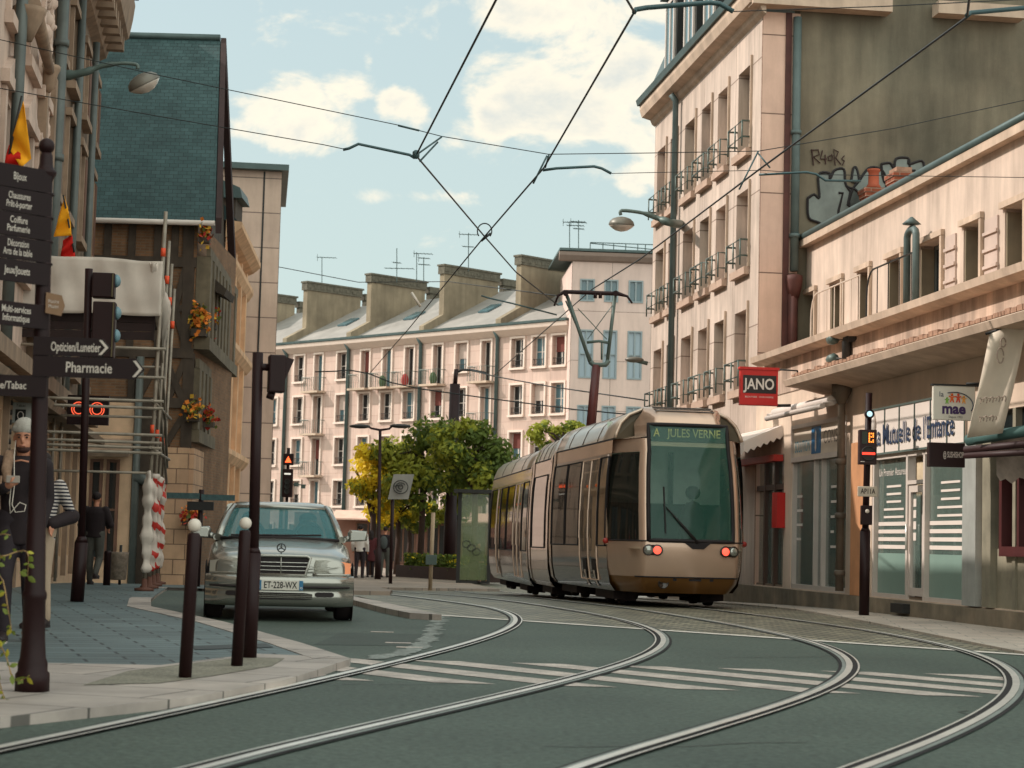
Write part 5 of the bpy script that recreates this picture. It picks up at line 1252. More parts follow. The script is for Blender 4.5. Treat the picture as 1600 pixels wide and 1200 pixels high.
# -------- trees
def leafmat(name, c1, c2):
    m = mat(name, c1, .7, var=.25, scale=3, spec=.25, two=c2); b = m.node_tree.nodes['Principled BSDF']
    b.inputs['Subsurface Weight'].default_value = 0; 
    nt = m.node_tree; tr = nt.nodes.new('ShaderNodeBsdfTranslucent'); mx = nt.nodes.new('ShaderNodeMixShader'); mx.inputs[0].default_value = .35
    tr.inputs[0].default_value = (*lin(c1), 1); out = nt.nodes['Material Output']
    nt.links.new(b.outputs[0], mx.inputs[1]); nt.links.new(tr.outputs[0], mx.inputs[2]); nt.links.new(mx.outputs[0], out.inputs[0]); return m
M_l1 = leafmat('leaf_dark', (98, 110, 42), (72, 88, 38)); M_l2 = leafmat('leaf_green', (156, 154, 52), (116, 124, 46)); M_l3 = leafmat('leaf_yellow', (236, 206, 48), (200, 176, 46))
M_bark = mat('bark', (62, 44, 36), .9, var=.3, scale=6)
def tree(lab, px, pyc, Y, rw, rh, n, mats, seed, trunk=True, gy=0, clumps=16):
    rg = random.Random(seed); c = P(px, pyc, Y); g = zr(Y) + .08; t = thing('tree', lab, 'tree', (c.x, Y, g), 'trees on the plaza')
    m = MB()
    if trunk:
        top = c + V((0, 0, rh * .3)); m.tube([V((c.x, Y, g - .1)), V((c.x + .06, Y, g + (c.z - g) * .5)), c, top], [.13, .11, .08, .03], 8)
        for k in range(7):
            a = rg.random() * 6.28; s = V((c.x, Y, g + (c.z - rh * .8 - g) + rg.random() * rh * .9)); e = c + V((math.cos(a) * rw * .5, math.sin(a) * rw * .5, rh * (rg.random() * .6 - .3)))
            m.tube([s, s.lerp(e, .5) + V((0, 0, .15)), e], [.06, .04, .015], 5)
        m.build('trunk', M_bark, t)
    cl = []
    for k in range(clumps):
        while True:
            q = V((rg.uniform(-1, 1), rg.uniform(-1, 1), rg.uniform(-1, 1)))
            if .25 < q.length < 1: break
        cl.append((V((q.x * rw * .82, q.y * rw * .82, q.z * rh * .82)), rg.uniform(.26, .46) * min(rw, rh) * 1.1, rg.random()))
    mbs = [MB() for _ in mats]
    for k in range(n):
        o, r, ci = cl[rg.randrange(len(cl))]
        d = V((rg.gauss(0, 1), rg.gauss(0, 1), rg.gauss(0, 1))).normalized() * r * (rg.random() ** .4); d.z *= .75
        p = c + o + d; s = rg.uniform(.05, .15)
        nrm = (d.normalized() + V((rg.gauss(0, .5), rg.gauss(0, .5), rg.gauss(.3, .5)))).normalized(); a = nrm.cross(V((rg.gauss(0, 1), rg.gauss(0, 1), rg.gauss(0, 1)))).normalized(); b = nrm.cross(a)
        side = (p.x - c.x) / rw
        w = ci + rg.gauss(0, .12) - (0 if len(mats) < 3 else side * .35)  # leaves on the sunward left turn yellower: sunlight put into the leaf colour
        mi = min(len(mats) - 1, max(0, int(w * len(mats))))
        mbs[mi].poly([p - a * s, p - b * s * .55, p + a * s * 1.1, p + b * s * .55])
    first = None
    for mb_, mt in zip(mbs, mats):
        if mb_.f:
            if first is None: first = mb_.build('crown', mt, t, recalc=False)
            else: mb_.build('foliage', mt, first, recalc=False)
    return t
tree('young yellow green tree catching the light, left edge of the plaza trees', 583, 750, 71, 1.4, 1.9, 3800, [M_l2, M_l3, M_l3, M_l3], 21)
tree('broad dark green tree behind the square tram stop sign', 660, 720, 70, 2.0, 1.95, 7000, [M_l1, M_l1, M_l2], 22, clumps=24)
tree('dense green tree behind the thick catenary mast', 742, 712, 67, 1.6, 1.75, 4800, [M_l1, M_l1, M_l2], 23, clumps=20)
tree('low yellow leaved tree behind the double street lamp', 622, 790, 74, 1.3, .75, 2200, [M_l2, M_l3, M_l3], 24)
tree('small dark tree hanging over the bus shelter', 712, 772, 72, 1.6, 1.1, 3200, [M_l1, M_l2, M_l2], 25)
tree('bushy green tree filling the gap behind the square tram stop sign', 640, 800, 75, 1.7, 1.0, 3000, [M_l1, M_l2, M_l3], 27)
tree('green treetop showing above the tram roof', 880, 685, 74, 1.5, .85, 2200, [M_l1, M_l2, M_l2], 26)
# hedge: shrubs in a long low planter
hg = thing('planter_hedge', 'low dark hedge with yellow flowers in a long planter behind the shelter', 'hedge', G(690, 902, .08))
rg = random.Random(9); pl = MB(); h1 = MB(); h2 = MB()
a0 = P(632, 880, 70); a1 = P(775, 880, 64); gz = zr(70) + .08
for k in range(2200):
    s = rg.random(); q = a0.lerp(a1, s); q = V((q.x, q.y + rg.gauss(0, .25), gz + .3 + rg.random() ** 1.4 * .55)); sz = rg.uniform(.05, .1)
    a = V((rg.gauss(0, 1), rg.gauss(0, 1), rg.gauss(0, 1))).normalized(); b = a.cross(V((rg.gauss(0, 1), rg.gauss(0, 1), 1))).normalized()
    (h2 if rg.random() < .07 and q.z > gz + .5 else h1).poly([q - a * sz, q - b * sz * .6, q + a * sz, q + b * sz * .6])
h1.build('leaves', M_l1, hg, recalc=False); h2.build('blossoms', M_l3, hg, recalc=False)
pl.box(Fr((a0.x, a0.y, gz), (a0.y - a1.y, -(a0.x - a1.x)) if False else ((a1 - a0).y, -(a1 - a0).x)), 0, (a1 - a0).length, 0, .42, -.35, .35); pl.build('planter_box', mat('dark_planter', (58, 40, 34), .8), hg)
# cafe terrace wall far behind the trees
bgw = thing('cafe_front', 'low shaded cafe front with pale awnings far behind the trees', 'shop', P(690, 880, 88))
fx = Fr((P(555, 860, 92).x, 92, zr(92)), (-.1, -1))
MB().box(fx, -3, 9, 0, 2.6, -3, 0).build('wall', mat('cafe_wall', (128, 92, 78), .9, var=.3, scale=.6), bgw)
MB().loft([[fx.p(u, 2.75, 0), fx.p(u, 2.35, 1.2), fx.p(u, 2.28, 1.2), fx.p(u, 2.6, 0)] for u in (-1, 8)], smooth=False).build('awning_cloth', mat('pale_awning', (196, 158, 140), .8), bgw)
for k in range(5): window(fx, k * 1.7, k * 1.7 + 1.2, .3, 2.2, .005, bgw, M_shut, M_dglass, .07)
# -------- street furniture of the plaza
# double headed lamp
bp = G(590, 905, .08)
def lampbase(o, r=.06): pass
dl = thing('double_street_lamp', 'dark double headed street lamp rising in front of the yellow tree', 'street lamp', bp)
ztop = P(594, 672, bp.y).z; tp = V((P(594, 672, bp.y).x, bp.y, ztop))
MB().tube([bp, bp + V((0, 0, 1)), bp + V((0, 0, 1.02)), tp], [.11, .11, .065, .05], 10).build('pole', M_maroon, dl)
m = MB(); 
for sx, px in ((-1, 552), (1, 636)):
    e_ = P(px, 665, bp.y); m.tube([tp, V((tp.x + sx * .3, tp.y, ztop + .05)), V((e_.x - sx * .45, e_.y, e_.z + .02))], [.045, .04, .035], 6)
m.build('arms', M_maroon, dl)
for sx, px in ((-1, 552), (1, 636)):
    e_ = P(px + sx * -2, 666, bp.y); MB().ball(e_ + V((-sx * .18, 0, 0)), .36, .15, .075, 12, 7).build('lamp_head', M_irn, dl)
# tram stop totem sign
sp = G(610, 912, .08); tsg = thing('tram_stop_sign', 'tilted square grey sign with a ring emblem on a thin dark pole', 'sign', sp)
MB().tube([sp, V((P(614, 756, sp.y).x, sp.y, P(614, 756, sp.y).z))], .055, 8).build('pole', M_maroon, tsg)
c4 = [P(606, 780, sp.y - .1), P(638, 780, sp.y - .1), P(647, 741, sp.y - .1), P(615, 741, sp.y - .1)]
MB().prism(c4, (0, .05, 0)).build('panel', mat('panel_grey', (150, 144, 136), .6, var=.1, two=(136, 132, 126)), tsg)
cc = P(626, 761, sp.y - .16); m = MB()
for r, a, b in ((.2, 0, 6.3), (.13, .5, 5.0), (.06, 0, 6.3)):
    m.tube([cc + V((math.cos(a + (b - a) * k / 20) * r * 1.1, 0, math.sin(a + (b - a) * k / 20) * r)) for k in range(21)], .014, 5)
m.tube([P(614, 760, sp.y - .16), P(628, 757, sp.y - .16)], .015, 5)
m.build('emblem', M_irn, tsg)
# catenary mast
mp_ = G(701, 903, .08); cmst = thing('catenary_mast', 'thick dark catenary mast carrying tram wires, left of the tram', 'mast', mp_)
a = V((P(711, 600, mp_.y).x, mp_.y, P(711, 600, mp_.y).z))
MB().tube([mp_, mp_.lerp(a, .33), mp_.lerp(a, .34), a], [.25, .23, .21, .19], 14).build('pole', M_maroon, cmst)
MB().tube([a, P(713, 577, mp_.y)], .08, 8).build('pole_top', M_maroon, cmst)
MB().tube([P(712, 583, mp_.y), P(722, 578, mp_.y), P(735, 578, mp_.y), P(760, 583, mp_.y)], .05, 6).build('wire_arm', M_irn, cmst)
# slim pale bollard post with a box
wp = G(672, 922, .03); wpp = thing('pale_marker_post', 'slim pale wooden post with a small grey box, left of the tram', 'post', wp)
MB().tube([wp, V((P(677, 801, wp.y).x, wp.y, P(677, 801, wp.y).z))], .055, 8).build('post', mat('pale_post', (168, 142, 116), .7, var=.2), wpp)
b = P(674, 875, wp.y); MB().b3(b.x - .15, b.x + .15, b.y - .13, b.y - .06, b.z - .13, b.z + .14).build('box', M_irng, wpp, .01)
# bus shelter
bs = thing('glass_shelter', 'glass tram shelter with dark frame and etched loops beside the tram', 'shelter', G(740, 900, .08))
ys = 62; g0 = zr(ys) + .08; fs_ = Fr((P(716, 880, ys).x, ys, g0), (0, -1)); us = FX and fs_.px(762, 850)[0]
m = MB(); hS = fs_.px(740, 770)[1] - 0
hS = hS - g0 + fs_.o.z if False else (P(740, 770, ys).z - g0)
m.box(fs_, -.06, .06, 0, hS, -.06, .06); m.box(fs_, us, us + .1, 0, hS, -.06, .06); m.box(fs_, -.2, us + 1.2, hS, hS + .1, -1.4, .3); m.box(fs_, .06, us, .0, .08, -.03, .03)
m.build('frame', M_irn, bs)
MB().box(fs_, .06, us, .1, hS - .05, -.012, .012).build('glass_panel', glassm('shelter_glass', (120, 130, 92), .45, .05, .5), bs)
m = MB()
for k in range(3): m.tube([fs_.p(.25 + .16 * k + math.cos(t * .5) * .13, 1.25 - .12 * k + math.sin(t * .5) * .11, .016) for t in range(13)], .012, 5)
m.build('etched_loops', M_irn, bs)
MB().box(fs_, .15, us + .3, .42, .48, -.8, -.4).box(fs_, .25, .33, 0, .42, -.65, -.55).box(fs_, us - .1, us, 0, .42, -.65, -.55).build('bench', M_maroon, bs)
# signal with warning triangle (behind the car)
sg = thing('triangle_signal', 'signal with an orange lit triangle over a dark lens head, above the car roof', 'signal', G(448, 908, .05))
YSg = G(448, 908, .05).y; q = P(449, 770, YSg)
MB().tube([V((q.x, YSg, zr(YSg))), P(451, 700, YSg)], .05, 8).build('pole', M_maroon, sg)
k_ = YSg / 3000; f = Fr(P(450, 755, YSg), (0, -1))
MB().box(f, -8 * k_, 8 * k_, -22 * k_, 22 * k_, .04, .2).build('signal_head', M_maroon, sg, .02)
lens = MB()
for v in (2, -5, -13): lens.lathe(f.p(0, v * k_, .2), [(4 * k_, 0), (4.4 * k_, .06), (3.6 * k_, .06), (3.2 * k_, .01)], 12, f.n)
lens.build('lens', M_irn, sg)
MB().box(f, -5 * k_, 5 * k_, 13 * k_, 15.5 * k_, .2, .215).build('lit_bar', emis('signal_white', (200, 196, 186), .7), sg)
MB().box(f, -8 * k_, 8 * k_, 28 * k_, 46 * k_, .04, .16).build('triangle_box', M_maroon, sg, .015)
MB().prism([f.p(-5 * k_, 32 * k_, .161), f.p(5 * k_, 32 * k_, .161), f.p(0, 42 * k_, .161)], f.n * .01).build('triangle_lamp', emis('signal_orange', (255, 92, 44), 1.6), sg)
m = MB()
for px in (463, 474): m.box(Fr(P(px, 757 + (px - 463) * .3, YSg), (0, -1)), -3 * k_, 3 * k_, -3 * k_, 3 * k_, -.05, .1)
m.tube([P(458, 757, YSg), P(478, 758, YSg)], .02, 5); m.build('camera_arm', M_irng, sg)
# far finger post
YF = 40; fpst = thing('far_finger_post', 'far dark pole with two horizontal dark finger boards, left of the car', 'sign', GP(309, 40))
gF = GP(309, 40); MB().tube([gF, V((P(315, 765, gF.y).x, gF.y, P(315, 765, gF.y).z))], .055, 8).build('pole', M_maroon, fpst)
for (xa, xb, y, l) in ((262, 313, 774, 1), (316, 368, 777, 1)):
    a = P(xa, y, gF.y); b = P(xb, y + 2, gF.y); MB().b3(a.x, b.x, gF.y - .12, gF.y - .07, a.z - .06, a.z + .06).build('finger_board', mat('teal_board', (62, 84, 84), .6, var=.3, scale=9), fpst)
a = P(316, 790, gF.y); MB().b3(a.x - .3, a.x + .25, gF.y - .1, gF.y - .06, a.z - .1, a.z + .08).build('finger_board', M_irn, fpst)
# dark bollards and bin near the walking man
for px, py, lab in ((167, 905, 'short dark bollard beside the walking man in the shade'),):
    g = GP(px, 37); t = thing('bollard', lab, 'bollard', g); MB().lathe(g, [(.07, 0), (.07, .6), (.075, .62), (.07, .64), (.05, .66)], 12).build('post', M_maroon, t)
g = GP(184, 39); t = thing('litter_bin', 'small wire litter bin hung by the shop front behind the walking man', 'bin', g)
MB().lathe(g, [(.14, .1), (.17, .12), (.2, .62), (.21, .66), (.17, .66)], 12).build('basket', mat('bin_mesh', (128, 112, 98), .7, var=.4, scale=14), t); MB().tube([g + V((.0, .2, 0)), g + V((0, .2, .8))], .03, 6).build('post', M_irn, t)
# ================================================================ tram
def metal(name, rgb, rough, met, coat=0, var=.06): return mat(name, rgb, rough, met, var=var, scale=1.2, spec=.5, coat=coat)
M_tb = metal('tram_champagne', (194, 162, 140), .25, .5, .45)
M_tr = metal('tram_roof_pale', (196, 172, 152), .3, .5, .5)
M_td = metal('tram_bronze', (46, 35, 28), .16, .4, .4)
M_tg = metal('tram_gold_skirt', (128, 86, 40), .3, .5, .3)
M_tglass = glassm('tram_side_glass', (30, 30, 26), .95, .05, .5)
M_tscreen = glassm('tram_windscreen_glass', (70, 116, 102), .34, .04, .6)
M_rub = mat('black_rubber', (26, 16, 16), .7)
M_trd = mat('tram_undercarriage', (36, 22, 20), .8, var=.3)
tq = P(1081, 860, 30.9); g0 = zr(31.5)
tram = thing('tram', 'champagne coloured low floor tram with a big green windscreen reading A JULES VERNE', 'tram', (tq.x, tq.y, g0))
class TF:                                                        # local frame: x to image right, y back along the tram, z up
    def __init__(s, o, ang): s.o = V(o); s.b = V((-math.sin(ang), math.cos(ang), 0)); s.s = V((s.b.y, -s.b.x, 0))
    def __call__(s, x, y, z): return s.o + s.s * x + s.b * y + V((0, 0, z))
T1 = TF((tq.x, tq.y, g0), R(8.6))
prof = [(1.0, .24), (1.09, .36), (1.14, .62), (1.16, 1.0), (1.16, 1.7), (1.135, 2.25), (1.10, 2.52), (1.09, 2.74), (1.06, 2.84), (.98, 3.02), (.84, 3.16), (.6, 3.26), (.3, 3.3)]
def hw(z):
    for (w0, z0), (w1, z1) in zip(prof, prof[1:]):
        if z0 <= z <= z1: return w0 + (w1 - w0) * (z - z0) / (z1 - z0)
    return prof[0][0] if z < .3 else .3
rk = [(.24, .34), (.4, .16), (.55, .06), (.95, 0), (1.08, .01), (2.0, .15), (2.6, .29), (3.0, .42), (3.12, .5), (3.22, .66), (3.28, .85), (3.305, 1.16)]
def rake(z):
    for (z0, y0), (z1, y1) in zip(rk, rk[1:]):
        if z0 <= z <= z1: return y0 + (y1 - y0) * (z - z0) / (z1 - z0)
    return rk[0][1]
def nhw(z): return hw(z) if z <= 2.745 else (.76 if z < 3.0 else .76 - (z - 3.0) * .5)
def plan(t):
    a = abs(t); return .07 * (a / .66) ** 2 if a < .66 else .07 + 1.1 * ((a - .66) / .34) ** 1.45
def nose(z, t, d=0): return T1(nhw(z) * t, rake(z) + plan(t) * (1 if z < 2.75 else (.55 if z < 3.05 else .55 - 2 * (z - 3.05))) - d, z)
def npatch(mb, zs, ts, d=0):
    mb.loft([[nose(z, t, d) for t in ts] for z in zs], closed=False, caps=False)
tsN = [-1, -.97, -.93, -.88, -.82, -.76, -.7, -.66, -.62, -.5, -.35, -.18, 0, .18, .35, .5, .62, .66, .7, .76, .82, .88, .93, .97, 1]
bod = MB()
npatch(bod, [.5, .62, .8, .95, 1.07], [t for t in tsN])                                 # lower front panel
npatch(bod, [1.07, 1.4, 1.8, 2.2, 2.52], [-.72, -.69, -.66, -.63]); npatch(bod, [1.07, 1.4, 1.8, 2.2, 2.52], [.63, .66, .69, .72])
npatch(bod, [2.52, 2.6, 2.74], [t for t in tsN if t <= -.62]); npatch(bod, [2.52, 2.6, 2.74], [t for t in tsN if t >= .62])
npatch(bod, [2.745, 2.8, 2.9, 2.97], [-1, -.93, -.85, -.8, -.75]); npatch(bod, [2.745, 2.8, 2.9, 2.97], [.75, .8, .85, .93, 1])
npatch(bod, [2.97, 3.03, 3.08, 3.12, 3.17, 3.22, 3.26, 3.29, 3.305], [t for t in tsN if abs(t) not in (.97, .88)])
for s in (-1, 1): bod.loft([[nose(2.74, t), nose(2.746, t)] for t in ([-1, -.9, -.8, -.7] if s < 0 else [.7, .8, .9, 1])], closed=False, caps=False)
for s in (-1, 1):                                                # ledge tops beside the roof pods
    bod.poly([T1(s * 1.10, 1.4, 2.742), T1(s * .8, 1.4, 2.742), T1(s * .62, .36, 2.742), T1(s * .8, .5, 2.742), T1(s * 1.05, 1.05, 2.742)])
front = bod.build('front_body', M_tb, tram, recalc=True)
m = MB(); npatch(m, [.24, .3, .4, .5], tsN); m.build('front_skirt', M_tg, tram)
m = MB(); npatch(m, [1.085, 1.3, 1.6, 1.9, 2.2, 2.52, 2.75 - .01], [-.61, -.5, -.35, -.18, 0, .18, .35, .5, .61], .004)
r2 = []
ws = MB(); wt = [-.60, -.5, -.35, -.18, 0, .18, .35, .5, .60]
rows = []
for z in (1.085, 1.3, 1.6, 1.9, 2.2, 2.52, 2.74, 2.85, 2.97):
    w = hw(min(z, 2.6)) if z < 2.6 else hw(2.6)
    rows.append([T1(w * t, rake(z) + .07 * (t / .66) ** 2 - .012, z) for t in wt])
ws.loft(rows, closed=False, caps=False); wsO = ws.build('windscreen', M_tscreen, tram)
# black surround of the windscreen
sr = MB(); edge = [r[0] for r in rows] + rows[-1][1:] + [r[-1] for r in rows[::-1]][1:] + rows[0][::-1][1:-1]
sr.tube(edge + [edge[0]], .035, 6); sr.build('windscreen_seal', M_rub, wsO)
back = MB(); back.loft([[T1(x, .75, z) for x in (-1.0, 0, 1.0)] for z in (2.52, 2.74)], closed=False, caps=False)
# quarter windows
for s in (-1, 1):
    q = MB(); ts = [s * k for k in (.72, .76, .82, .88, .93, .97, .995)]
    npatch(q, [1.09, 1.5, 1.9, 2.25, 2.5], ts if s > 0 else ts, .004); q.build('side_screen', M_tglass, tram)
    MB().tube([nose(1.0, s * .998, .02), nose(2.5, s * .998, .02)], .03, 6).build('corner_post', M_tb, tram)
    MB().ball(nose(1.06, s * 1.0, .03) + T1.s * s * .02, .05).build('marker_lamp', mat('marker_red', (150, 40, 30), .4), tram)
# belt line gaps
m = MB(); m.tube([nose(1.075, t, .004) for t in tsN], .012, 5); m.tube([nose(.5, t, .004) for t in tsN[5:-5]], .012, 5); m.build('panel_gaps', M_rub, front)
# cab interior
m = MB(); m.loft([[T1(x, 2.1, z) for x in (-1, 1)] for z in (.5, 3.1)], closed=False, caps=False); m.loft([[T1(x, y, .95) for x in (-.95, .95)] for y in (.12, .9)], closed=False, caps=False)
m.build('cab_back', mat('cab_interior', (196, 212, 196), .8, var=.3, scale=1.2), tram)
m = MB(); m.loft([[T1(x, 2.0, z) for x in (-.98, .98)] for z in (.5, 1.72)], closed=False, caps=False); m.loft([[T1(x, 1.95, z) for x in (.05, .14)] for z in (1.7, 2.6)], closed=False, caps=False); m.build('cab_partition', mat('cab_dark', (18, 20, 18), .8, var=.4, scale=3), tram)
m = MB(); m.ball(T1(.3, 1.2, 1.35), .24, .14, .42, 10, 7).ball(T1(.3, 1.2, 1.9), .13, .08, .12, 8, 6); m.build('driver_seat', M_rub, tram)
MB().loft([[T1(x, rake(2.66) + .1, 2.62), T1(x, rake(2.66) + .1, 2.69)] for x in (-.64, .64)], closed=False, caps=False).build('sun_blind', mat('blind_cream', (168, 164, 136), .7), tram)
Fd = Fr(T1(0, rake(2.9) - .0, 0), (T1.b * -1)[:2])
dp = MB().loft([[Fd.p(u, 2.7 + .0, .0 - .01), Fd.p(u, 2.97, -.04)] for u in (-.64, .64)], closed=False, caps=False).build('destination_display', mat('display_dark', (44, 66, 58), .6), tram)
txt('A   JULES VERNE', Fd, -.02, 2.83, .19, emis('display_amber', (140, 146, 92), .1), dp, .01, width=1.12, bold=.012)
# lamps
for s in (-1, 1):
    ht = MB()
    c = nose(.93, s * .56, .0)
    pl = [nose(.93 + .085 * math.sin(a), s * (.545 + .12 * math.cos(a)), .006) for a in [k * .3142 for k in range(20)]]
    ht.poly(pl); hp = ht.build('lamp_cluster', M_rub, tram)
    for t, nm, mm in ((.485, 'tail_lamp', emis('tail_red', (255, 84, 64), 1.1)), (.605, 'headlamp', mat('clear_lamp', (150, 150, 142), .12, .7))):
        c = nose(.93, s * t, .012); MB().lathe(c, [(.078, 0), (.07, .018), (.04, .03), (.001, .034)], 14, T1.b * -1 + T1.s * s * .15).build(nm, mm, hp)
        MB().lathe(c, [(.078, -.01), (.092, .0), (.092, .012), (.078, .02)], 14, T1.b * -1 + T1.s * s * .15).build('lamp_rim', M_td, hp)
c = nose(.4, -.38, .01); MB().lathe(c, [(.001, .0), (.07, .0), (.085, .014), (.085, -.02)], 14, T1.b * -1).build('coupler_cap', M_td, tram)
m = MB()
for t, w in ((-.22, .03), (.08, .1), (.33, .03)): c = nose(.465, t, .012); m.loft([[c + T1.s * x + V((0, 0, z)) for x in (-w, w)] for z in (-.02, .02)], closed=False, caps=False)
m.build('tow_slots', M_rub, tram)
# wiper
wb = nose(1.06, .08, .03); wt_ = T1(-.42, rake(1.6) - .03, 1.62)
m = MB().tube([wb, wb.lerp(wt_, .5), wt_], [.03, .022, .012], 6).tube([T1(-.43, rake(1.2) - .01, 1.2), T1(-.45, rake(2.0) - .01, 1.95)], .014, 5)
m.prism([wb + T1.s * -.24 + V((0, 0, .02)), wb + T1.s * .24 + V((0, 0, .02)), wb + T1.s * .1 + V((0, 0, -.1)), wb + T1.s * -.08 + V((0, 0, -.1))], T1.b * .03)
m.build('wiper', M_rub, tram)
# roof louvre on the nose
m = MB()
for k in range(3):
    z = 3.21 + k * .035; m.tube([T1(x, rake(z) + .07 * (x / .8) ** 2 - .012, z) for x in (-.5, -.25, 0, .25, .5)], .012, 5)
m.build('roof_louvre', M_td, front)
# body modules
def module(T, y0, y1, wins, kind, pods=False):
    body = MB(); Z = [z for _, z in prof]
    def strip(mb, zs, ya, yb, d=0):
        for s in (-1, 1): mb.loft([[T(s * (hw(z) + d), y, z) for y in (ya, yb)] for z in zs], closed=False, caps=False)
    strip(body, [.24, .36, .62, 1.0, 1.7, 2.25, 2.52], y0, y1)
    body.loft([[T(x, y, .24) for x in (-1.0, 1.0)] for y in (y0, y1)], closed=False, caps=False)
    side = body.build('body_side', M_td if kind == 'dark' else M_tb, tram)
    for s in (-1, 1): MB().loft([[T(s * hw(z), y, z) for y in (y0, y1)] for z in (2.52, 2.66, 2.74)], closed=False, caps=False).build('upper_band', M_tb, tram)
    rf = MB(); rf.loft([[T(s, y, z) for s, z in [(hw(z), z) for z in (2.76, 2.84, 2.94, 3.02, 3.1, 3.16, 3.22, 3.26, 3.3)] + [(-hw(z), z) for z in (3.3, 3.26, 3.22, 3.16, 3.1, 3.02, 2.94, 2.84, 2.76)]] for y in [y0 + (y1 - y0) * k / 6 for k in range(7)]], closed=False, caps=True)
    rf.build('roof_fairing', M_tr, tram)
    gp = MB(); strip(gp, [2.735, 2.765], y0, y1, .004); gp.build('roof_gap', M_rub, side)
    jn = MB()
    for k in (1, 2, 3): 
        y = y0 + (y1 - y0) * k / 4; pts = [T(hw(z) + .003, y, z) for z in (2.77, 2.84, 2.94, 3.02, 3.1, 3.16, 3.22, 3.26, 3.3)]
        jn.tube(pts, .006, 4); jn.tube([T(-(hw(z) + .003), y, z) for z in (2.77, 2.84, 2.94, 3.02, 3.1, 3.16, 3.22, 3.26, 3.3)], .006, 4)
    jn.build('roof_joints', M_td, side)
    for (a, b, lo, hi, nm) in wins:
        for s in (-1, 1):
            g = MB(); zs = [lo + (hi - lo) * k / 5 for k in range(6)]
            g.loft([[T(s * (hw(z) + .008), y, z) for y in (a, b)] for z in zs], closed=False, caps=False); w = g.build(nm, M_tglass, tram)
            f = MB()
            for y in (a, b): f.tube([T(s * (hw(z) + .012), y, z) for z in zs], .018, 5)
            for z in (lo, hi): f.tube([T(s * (hw(z) + .012), y, z) for y in (a, b)], .014, 5)
            f.build('window_seal' if nm == 'window' else 'door_edge', M_rub if nm == 'window' else M_tb, w)
            if nm == 'door':
                h = MB().tube([T(s * (hw(1.3) + .04), b - .1, 1.1), T(s * (hw(1.6) + .04), b - .1, 1.6)], .014, 5).build('handle', M_tb, w)
                MB().tube([T(s * (hw(2.0) + .02), a + .06, 2.0), T(s * (hw(2.0) + .02), a + .1, 2.0)], .03, 6).build('door_lamp', mat('door_orange', (210, 96, 40), .5), w)
    fl = MB(); fl.loft([[T(x, y, .3) for x in (-1.0, 1.0)] for y in (y0, y1)], closed=False, caps=False); fl.build('floor', M_trd, tram)
module(T1, 1.16, 6.6, [(1.25, 1.95, .98, 2.46, 'window'), (2.0, 2.75, .4, 2.46, 'door'), (2.78, 3.53, .4, 2.46, 'door'), (3.65, 5.0, .98, 2.46, 'window'), (5.05, 6.45, .98, 2.46, 'window')], 'dark')
e1 = T1(0, 6.85, 0); T2 = TF((e1.x, e1.y, zr(e1.y)), R(6.2))
module(T2, .05, 3.0, [(.45, 2.6, 1.0, 2.44, 'window')], 'light')
e2 = T2(0, 3.25, 0); T3 = TF((e2.x, e2.y, zr(e2.y)), R(5.8))
module(T3, .05, 9.0, [(.2, 1.3, .98, 2.46, 'window'), (1.4, 2.15, .4, 2.46, 'door'), (2.18, 2.93, .4, 2.46, 'door'), (3.1, 4.6, .98, 2.46, 'window'), (4.7, 6.2, .98, 2.46, 'window'), (6.3, 7.05, .4, 2.46, 'door'), (7.1, 8.7, .98, 2.46, 'window')], 'dark')
# tail of the last section
m = MB(); m.loft([[T3(s * w * k, 9.0 + d, z) for s, w, z in [(1, hw(z), z) for z in (.3, .62, 1.0, 1.7, 2.25, 2.6, 2.84, 3.02, 3.16, 3.26)] + [(-1, hw(z), z) for z in (3.26, 3.16, 3.02, 2.84, 2.6, 2.25, 1.7, 1.0, .62, .3)]] for k, d in ((1, 0), (.97, .4), (.85, .9))]); m.build('rear_body', M_tb, tram)
# bellows and pale hoops at the joints
def hoop(T, y, w, m_, nm, d=.015):
    ring = [(hw(z) + d, z) for z in (.26, .36, .62, 1.0, 1.7, 2.25, 2.52, 2.74, 2.84, 3.02, 3.16, 3.26, 3.3)]
    pts = ring + [(-x, z) for x, z in ring[::-1]]
    MB().loft([[T(x, yy, z + .0) for x, z in pts] for yy in (y - w, y + w)], closed=True, caps=False).build(nm, m_, tram)
for T, y in ((T1, 6.58), (T2, .1), (T2, 2.95), (T3, .1)): hoop(T, y, .11, M_tb, 'joint_hoop')
for T, y in ((T1, 6.8), (T2, 3.15)): hoop(T, y, .16, M_rub, 'bellows', -.06)
# roof pods ends beside the cab
for s in (-1, 1):
    pts = [T1(s * .62, 1.1, 2.75)] + [T1(s * hw(z) * .995, 1.12 - .12 * (3.3 - z), z) for z in (2.76, 2.84, 2.94, 3.02, 3.1, 3.16, 3.22, 3.26)] + [T1(s * .55, 1.1, 3.26)]
    MB().prism(pts, T1.b * .03).build('fairing_end', mat('pod_olive', (74, 62, 44), .6, var=.2), tram)
    rim = [T1(s * (hw(z) + .0), 1.1 - .12 * (3.3 - z), z) for z in (2.76, 2.84, 2.94, 3.02, 3.1, 3.16, 3.22, 3.26, 3.3)]
    MB().tube(rim, .03, 6).build('fairing_rim', M_tr, tram)
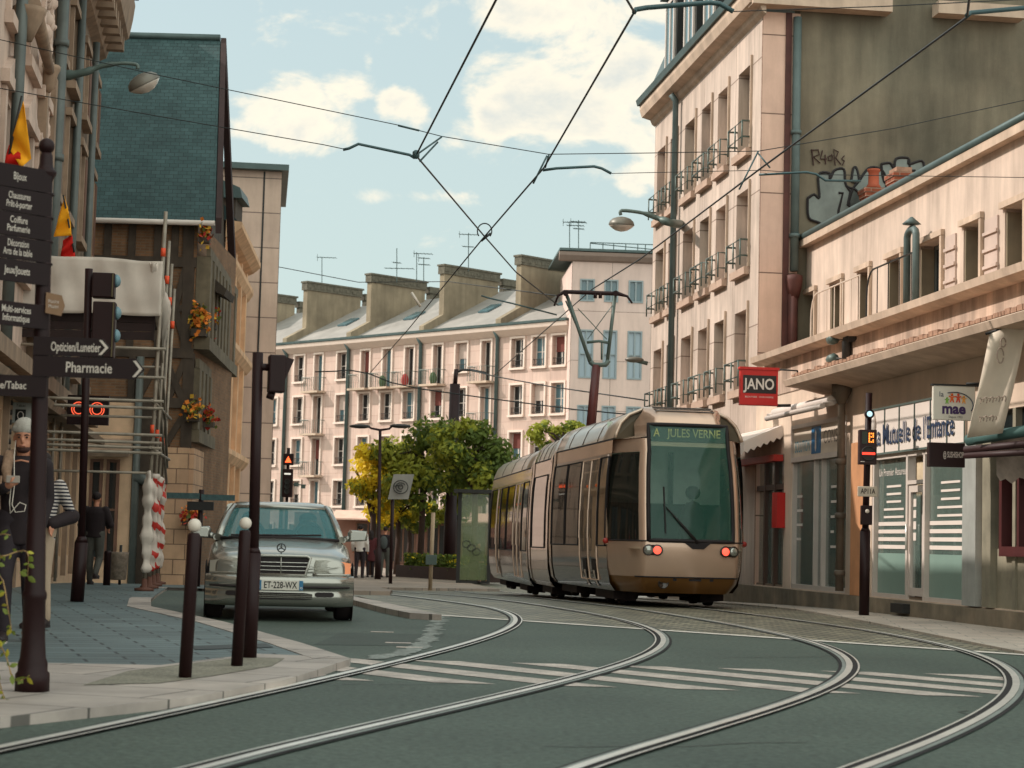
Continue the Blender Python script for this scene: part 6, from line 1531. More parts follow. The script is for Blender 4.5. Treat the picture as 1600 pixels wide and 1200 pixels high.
# bogies and wheels
for T, y in ((T1, 2.3), (T1, 5.6), (T2, 1.5), (T3, 2.5), (T3, 7.2)):
    bg = MB(); bg.loft([[T(x, yy, z) for x, z in ((-.6, .14), (.6, .14), (.6, .28), (-.6, .28))] for yy in (y - .2, y + .2)], smooth=False)
    for s in (-1, 1): bg.loft([[T(s * x, yy, z) for x, z in ((.55, .06), (.95, .1), (.95, .3), (.55, .3))] for yy in (y - .75, y + .75)], smooth=False)
    b_ = bg.build('bogie', M_trd, tram)
    for s in (-1, 1):
        for dy in (-.5, .5): MB().lathe(T(s * .74, y + dy, .28), [(.05, -.06), (.27, -.06), (.28, .0), (.27, .06), (.05, .06)], 14, T.s).build('wheel', M_trd, b_)
# side recess steps with chrome coupler boxes
for T, y in ((T1, 2.1), (T1, 2.9), (T3, 6.2)):
    m = MB(); s = -1
    m.loft([[T(s * (hw(z) + .02), yy, z) for yy in (y, y + .34)] for z in (.3, .5, .75)], closed=False, caps=False); m.build('step_recess', M_rub, tram)
    m = MB(); m.loft([[T(s * (hw(z) + .028), yy, z) for yy in (y + .06, y + .22)] for z in (.28, .42, .56)], closed=False, caps=False); m.build('step_plate', M_tb, tram)
# pantograph
YP = 37.2
pt = lambda x, y, d=0: P(x, y, YP + d)
pg = MB(); pg.tube([pt(921, 684), pt(931, 570)], [.09, .07], 8); pg.tube([pt(927, 684, .1), pt(936, 570)], .035, 6)
mast = pg.build('pantograph_arm', mat('panto_red', (84, 40, 38), .5, var=.2), tram)
m = MB(); m.tube([pt(922, 565), pt(928, 570), pt(946, 570), pt(951, 563)], .05, 8)
m.tube([pt(922, 566), pt(886, 462)], .035, 8).tube([pt(926, 568, .2), pt(884, 470, .2)], .018, 6).tube([pt(949, 564), pt(961, 462)], .035, 8)
m.tube([pt(917, 535), pt(936, 533), pt(952, 536)], .03, 6).tube([pt(940, 535), pt(940, 562)], .02, 6).tube([pt(903, 482), pt(948, 530)], .009, 4).tube([pt(956, 478), pt(918, 530)], .009, 4)
m.build('pantograph_frame', M_irng, mast)
m = MB()
for d in (-.14, .14): m.tube([pt(866, 478, d), pt(872, 462, d), pt(882, 456, d), pt(966, 459, d), pt(980, 463, d), pt(988, 474, d)], [.02, .025, .045, .045, .025, .018], 6)
for x in (884, 962): m.tube([pt(x, 458, -.2), pt(x, 459, .2)], .055, 8)
for x in (930, 938): m.tube([pt(x, 458, -.14), pt(x, 466, -.14)], .04, 6)
m.build('pantograph_bar', M_maroon, mast)
# ================================================================ car
cq = P(437, 940, 22.15); cq.z = 0
car = thing('parked_car', 'silver grey saloon car with plate ET-228-WX, parked behind the bollards', 'car', (cq.x, cq.y, 0))
CT = TF((cq.x, cq.y, 0), R(7.6))
M_cp = metal('car_silver', (152, 149, 140), .22, .7, .6, .03)
M_chr = mat('chrome', (196, 192, 184), .12, 1, var=.03)
M_cglass = glassm('car_glass', (64, 116, 118), .6, .03, .7)
M_lampg = glassm('lamp_glass', (160, 156, 140), .35, .08, .6)
M_tyre = mat('tyre', (30, 18, 18), .85)
M_dk = mat('car_dark', (30, 20, 20), .7)
st = [(.16, .70, .30, .70, .745), (.30, .78, .28, .745, .80), (.6, .835, .22, .79, .855), (.95, .855, .2, .83, .905), (1.3, .86, .2, .875, .95), (1.5, .862, .2, .905, .975), (2.2, .865, .2, .93, .96), (3.2, .865, .2, .94, .96), (3.8, .85, .22, .935, .975), (4.25, .81, .28, .89, .93), (4.42, .74, .32, .84, .87)]
rings = []
for y, w, zb_, zs_, zc in st:
    h = [(0, zb_), (w * .8, zb_), (w * .97, zb_ + .06), (w, .42), (w * 1.0, .58), (w * .985, zs_ - .06), (w * .93, zs_ - .01), (w * .78, zs_ + (zc - zs_) * .6), (w * .4, zc - .008), (0, zc)]
    rings.append([CT(x, y, z) for x, z in h] + [CT(-x, y, z) for x, z in h[-2:0:-1]])
body = MB().loft(rings).build('body', M_cp, car); sm = body.modifiers.new('s', 'SUBSURF'); sm.levels = 1; sm.render_levels = 2
def rrect(y0, y1, w, z, n=6, rad=.22):
    pts = []
    for cx, cy, a0 in ((w - rad, y0 + rad, -90), (w - rad, y1 - rad, 0), (-w + rad, y1 - rad, 90), (-w + rad, y0 + rad, 180)):
        for k in range(n + 1):
            a = R(a0 + 90 * k / n); 
            bow = -.06 * (1 - ((cx + rad * math.cos(a)) / w) ** 2) if a0 in (-90, 180) and cy < y0 + rad + .01 else 0
            pts.append(CT(cx + rad * math.cos(a), cy + rad * math.sin(a) + bow, z))
    return pts
gh = [(1.43, 3.85, .765, .93), (1.62, 3.72, .735, 1.06), (1.86, 3.52, .685, 1.2), (2.1, 3.3, .63, 1.33)]
MB().loft([rrect(*g) for g in gh], caps=False).build('windows', M_cglass, car)
rfz = [(2.08, 3.32, .635, 1.325), (2.2, 3.2, .60, 1.37), (2.32, 3.1, .55, 1.40), (2.5, 2.95, .42, 1.415)]
MB().loft([rrect(a, b, w, z) for a, b, w, z in rfz], caps=True).build('roof', M_cp, car)
pl = MB()
for s in (-1, 1):
    pl.tube([CT(s * .745, 1.5, .95), CT(s * .70, 1.72, 1.09), CT(s * .645, 1.98, 1.23), CT(s * .57, 2.2, 1.345)], [.05, .045, .04, .04], 8)
    pl.tube([CT(s * .775, 2.62, .93), CT(s * .64, 2.66, 1.33)], .04, 6); pl.tube([CT(s * .75, 3.55, .95), CT(s * .6, 3.15, 1.33)], .09, 8)
    pl.tube([CT(s * .78, 1.55, .945), CT(s * .79, 2.6, .95), CT(s * .78, 3.6, .95)], .035, 6)
pl.tube([CT(-.56, 2.13, 1.33), CT(0, 2.05, 1.345), CT(.56, 2.13, 1.33)], .03, 6)
pl.build('pillars', M_cp, car)
sl = MB(); sl.tube([CT(-.72, 1.46, .94), CT(-.4, 1.38, .955), CT(0, 1.35, .96), CT(.4, 1.38, .955), CT(.72, 1.46, .94)], .022, 6)
sl.tube([CT(-.1, 1.36, .985), CT(.5, 1.45, 1.0)], .012, 5).tube([CT(-.6, 1.42, .98), CT(-.02, 1.36, .99)], .012, 5)
sl.build('wipers', M_dk, car)
# seats and head restraints
ss_ = MB()
for s in (-.36, .36):
    ss_.ball(CT(s, 2.35, .85), .22, .12, .36, 10, 7).ball(CT(s, 2.42, 1.2), .12, .06, .09, 10, 6)
ss_.ball(CT(0, 3.2, .88), .58, .14, .2, 12, 7); ss_.build('seats', M_dk, car)
MB().tube([CT(.36 + math.cos(k * .4189) * .17, 1.75 + math.sin(k * .4189) * .06, 1.0 + math.sin(k * .4189) * .15) for k in range(16)], .016, 6).build('steering_wheel', M_dk, car)
MB().b3(0, 0, 0, 0, 0, 0) if False else None
db = MB().loft([[CT(x, 1.5, .93), CT(x, 1.95, .93), CT(x, 1.98, .7)] for x in (-.7, .7)], closed=False, caps=False); db.build('dashboard', M_dk, car)
# bumper
def bplan(x): return .16 * (abs(x) / .86) ** 2.4 + (.22 * max(0, abs(x) - .7) / .16)
xs = [-.86, -.84, -.8, -.72, -.6, -.45, -.3, -.15, 0, .15, .3, .45, .6, .72, .8, .84, .86]
bpf = [(.14, .17), (.05, .19), (.01, .24), (0, .32), (.03, .36), (.0, .39), (-.03, .42), (-.03, .49), (.02, .525), (.14, .53)]
bm_ = MB(); bm_.loft([[CT(x, bplan(x) + d, z) for d, z in bpf] for x in xs], closed=False, caps=False); bump = bm_.build('front_bumper', M_cp, car)
for s in (-1, 1): MB().loft([[CT(s * .868, y, z) for y in (.36, .9)] for z in (.2, .5)], closed=False, caps=False)
m = MB(); m.tube([CT(x, bplan(x) - .026, .40) for x in xs[2:-2]], .012, 5); m.build('bumper_strip', M_dk, bump)
m = MB()
for x0, x1, z0, z1 in ((-.62, -.4, .29, .345), (.4, .62, .29, .345), (-.37, .37, .255, .335)):
    k = 8; m.loft([[CT(x0 + (x1 - x0) * i / k, bplan(x0 + (x1 - x0) * i / k) - .006 - 0, z0 + (.012 if i in (0, k) else 0)), CT(x0 + (x1 - x0) * i / k, bplan(x0 + (x1 - x0) * i / k) - .004, z1 - (.012 if i in (0, k) else 0))] for i in range(k + 1)], closed=False, caps=False)
m.build('air_intakes', M_dk, bump)
m = MB()
for z in (.275, .295, .315): m.tube([CT(x, bplan(x) - .01, z) for x in (-.37, -.2, 0, .2, .37)], .005, 4)
m.build('intake_slats', M_cp, bump)
Fc = Fr(CT(0, -.035, 0), (CT.b * -1)[:2])
pp = MB().box(Fc, -.26, .26, .365, .475, 0, .012).build('number_plate', mat('plate_white', (198, 190, 178), .5, var=.04), car)
txt('ET-228-WX', Fc, 0, .418, .108, M_dk, pp, .015, width=.375, bold=.012)
m = MB().box(Fc, -.26, -.215, .366, .474, .0125, .016).box(Fc, .215, .26, .366, .474, .0125, .016); m.build('plate_band', mat('plate_blue', (44, 104, 138), .5), pp)
txt('F', Fc, -.238, .39, .04, M_white, pp, .018); txt('45', Fc, .238, .39, .034, M_white, pp, .018)
# grille
Fg = Fr(CT(0, .08, 0), (CT.b * -1)[:2])
gq = [(-.285, .535), (.285, .535), (.335, .73), (.3, .755), (-.3, .755), (-.335, .73)]
gr_ = MB().prism([Fg.p(u, v, -.05) for u, v in gq], Fg.n * .055).build('grille', M_dk, car)
m = MB(); m.tube([Fg.p(u, v, .01) for u, v in gq + [gq[0]]], .022, 6); m.tube([Fg.p(0, .54, .02), Fg.p(0, .75, .015)], .008, 6); m.build('grille_surround', M_cp, gr_)
m = MB()
for k in range(3):
    v = .585 + k * .045; w = .285 + .05 * (v - .535) / .2; m.box(Fg, -w, w, v, v + .008, .0, .018)
m.build('grille_slats', M_chr, gr_)
# headlamps
for s in (-1, 1):
    lp_ = []; 
    def hl(x, z): return CT(s * x, .155 + .16 * max(0, (x - .38) / .45) ** 1.8 + (z - .55) * .12, z)
    m = MB(); zz = (.55, .6, .66, .715)
    xs_ = [.37, .45, .53, .6, .665]
    m.loft([[hl(x + (.015 if z < .7 else 0.03) * (0 if x > .4 else 1), z - (.0 if x < .6 else .012) * (z > .7)) for x in xs_] for z in zz], closed=False, caps=False)
    h = m.build('headlight', M_lampg, car); q = h.modifiers.new('t', 'SOLIDIFY'); q.thickness = .01
    m = MB()
    for x in (.46, .58): m.lathe(hl(x, .632) + CT.b * .05, [(.02, .05), (.055, .02), (.068, -.02)], 12, CT.b * 1)
    m.loft([[hl(x, z) + CT.b * .075 for x in xs_] for z in zz], closed=False, caps=False)
    m.build('reflector', mat('lamp_reflector', (170, 162, 144), .2, .8, var=.5, scale=18), h)
    m = MB(); m.loft([[hl(x, z - (.012 + (x - .665) * .15) * (z > .7)) for x in (.672, .71, .75, .79, .815)] for z in zz], closed=False, caps=False)
    i_ = m.build('indicator', mat('indicator_orange' if s > 0 else 'indicator_clear', (236, 130, 66) if s > 0 else (150, 142, 130), .2, coat=.5), car)
    m = MB().tube([hl(x, .545) - CT.b * .005 for x in xs_ + [.71, .75, .79, .815]], .014, 6); m.build('lamp_trim', M_cp, h)
# star ornament
c = CT(0, .16, .845); m = MB().tube([c + CT.s * math.cos(k * .3307) * .048 + V((0, 0, math.sin(k * .3307) * .048)) for k in range(20)], .0075, 6)
for a in (90, 210, 330): m.tube([c, c + CT.s * math.cos(R(a)) * .045 + V((0, 0, math.sin(R(a)) * .045))], [.010, .005], 5)
m.tube([c - V((0, 0, .04)), c - V((0, 0, .075))], .007, 6); m.build('hood_ornament', mat('dark_chrome', (70, 72, 72), .3, .6), car)
# mirrors
for s in (-1, 1):
    m = MB(); m.loft([[CT(s * (.965 + x), 1.72 + y, 1.005 + z) for x, z in ((-.12 * k, -.075 * k), (.115 * k, -.06 * k), (.125 * k, 0), (.115 * k, .065 * k), (-.1 * k, .075 * k), (-.125 * k, .04 * k))] for y, k in ((-.08, .72), (-.05, .95), (.05, 1), (.07, .9))]); m.tube([CT(s * .8, 1.7, .96), CT(s * .9, 1.72, .98)], .035, 8); m.build('wing_mirror', M_cp, car)
# wheels with dark arches
for y in (.86, 3.55):
    for s in (-1, 1):
        w = MB().lathe(CT(s * .76, y, .31), [(.2, -.1), (.29, -.1), (.31, -.07), (.31, .07), (.29, .1), (.2, .1)], 22, CT.s).build('wheel', M_tyre, car)
        MB().lathe(CT(s * .80, y, .31), [(.02, .04), (.08, .05), (.19, .03), (.2, .07)], 18, CT.s * s).build('rim', M_cp, w)
        MB().lathe(CT(s * .872, y, .33), [(.36, -.01), (.345, .0), (.3, -.02)], 20, CT.s * s).build('wheel_arch', M_dk, car)
m = MB(); m.loft([[CT(x, y, .24) for x in (-.7, .7)] for y in (.2, 4.2)], closed=False, caps=False); m.build('underbody', M_dk, car)
st_ = MB().loft([[CT(-.69 + .02 * k, 1.75 + .1 * k, 1.02 + .001), CT(-.685 + .02 * k, 1.78 + .1 * k, 1.07)] for k in range(2)], closed=False, caps=False); st_.build('window_sticker', mat('sticker_teal', (70, 140, 146), .5), car)
# ================================================================ poles, bollards, signals, lamps, wires
M_ball = mat('bollard_white', (206, 192, 178), .45, var=.1)
# foreground finger post
fb_ = G(50, 1080, SW + .004); YP_ = fb_.y
fp = thing('finger_post', 'tall dark finger post with shop direction boards and a ball finial, in the left foreground', 'sign post', fb_)
topP = P(73, 232, YP_); H_ = topP.z - fb_.z; lx = (topP.x - fb_.x)
axp = V((lx, 0, H_)).normalized()
MB().lathe(fb_, [(.098, 0), (.098, .1), (.085, .115), (.085, .16), (.074, .19), (.066, .3), (.063, .52), (.069, .53), (.069, .56), (.06, .58), (.048, 1.2), (.047, 1.9), (.043, 2.6), (.04, H_ - .2)], 20, axp).build('post', M_maroon, fp)
MB().lathe(fb_ + axp * (H_ - .2), [(.038, 0), (.045, .02), (.062, .05), (.062, .065), (.05, .07), (.04, .1), (.036, .16), (.03, .175)], 16, axp).ball(fb_ + axp * (H_ + .015), .047).build('finial', M_maroon, fp)
M_board = mat('finger_board', (30, 14, 14), .55, var=.15, spec=.2)
M_let = mat('board_letters', (186, 172, 160), .6)
def fpz(y): return P(68, y, YP_).z
def fpc(y): z = fpz(y); return fb_ + axp * ((z - fb_.z) / axp.z)
nL = V((.72, -.69)).normalized()
for y0, y1, t_, w_, ar in ((268, 304, 'Bijoux', .085, 1), (304, 341, 'Chaussures\nPrêt-à-porter', .17, 1), (341, 378, 'Coiffure\nParfumerie', .15, 1), (378, 413, 'Décoration\nArts de la table', .19, 1), (413, 448, 'Jeux/Jouets', .17, 0), (478, 516, 'Multi-services\nInformatique', .19, 0), (588, 622, 'Presse/Tabac', .25, 0)):
    c = fpc((y0 + y1) / 2); F = Fr((c.x, c.y - .055, 0), (nL.x, nL.y) if y0 < 580 else (.1, -1)); z0, z1 = fpz(y1) + .002, fpz(y0) - .003
    uL_ = -.36 if y0 < 580 else -.34
    b = MB(); b.prism([F.p(.05, z0, -.012), F.p(.05, z1, -.012), F.p(uL_, z1, -.012), F.p(uL_ - .05, (z0 + z1) / 2, -.012), F.p(uL_, z0, -.012)], F.n * .024)
    o = b.build('finger_sign', M_board, fp)
    n_ = 2 if '\n' in t_ else 1
    txt(t_, F, -.165 if y0 < 580 else -.19, (z0 + z1) / 2 + (.0 if n_ == 1 else 0.0), .062 if n_ == 1 else .056, M_let, o, .014, width=w_, lines=.9, bold=.012)
    if ar:
        m = MB(); zc = (z0 + z1) / 2; hh = (z1 - z0) * .36
        m.prism([F.p(uL_ + .035, zc + hh, .0125), F.p(uL_ - .01, zc, .0125), F.p(uL_ + .035, zc - hh, .0125), F.p(uL_ + .05, zc - hh, .0125), F.p(uL_ + .005, zc, .0125), F.p(uL_ + .05, zc + hh, .0125)], F.n * .003); m.build('arrow', M_let, o)
    MB().tube([fpc(y0) - axp * .006, fpc(y0) + axp * .006], .052, 14).build('collar', M_maroon, fp)
for y0, y1, t_, x1, tx in ((527, 557, 'Opticien/Lunetier', 173, 118), (557, 590, 'Pharmacie', 226, 140)):
    c = fpc((y0 + y1) / 2); F = Fr((c.x, c.y - .06, 0), (.06, -1)); z0, z1 = fpz(y1) + .002, fpz(y0) - .003
    uR = F.px(x1, (y0 + y1) / 2)[0]; zc = (z0 + z1) / 2; tip = .05
    o = MB().prism([F.p(-.03, z0, -.012), F.p(uR - tip, z0, -.012), F.p(uR, zc, -.012), F.p(uR - tip, z1, -.012), F.p(-.03, z1, -.012)], F.n * .024).build('finger_sign', M_board, fp)
    uT = F.px(tx, 560)[0]; txt(t_, F, uT, zc - .004, .085 if x1 > 200 else .075, M_let, o, .014, width=.265 if x1 > 200 else .285, bold=.015)
    hh = (z1 - z0) * .4; q = uR - .045
    MB().prism([F.p(q - .022, zc + hh, .0125), F.p(q + .016, zc, .0125), F.p(q - .022, zc - hh, .0125), F.p(q - .004, zc - hh, .0125), F.p(q + .034, zc, .0125), F.p(q - .004, zc + hh, .0125)], F.n * .003).build('arrow', M_let, o)
c = fpc(475); F = Fr((c.x, c.y - .05, 0), (.2, -1)); o = MB().prism([F.p(.03, fpz(490), -.01), F.p(.12, fpz(494), -.01), F.p(.14, fpz(478), -.01), F.p(.12, fpz(462), -.01), F.p(.03, fpz(458), -.01)], F.n * .02).build('finger_sign', mat('wood_sign', (128, 96, 70), .7, var=.2), fp)
txt('Piscine\nMusée', F, .075, fpz(476), .03, M_let, o, .012, width=.06)
# bollards
def bollard(px, py, ytop, lab):
    g = G(px, py, SW + .01); t = thing('bollard', lab, 'bollard', g, 'bollards along the pavement corner'); h = P(px + 7, ytop, g.y).z - g.z; ax = V((.024, 0, 1)).normalized()
    MB().lathe(g, [(.042, 0), (.042, h - .12), (.036, h - .105), (.026, h - .1)], 16, ax).build('post', M_maroon, t)
    MB().ball(g + ax * (h - .052), .044).build('ball_cap', M_ball, t)
bollard(289, 1058, 808, 'white ball topped dark bollard standing alone on the pavement corner')
bollard(370, 1040, 806, 'white ball topped dark bollard in front of the traffic light pole')
# traffic light by the car
g = G(389, 1027, SW + .01); tl = thing('traffic_light', 'dark traffic light standing right in front of the silver car, seen from behind', 'traffic light', g)
a1 = P(396, 862, g.y); a2 = P(403, 551, g.y)
MB().tube([g, a1 + V((0, 0, -.01))], .058, 14).tube([a1 + V((0, 0, -.01)), a1 + V((0, 0, .03))], [.058, .04], 14).tube([a1, a2], .041, 14).build('pole', M_maroon, tl)
f = Fr(P(433, 585, g.y), (.25, -1)); k_ = g.y / 3000
MB().box(f, -14 * k_, 12 * k_, -29 * k_, 30 * k_, -.06, .06).build('signal_head', M_maroon, tl, .012)
MB().prism([f.p(12 * k_, -8 * k_, -.05), f.p(12 * k_, 27 * k_, -.05), f.p(25 * k_, 24 * k_, -.05)], f.n * .1).build('visor', M_maroon, tl)
MB().tube([P(402, 573, g.y), P(420, 574, g.y)], .028, 8).tube([P(418, 616, g.y), P(428, 620, g.y)], .03, 8).build('bracket', M_maroon, tl)
# traffic light by the scaffold
g = GP(122, 25.4, .004); tl = thing('traffic_light', 'tall traffic light with two heads seen from behind, between the finger post and the scaffold', 'traffic light', g)
a0 = P(127, 850, g.y); a2 = P(139, 420, g.y)
MB().tube([g, a0 + V((0, 0, .02))], .09, 12).tube([a0 + V((0, 0, .02)), a0 + V((0, 0, .1))], [.09, .055], 12).tube([a0, a2], .052, 12).build('pole', M_maroon, tl)
k_ = g.y / 3000
for y0, y1, lens in ((427, 466, (438,)), (472, 560, (488, 524))):
    f = Fr(P(163, (y0 + y1) / 2, g.y), (.1, -1)); hh = (y1 - y0) / 2 * k_
    hd = MB().box(f, -18 * k_, 17 * k_, -hh, hh, -.12, .1).build('signal_head', M_maroon, tl, .015)
    MB().box(f, 13 * k_, 15 * k_, -hh + .01, hh - .01, .1, .115).build('edge_strip', mat('olive_edge', (84, 72, 44), .6), hd)
    for y in lens:
        c = f.p(17 * k_, ((y0 + y1) / 2 - y) * k_, -.02); MB().lathe(c, [(.09, 0), (.085, .03), (.05, .06), (.01, .07)], 12, f.u).build('visor', mat('visor_blue', (104, 132, 140), .5), hd)
    MB().tube([P(140, (y0 + y1) / 2, g.y), P(150, (y0 + y1) / 2, g.y)], .03, 6).build('bracket', M_irn, hd)
# tram signal on the right pavement
g = G(1350, 961, .03); ts_ = thing('tram_signal', 'tram signal post with an orange letter, red bar and plate reading AP11A', 'signal', g)
b1 = P(1352, 830, g.y); t1 = P(1358, 614, g.y); k_ = g.y / 3000
MB().tube([g, b1], .078, 12).tube([b1, b1 + V((0, 0, .05))], [.078, .052], 12).tube([b1, t1], .05, 12).build('post', M_maroon, ts_)
f = Fr(P(1355, 699, g.y - .09), (-.02, -1))
hd = MB().box(f, -14 * k_, 13 * k_, -27 * k_, 27 * k_, -.05, .12).build('signal_head', mat('head_maroon', (44, 16, 16), .5), ts_, .012)
MB().tube([f.p(-12 * k_, -23 * k_, .121), f.p(-6 * k_, -23 * k_, .121)], .006, 4).build('plate_mark', M_white, hd)
MB().lathe(f.p(0, -10 * k_, .12), [(11 * k_, 0), (11.5 * k_, .02), (10 * k_, .02), (9.5 * k_, .005)], 20, f.n).build('lens_ring', M_irn, hd)
MB().box(f, -10 * k_, 10 * k_, -12 * k_, -8.5 * k_, .13, .14).build('red_bar', emis('signal_red', (255, 58, 40), 1.5), hd)
m = MB()
for q in range(6):
    for x, on in ((1, 1), (4, q in (0, 5, 3)), (7, q != 2)): 
        if on: c = f.p(x * k_, (8 + q * 2.6) * k_, .122); m.box(Fr(c, f.n[:2]), -.9 * k_, .9 * k_, -1.0 * k_, 1.0 * k_, 0, .006)
m.build('lit_letter', emis('signal_amber', (255, 140, 50), 1.6), hd)
MB().box(f, -10 * k_, -2 * k_, 5 * k_, 24 * k_, .121, .126).build('dark_pane', mat('signal_pane', (50, 58, 46), .3), hd)
f2 = Fr(P(1358, 647, g.y - .09), (-.02, -1)); h2 = MB().lathe(f2.p(0, 0, -.04), [(7 * k_, 0), (7.5 * k_, .1), (7 * k_, .13), (5.5 * k_, .13), (5 * k_, .09)], 18, f2.n).build('small_lamp_head', M_maroon, ts_)
MB().lathe(f2.p(0, 0, .05), [(.001, 0), (4.4 * k_, 0), (3.5 * k_, .02), (.001, .03)], 14, f2.n).build('lens', emis('lamp_blue', (176, 214, 222), 1.0), h2)
f3 = Fr(P(1356, 768, g.y - .06), (-.02, -1)); pl_ = MB().box(f3, -16 * k_, 15 * k_, -8 * k_, 8 * k_, -.01, .01).build('number_plate', mat('plate_cream', (190, 174, 156), .5), ts_, .02)
txt('AP11A', f3, 0, 0, 11 * k_, M_maroon, pl_, .012, width=23 * k_, bold=.02)
f4 = Fr(P(1354, 805, g.y - .08), (-.02, -1)); bx_ = MB().box(f4, -9 * k_, 8 * k_, -15 * k_, 15 * k_, -.06, .06).build('push_box', M_maroon, ts_, .01)
MB().lathe(f4.p(0, 6 * k_, .06), [(.001, .012), (3 * k_, .01), (3.4 * k_, 0)], 10, f4.n).build('button', M_ball, bx_)
# wall lamps
M_shade = mat('lamp_shade_grey', (110, 104, 94), .45, .2, var=.15)
M_bowl = mat('lamp_bowl', (190, 178, 166), .25, var=.1, coat=.4)
def wlamp(c, r, ax, armpts, rads, lab, flat=.62):
    t = thing('wall_lamp', lab, 'street lamp', armpts[0]); MB().tube(armpts, rads, 8).build('arm', M_irng, t)
    MB().lathe(c, [(r, 0), (r * 1.02, r * .04), (r * .93, r * .3), (r * .7, r * .52), (r * .35, r * .64), (.02, r * .68)], 20, ax).build('lamp_shade', M_shade, t)
    MB().lathe(c, [(.02, -r * .5), (r * .45, -r * .42), (r * .75, -r * .24), (r * .95, -.02), (r * .97, -.003)], 20, ax).build('lamp_glass', M_bowl, t)
YW = 35.0
wlamp(P(226, 132, YW), .31, V((-.45, -.28, .85)), smooth([tuple(FL.p(*FL.px(88, 118), .0)), tuple(P(110, 117, YW)), tuple(P(135, 112, YW)), tuple(P(160, 103, YW)), tuple(P(190, 99, YW)), tuple(P(213, 101, YW)), tuple(P(215, 108, YW))], 4), [.1] * 5 + [.075] * 5 + [.05] * 5 + [.035] * 10, 'big tilted oval street lamp on a curved arm in front of the slate roof')
YW2 = 43.0
wlamp(P(971, 352, YW2), .29, V((.02, -.1, 1)), smooth([tuple(FR.p(*FR.px(1064, 350), 0)), tuple(P(1050, 349, YW2)), tuple(P(1030, 342, YW2)), tuple(P(1005, 333, YW2)), tuple(P(972, 329, YW2)), tuple(P(970, 336, YW2))], 4), [.1] * 4 + [.09] * 4 + [.06] * 4 + [.04] * 9, 'round street lamp on a curved arm from the tall pink house, against the sky')
t = thing('wall_lamp', 'small flat street lamp low on the tall pink house beside the pantograph', 'street lamp', P(1010, 566, 47.5))
MB().tube([P(1012, 568, 47.5), P(1000, 565, 47.5), P(992, 563, 47.5)], .05, 8).build('arm', M_irng, t); MB().ball(P(991, 562, 47.5), .24, .14, .075, 14, 7).build('lamp_head', M_shade, t)
# overhead wires
M_wire = mat('wire_dark', (38, 40, 40), .5, .3); M_rod = mat('rod_teal', (62, 82, 84), .45, .3)
def W6(px, py, z=5.85):
    d = ray(px, py); t = (z - CAMZ) / d.z; return V((d.x * t, d.y * t, z))
def wire(name, lab, pts, r, m=M_wire, extra=None, cat='wire'):
    t = thing(name, lab, cat, pts[0]); MB().tube(pts, r, 6).build('wire' if 'rod' not in name else 'rod', m, t); return t
w1 = wire('contact_wire', 'dark tram wire falling from the top left of centre and crossing under the wire loop', [W6(915, -260), W6(800, -46), W6(775, 0), W6(650, 243), W6(755, 367), W6(806, 425), P(872, 477, 37.2)], .0125)
w2 = wire('contact_wire', 'dark tram wire from the long top rod running down left past the loop', [W6(860, -190), W6(975, -8), W6(991, 19), W6(850, 262), W6(755, 372), P(640, 512, 47), P(577, 584, 56)], .0125)
w3 = wire('contact_wire', 'dark tram wire from the top right across the pink house to the pantograph', [W6(1540, -210), W6(1515, -6), W6(1511, 27), W6(1186, 265), W6(1000, 405), P(925, 452, 37.2), P(770, 588, 56)], .0125)
Yw = 24.5
wire('span_wire', 'thin span wire from the left house over the slate roof to the right wall', [P(-70, 45, Yw), P(0, 62, Yw), P(250, 118, Yw), P(620, 195, Yw), P(690, 213, Yw), P(857, 241, Yw), P(1020, 239, Yw), P(1186, 236, Yw), P(1400, 200, Yw), P(1650, 146, Yw)], .006)
i1 = thing('wire_insulator', 'dark insulator on the span wire left of the wire loop', 'insulator', P(640, 200, Yw)); MB().tube([P(622, 196, Yw), P(655, 204, Yw)], .014, 6).build('rod', M_rod, i1)
wire('span_wire', 'thin lower span wire over the slate roof ending at the left curved rod', [P(-70, 122, 24), P(0, 138, 24), P(250, 182, 24), P(505, 226, 24), P(538, 233, 24)], .006)
r1 = wire('steady_rod', 'curved teal rod holding the tram wire left of centre', [P(536, 234, 24), P(545, 232, 24), P(560, 225, 24), P(640, 242, 24), P(648, 247, 24)], .019, M_rod, cat='rod')
for a, b in (((652, 241), (690, 214)), ((656, 252), (684, 222))): MB().tube([P(*a, 24.2), P(*b, Yw)], .012, 6).build('hanger', M_rod, r1)
MB().lathe(P(650, 242, 24), [(.02, -.05), (.045, -.03), (.045, .04), (.02, .06)], 8).build('clamp', M_rod, r1)
r2 = wire('steady_rod', 'curved teal rod holding the tram wire right of the loop', [P(848, 266, 24.6), P(870, 263, 24.6), P(928, 260, 24.6), P(940, 263, 24.6), P(955, 271, 24.6)], .019, M_rod, cat='rod')
for a, b in (((833, 287), (855, 243)), ((852, 262), (858, 241))): MB().tube([P(*a, 24.6), P(*b, Yw)], .012, 6).build('hanger', M_rod, r2)
wire('span_wire', 'thin wire running right from the curved rod across the pink house', [P(955, 271, 24.6), P(1190, 266, 24.6), P(1290, 273, 24.6), P(1650, 278, 24.6)], .005)
r3 = wire('steady_rod', 'long thick rod at the top centre holding a tram wire', [W6(991, 19), P(993, 15, 17.4), P(1010, 12, 17.4), P(1110, 4, 17.4), P(1125, 6, 17.4), P(1146, 18, 17.4)], .024, M_rod, cat='rod')
wire('span_wire', 'thin wire at the top edge running right from the long rod', [P(1146, 18, 17.4), P(1200, 16, 17.4), P(1380, 10, 17.4), P(1660, -4, 17.4)], .005)
r4 = wire('steady_rod', 'thick rod at the top right corner holding a tram wire', [W6(1511, 24), P(1516, 20, 17.3), P(1660, 7, 17.3)], .024, M_rod, cat='rod')
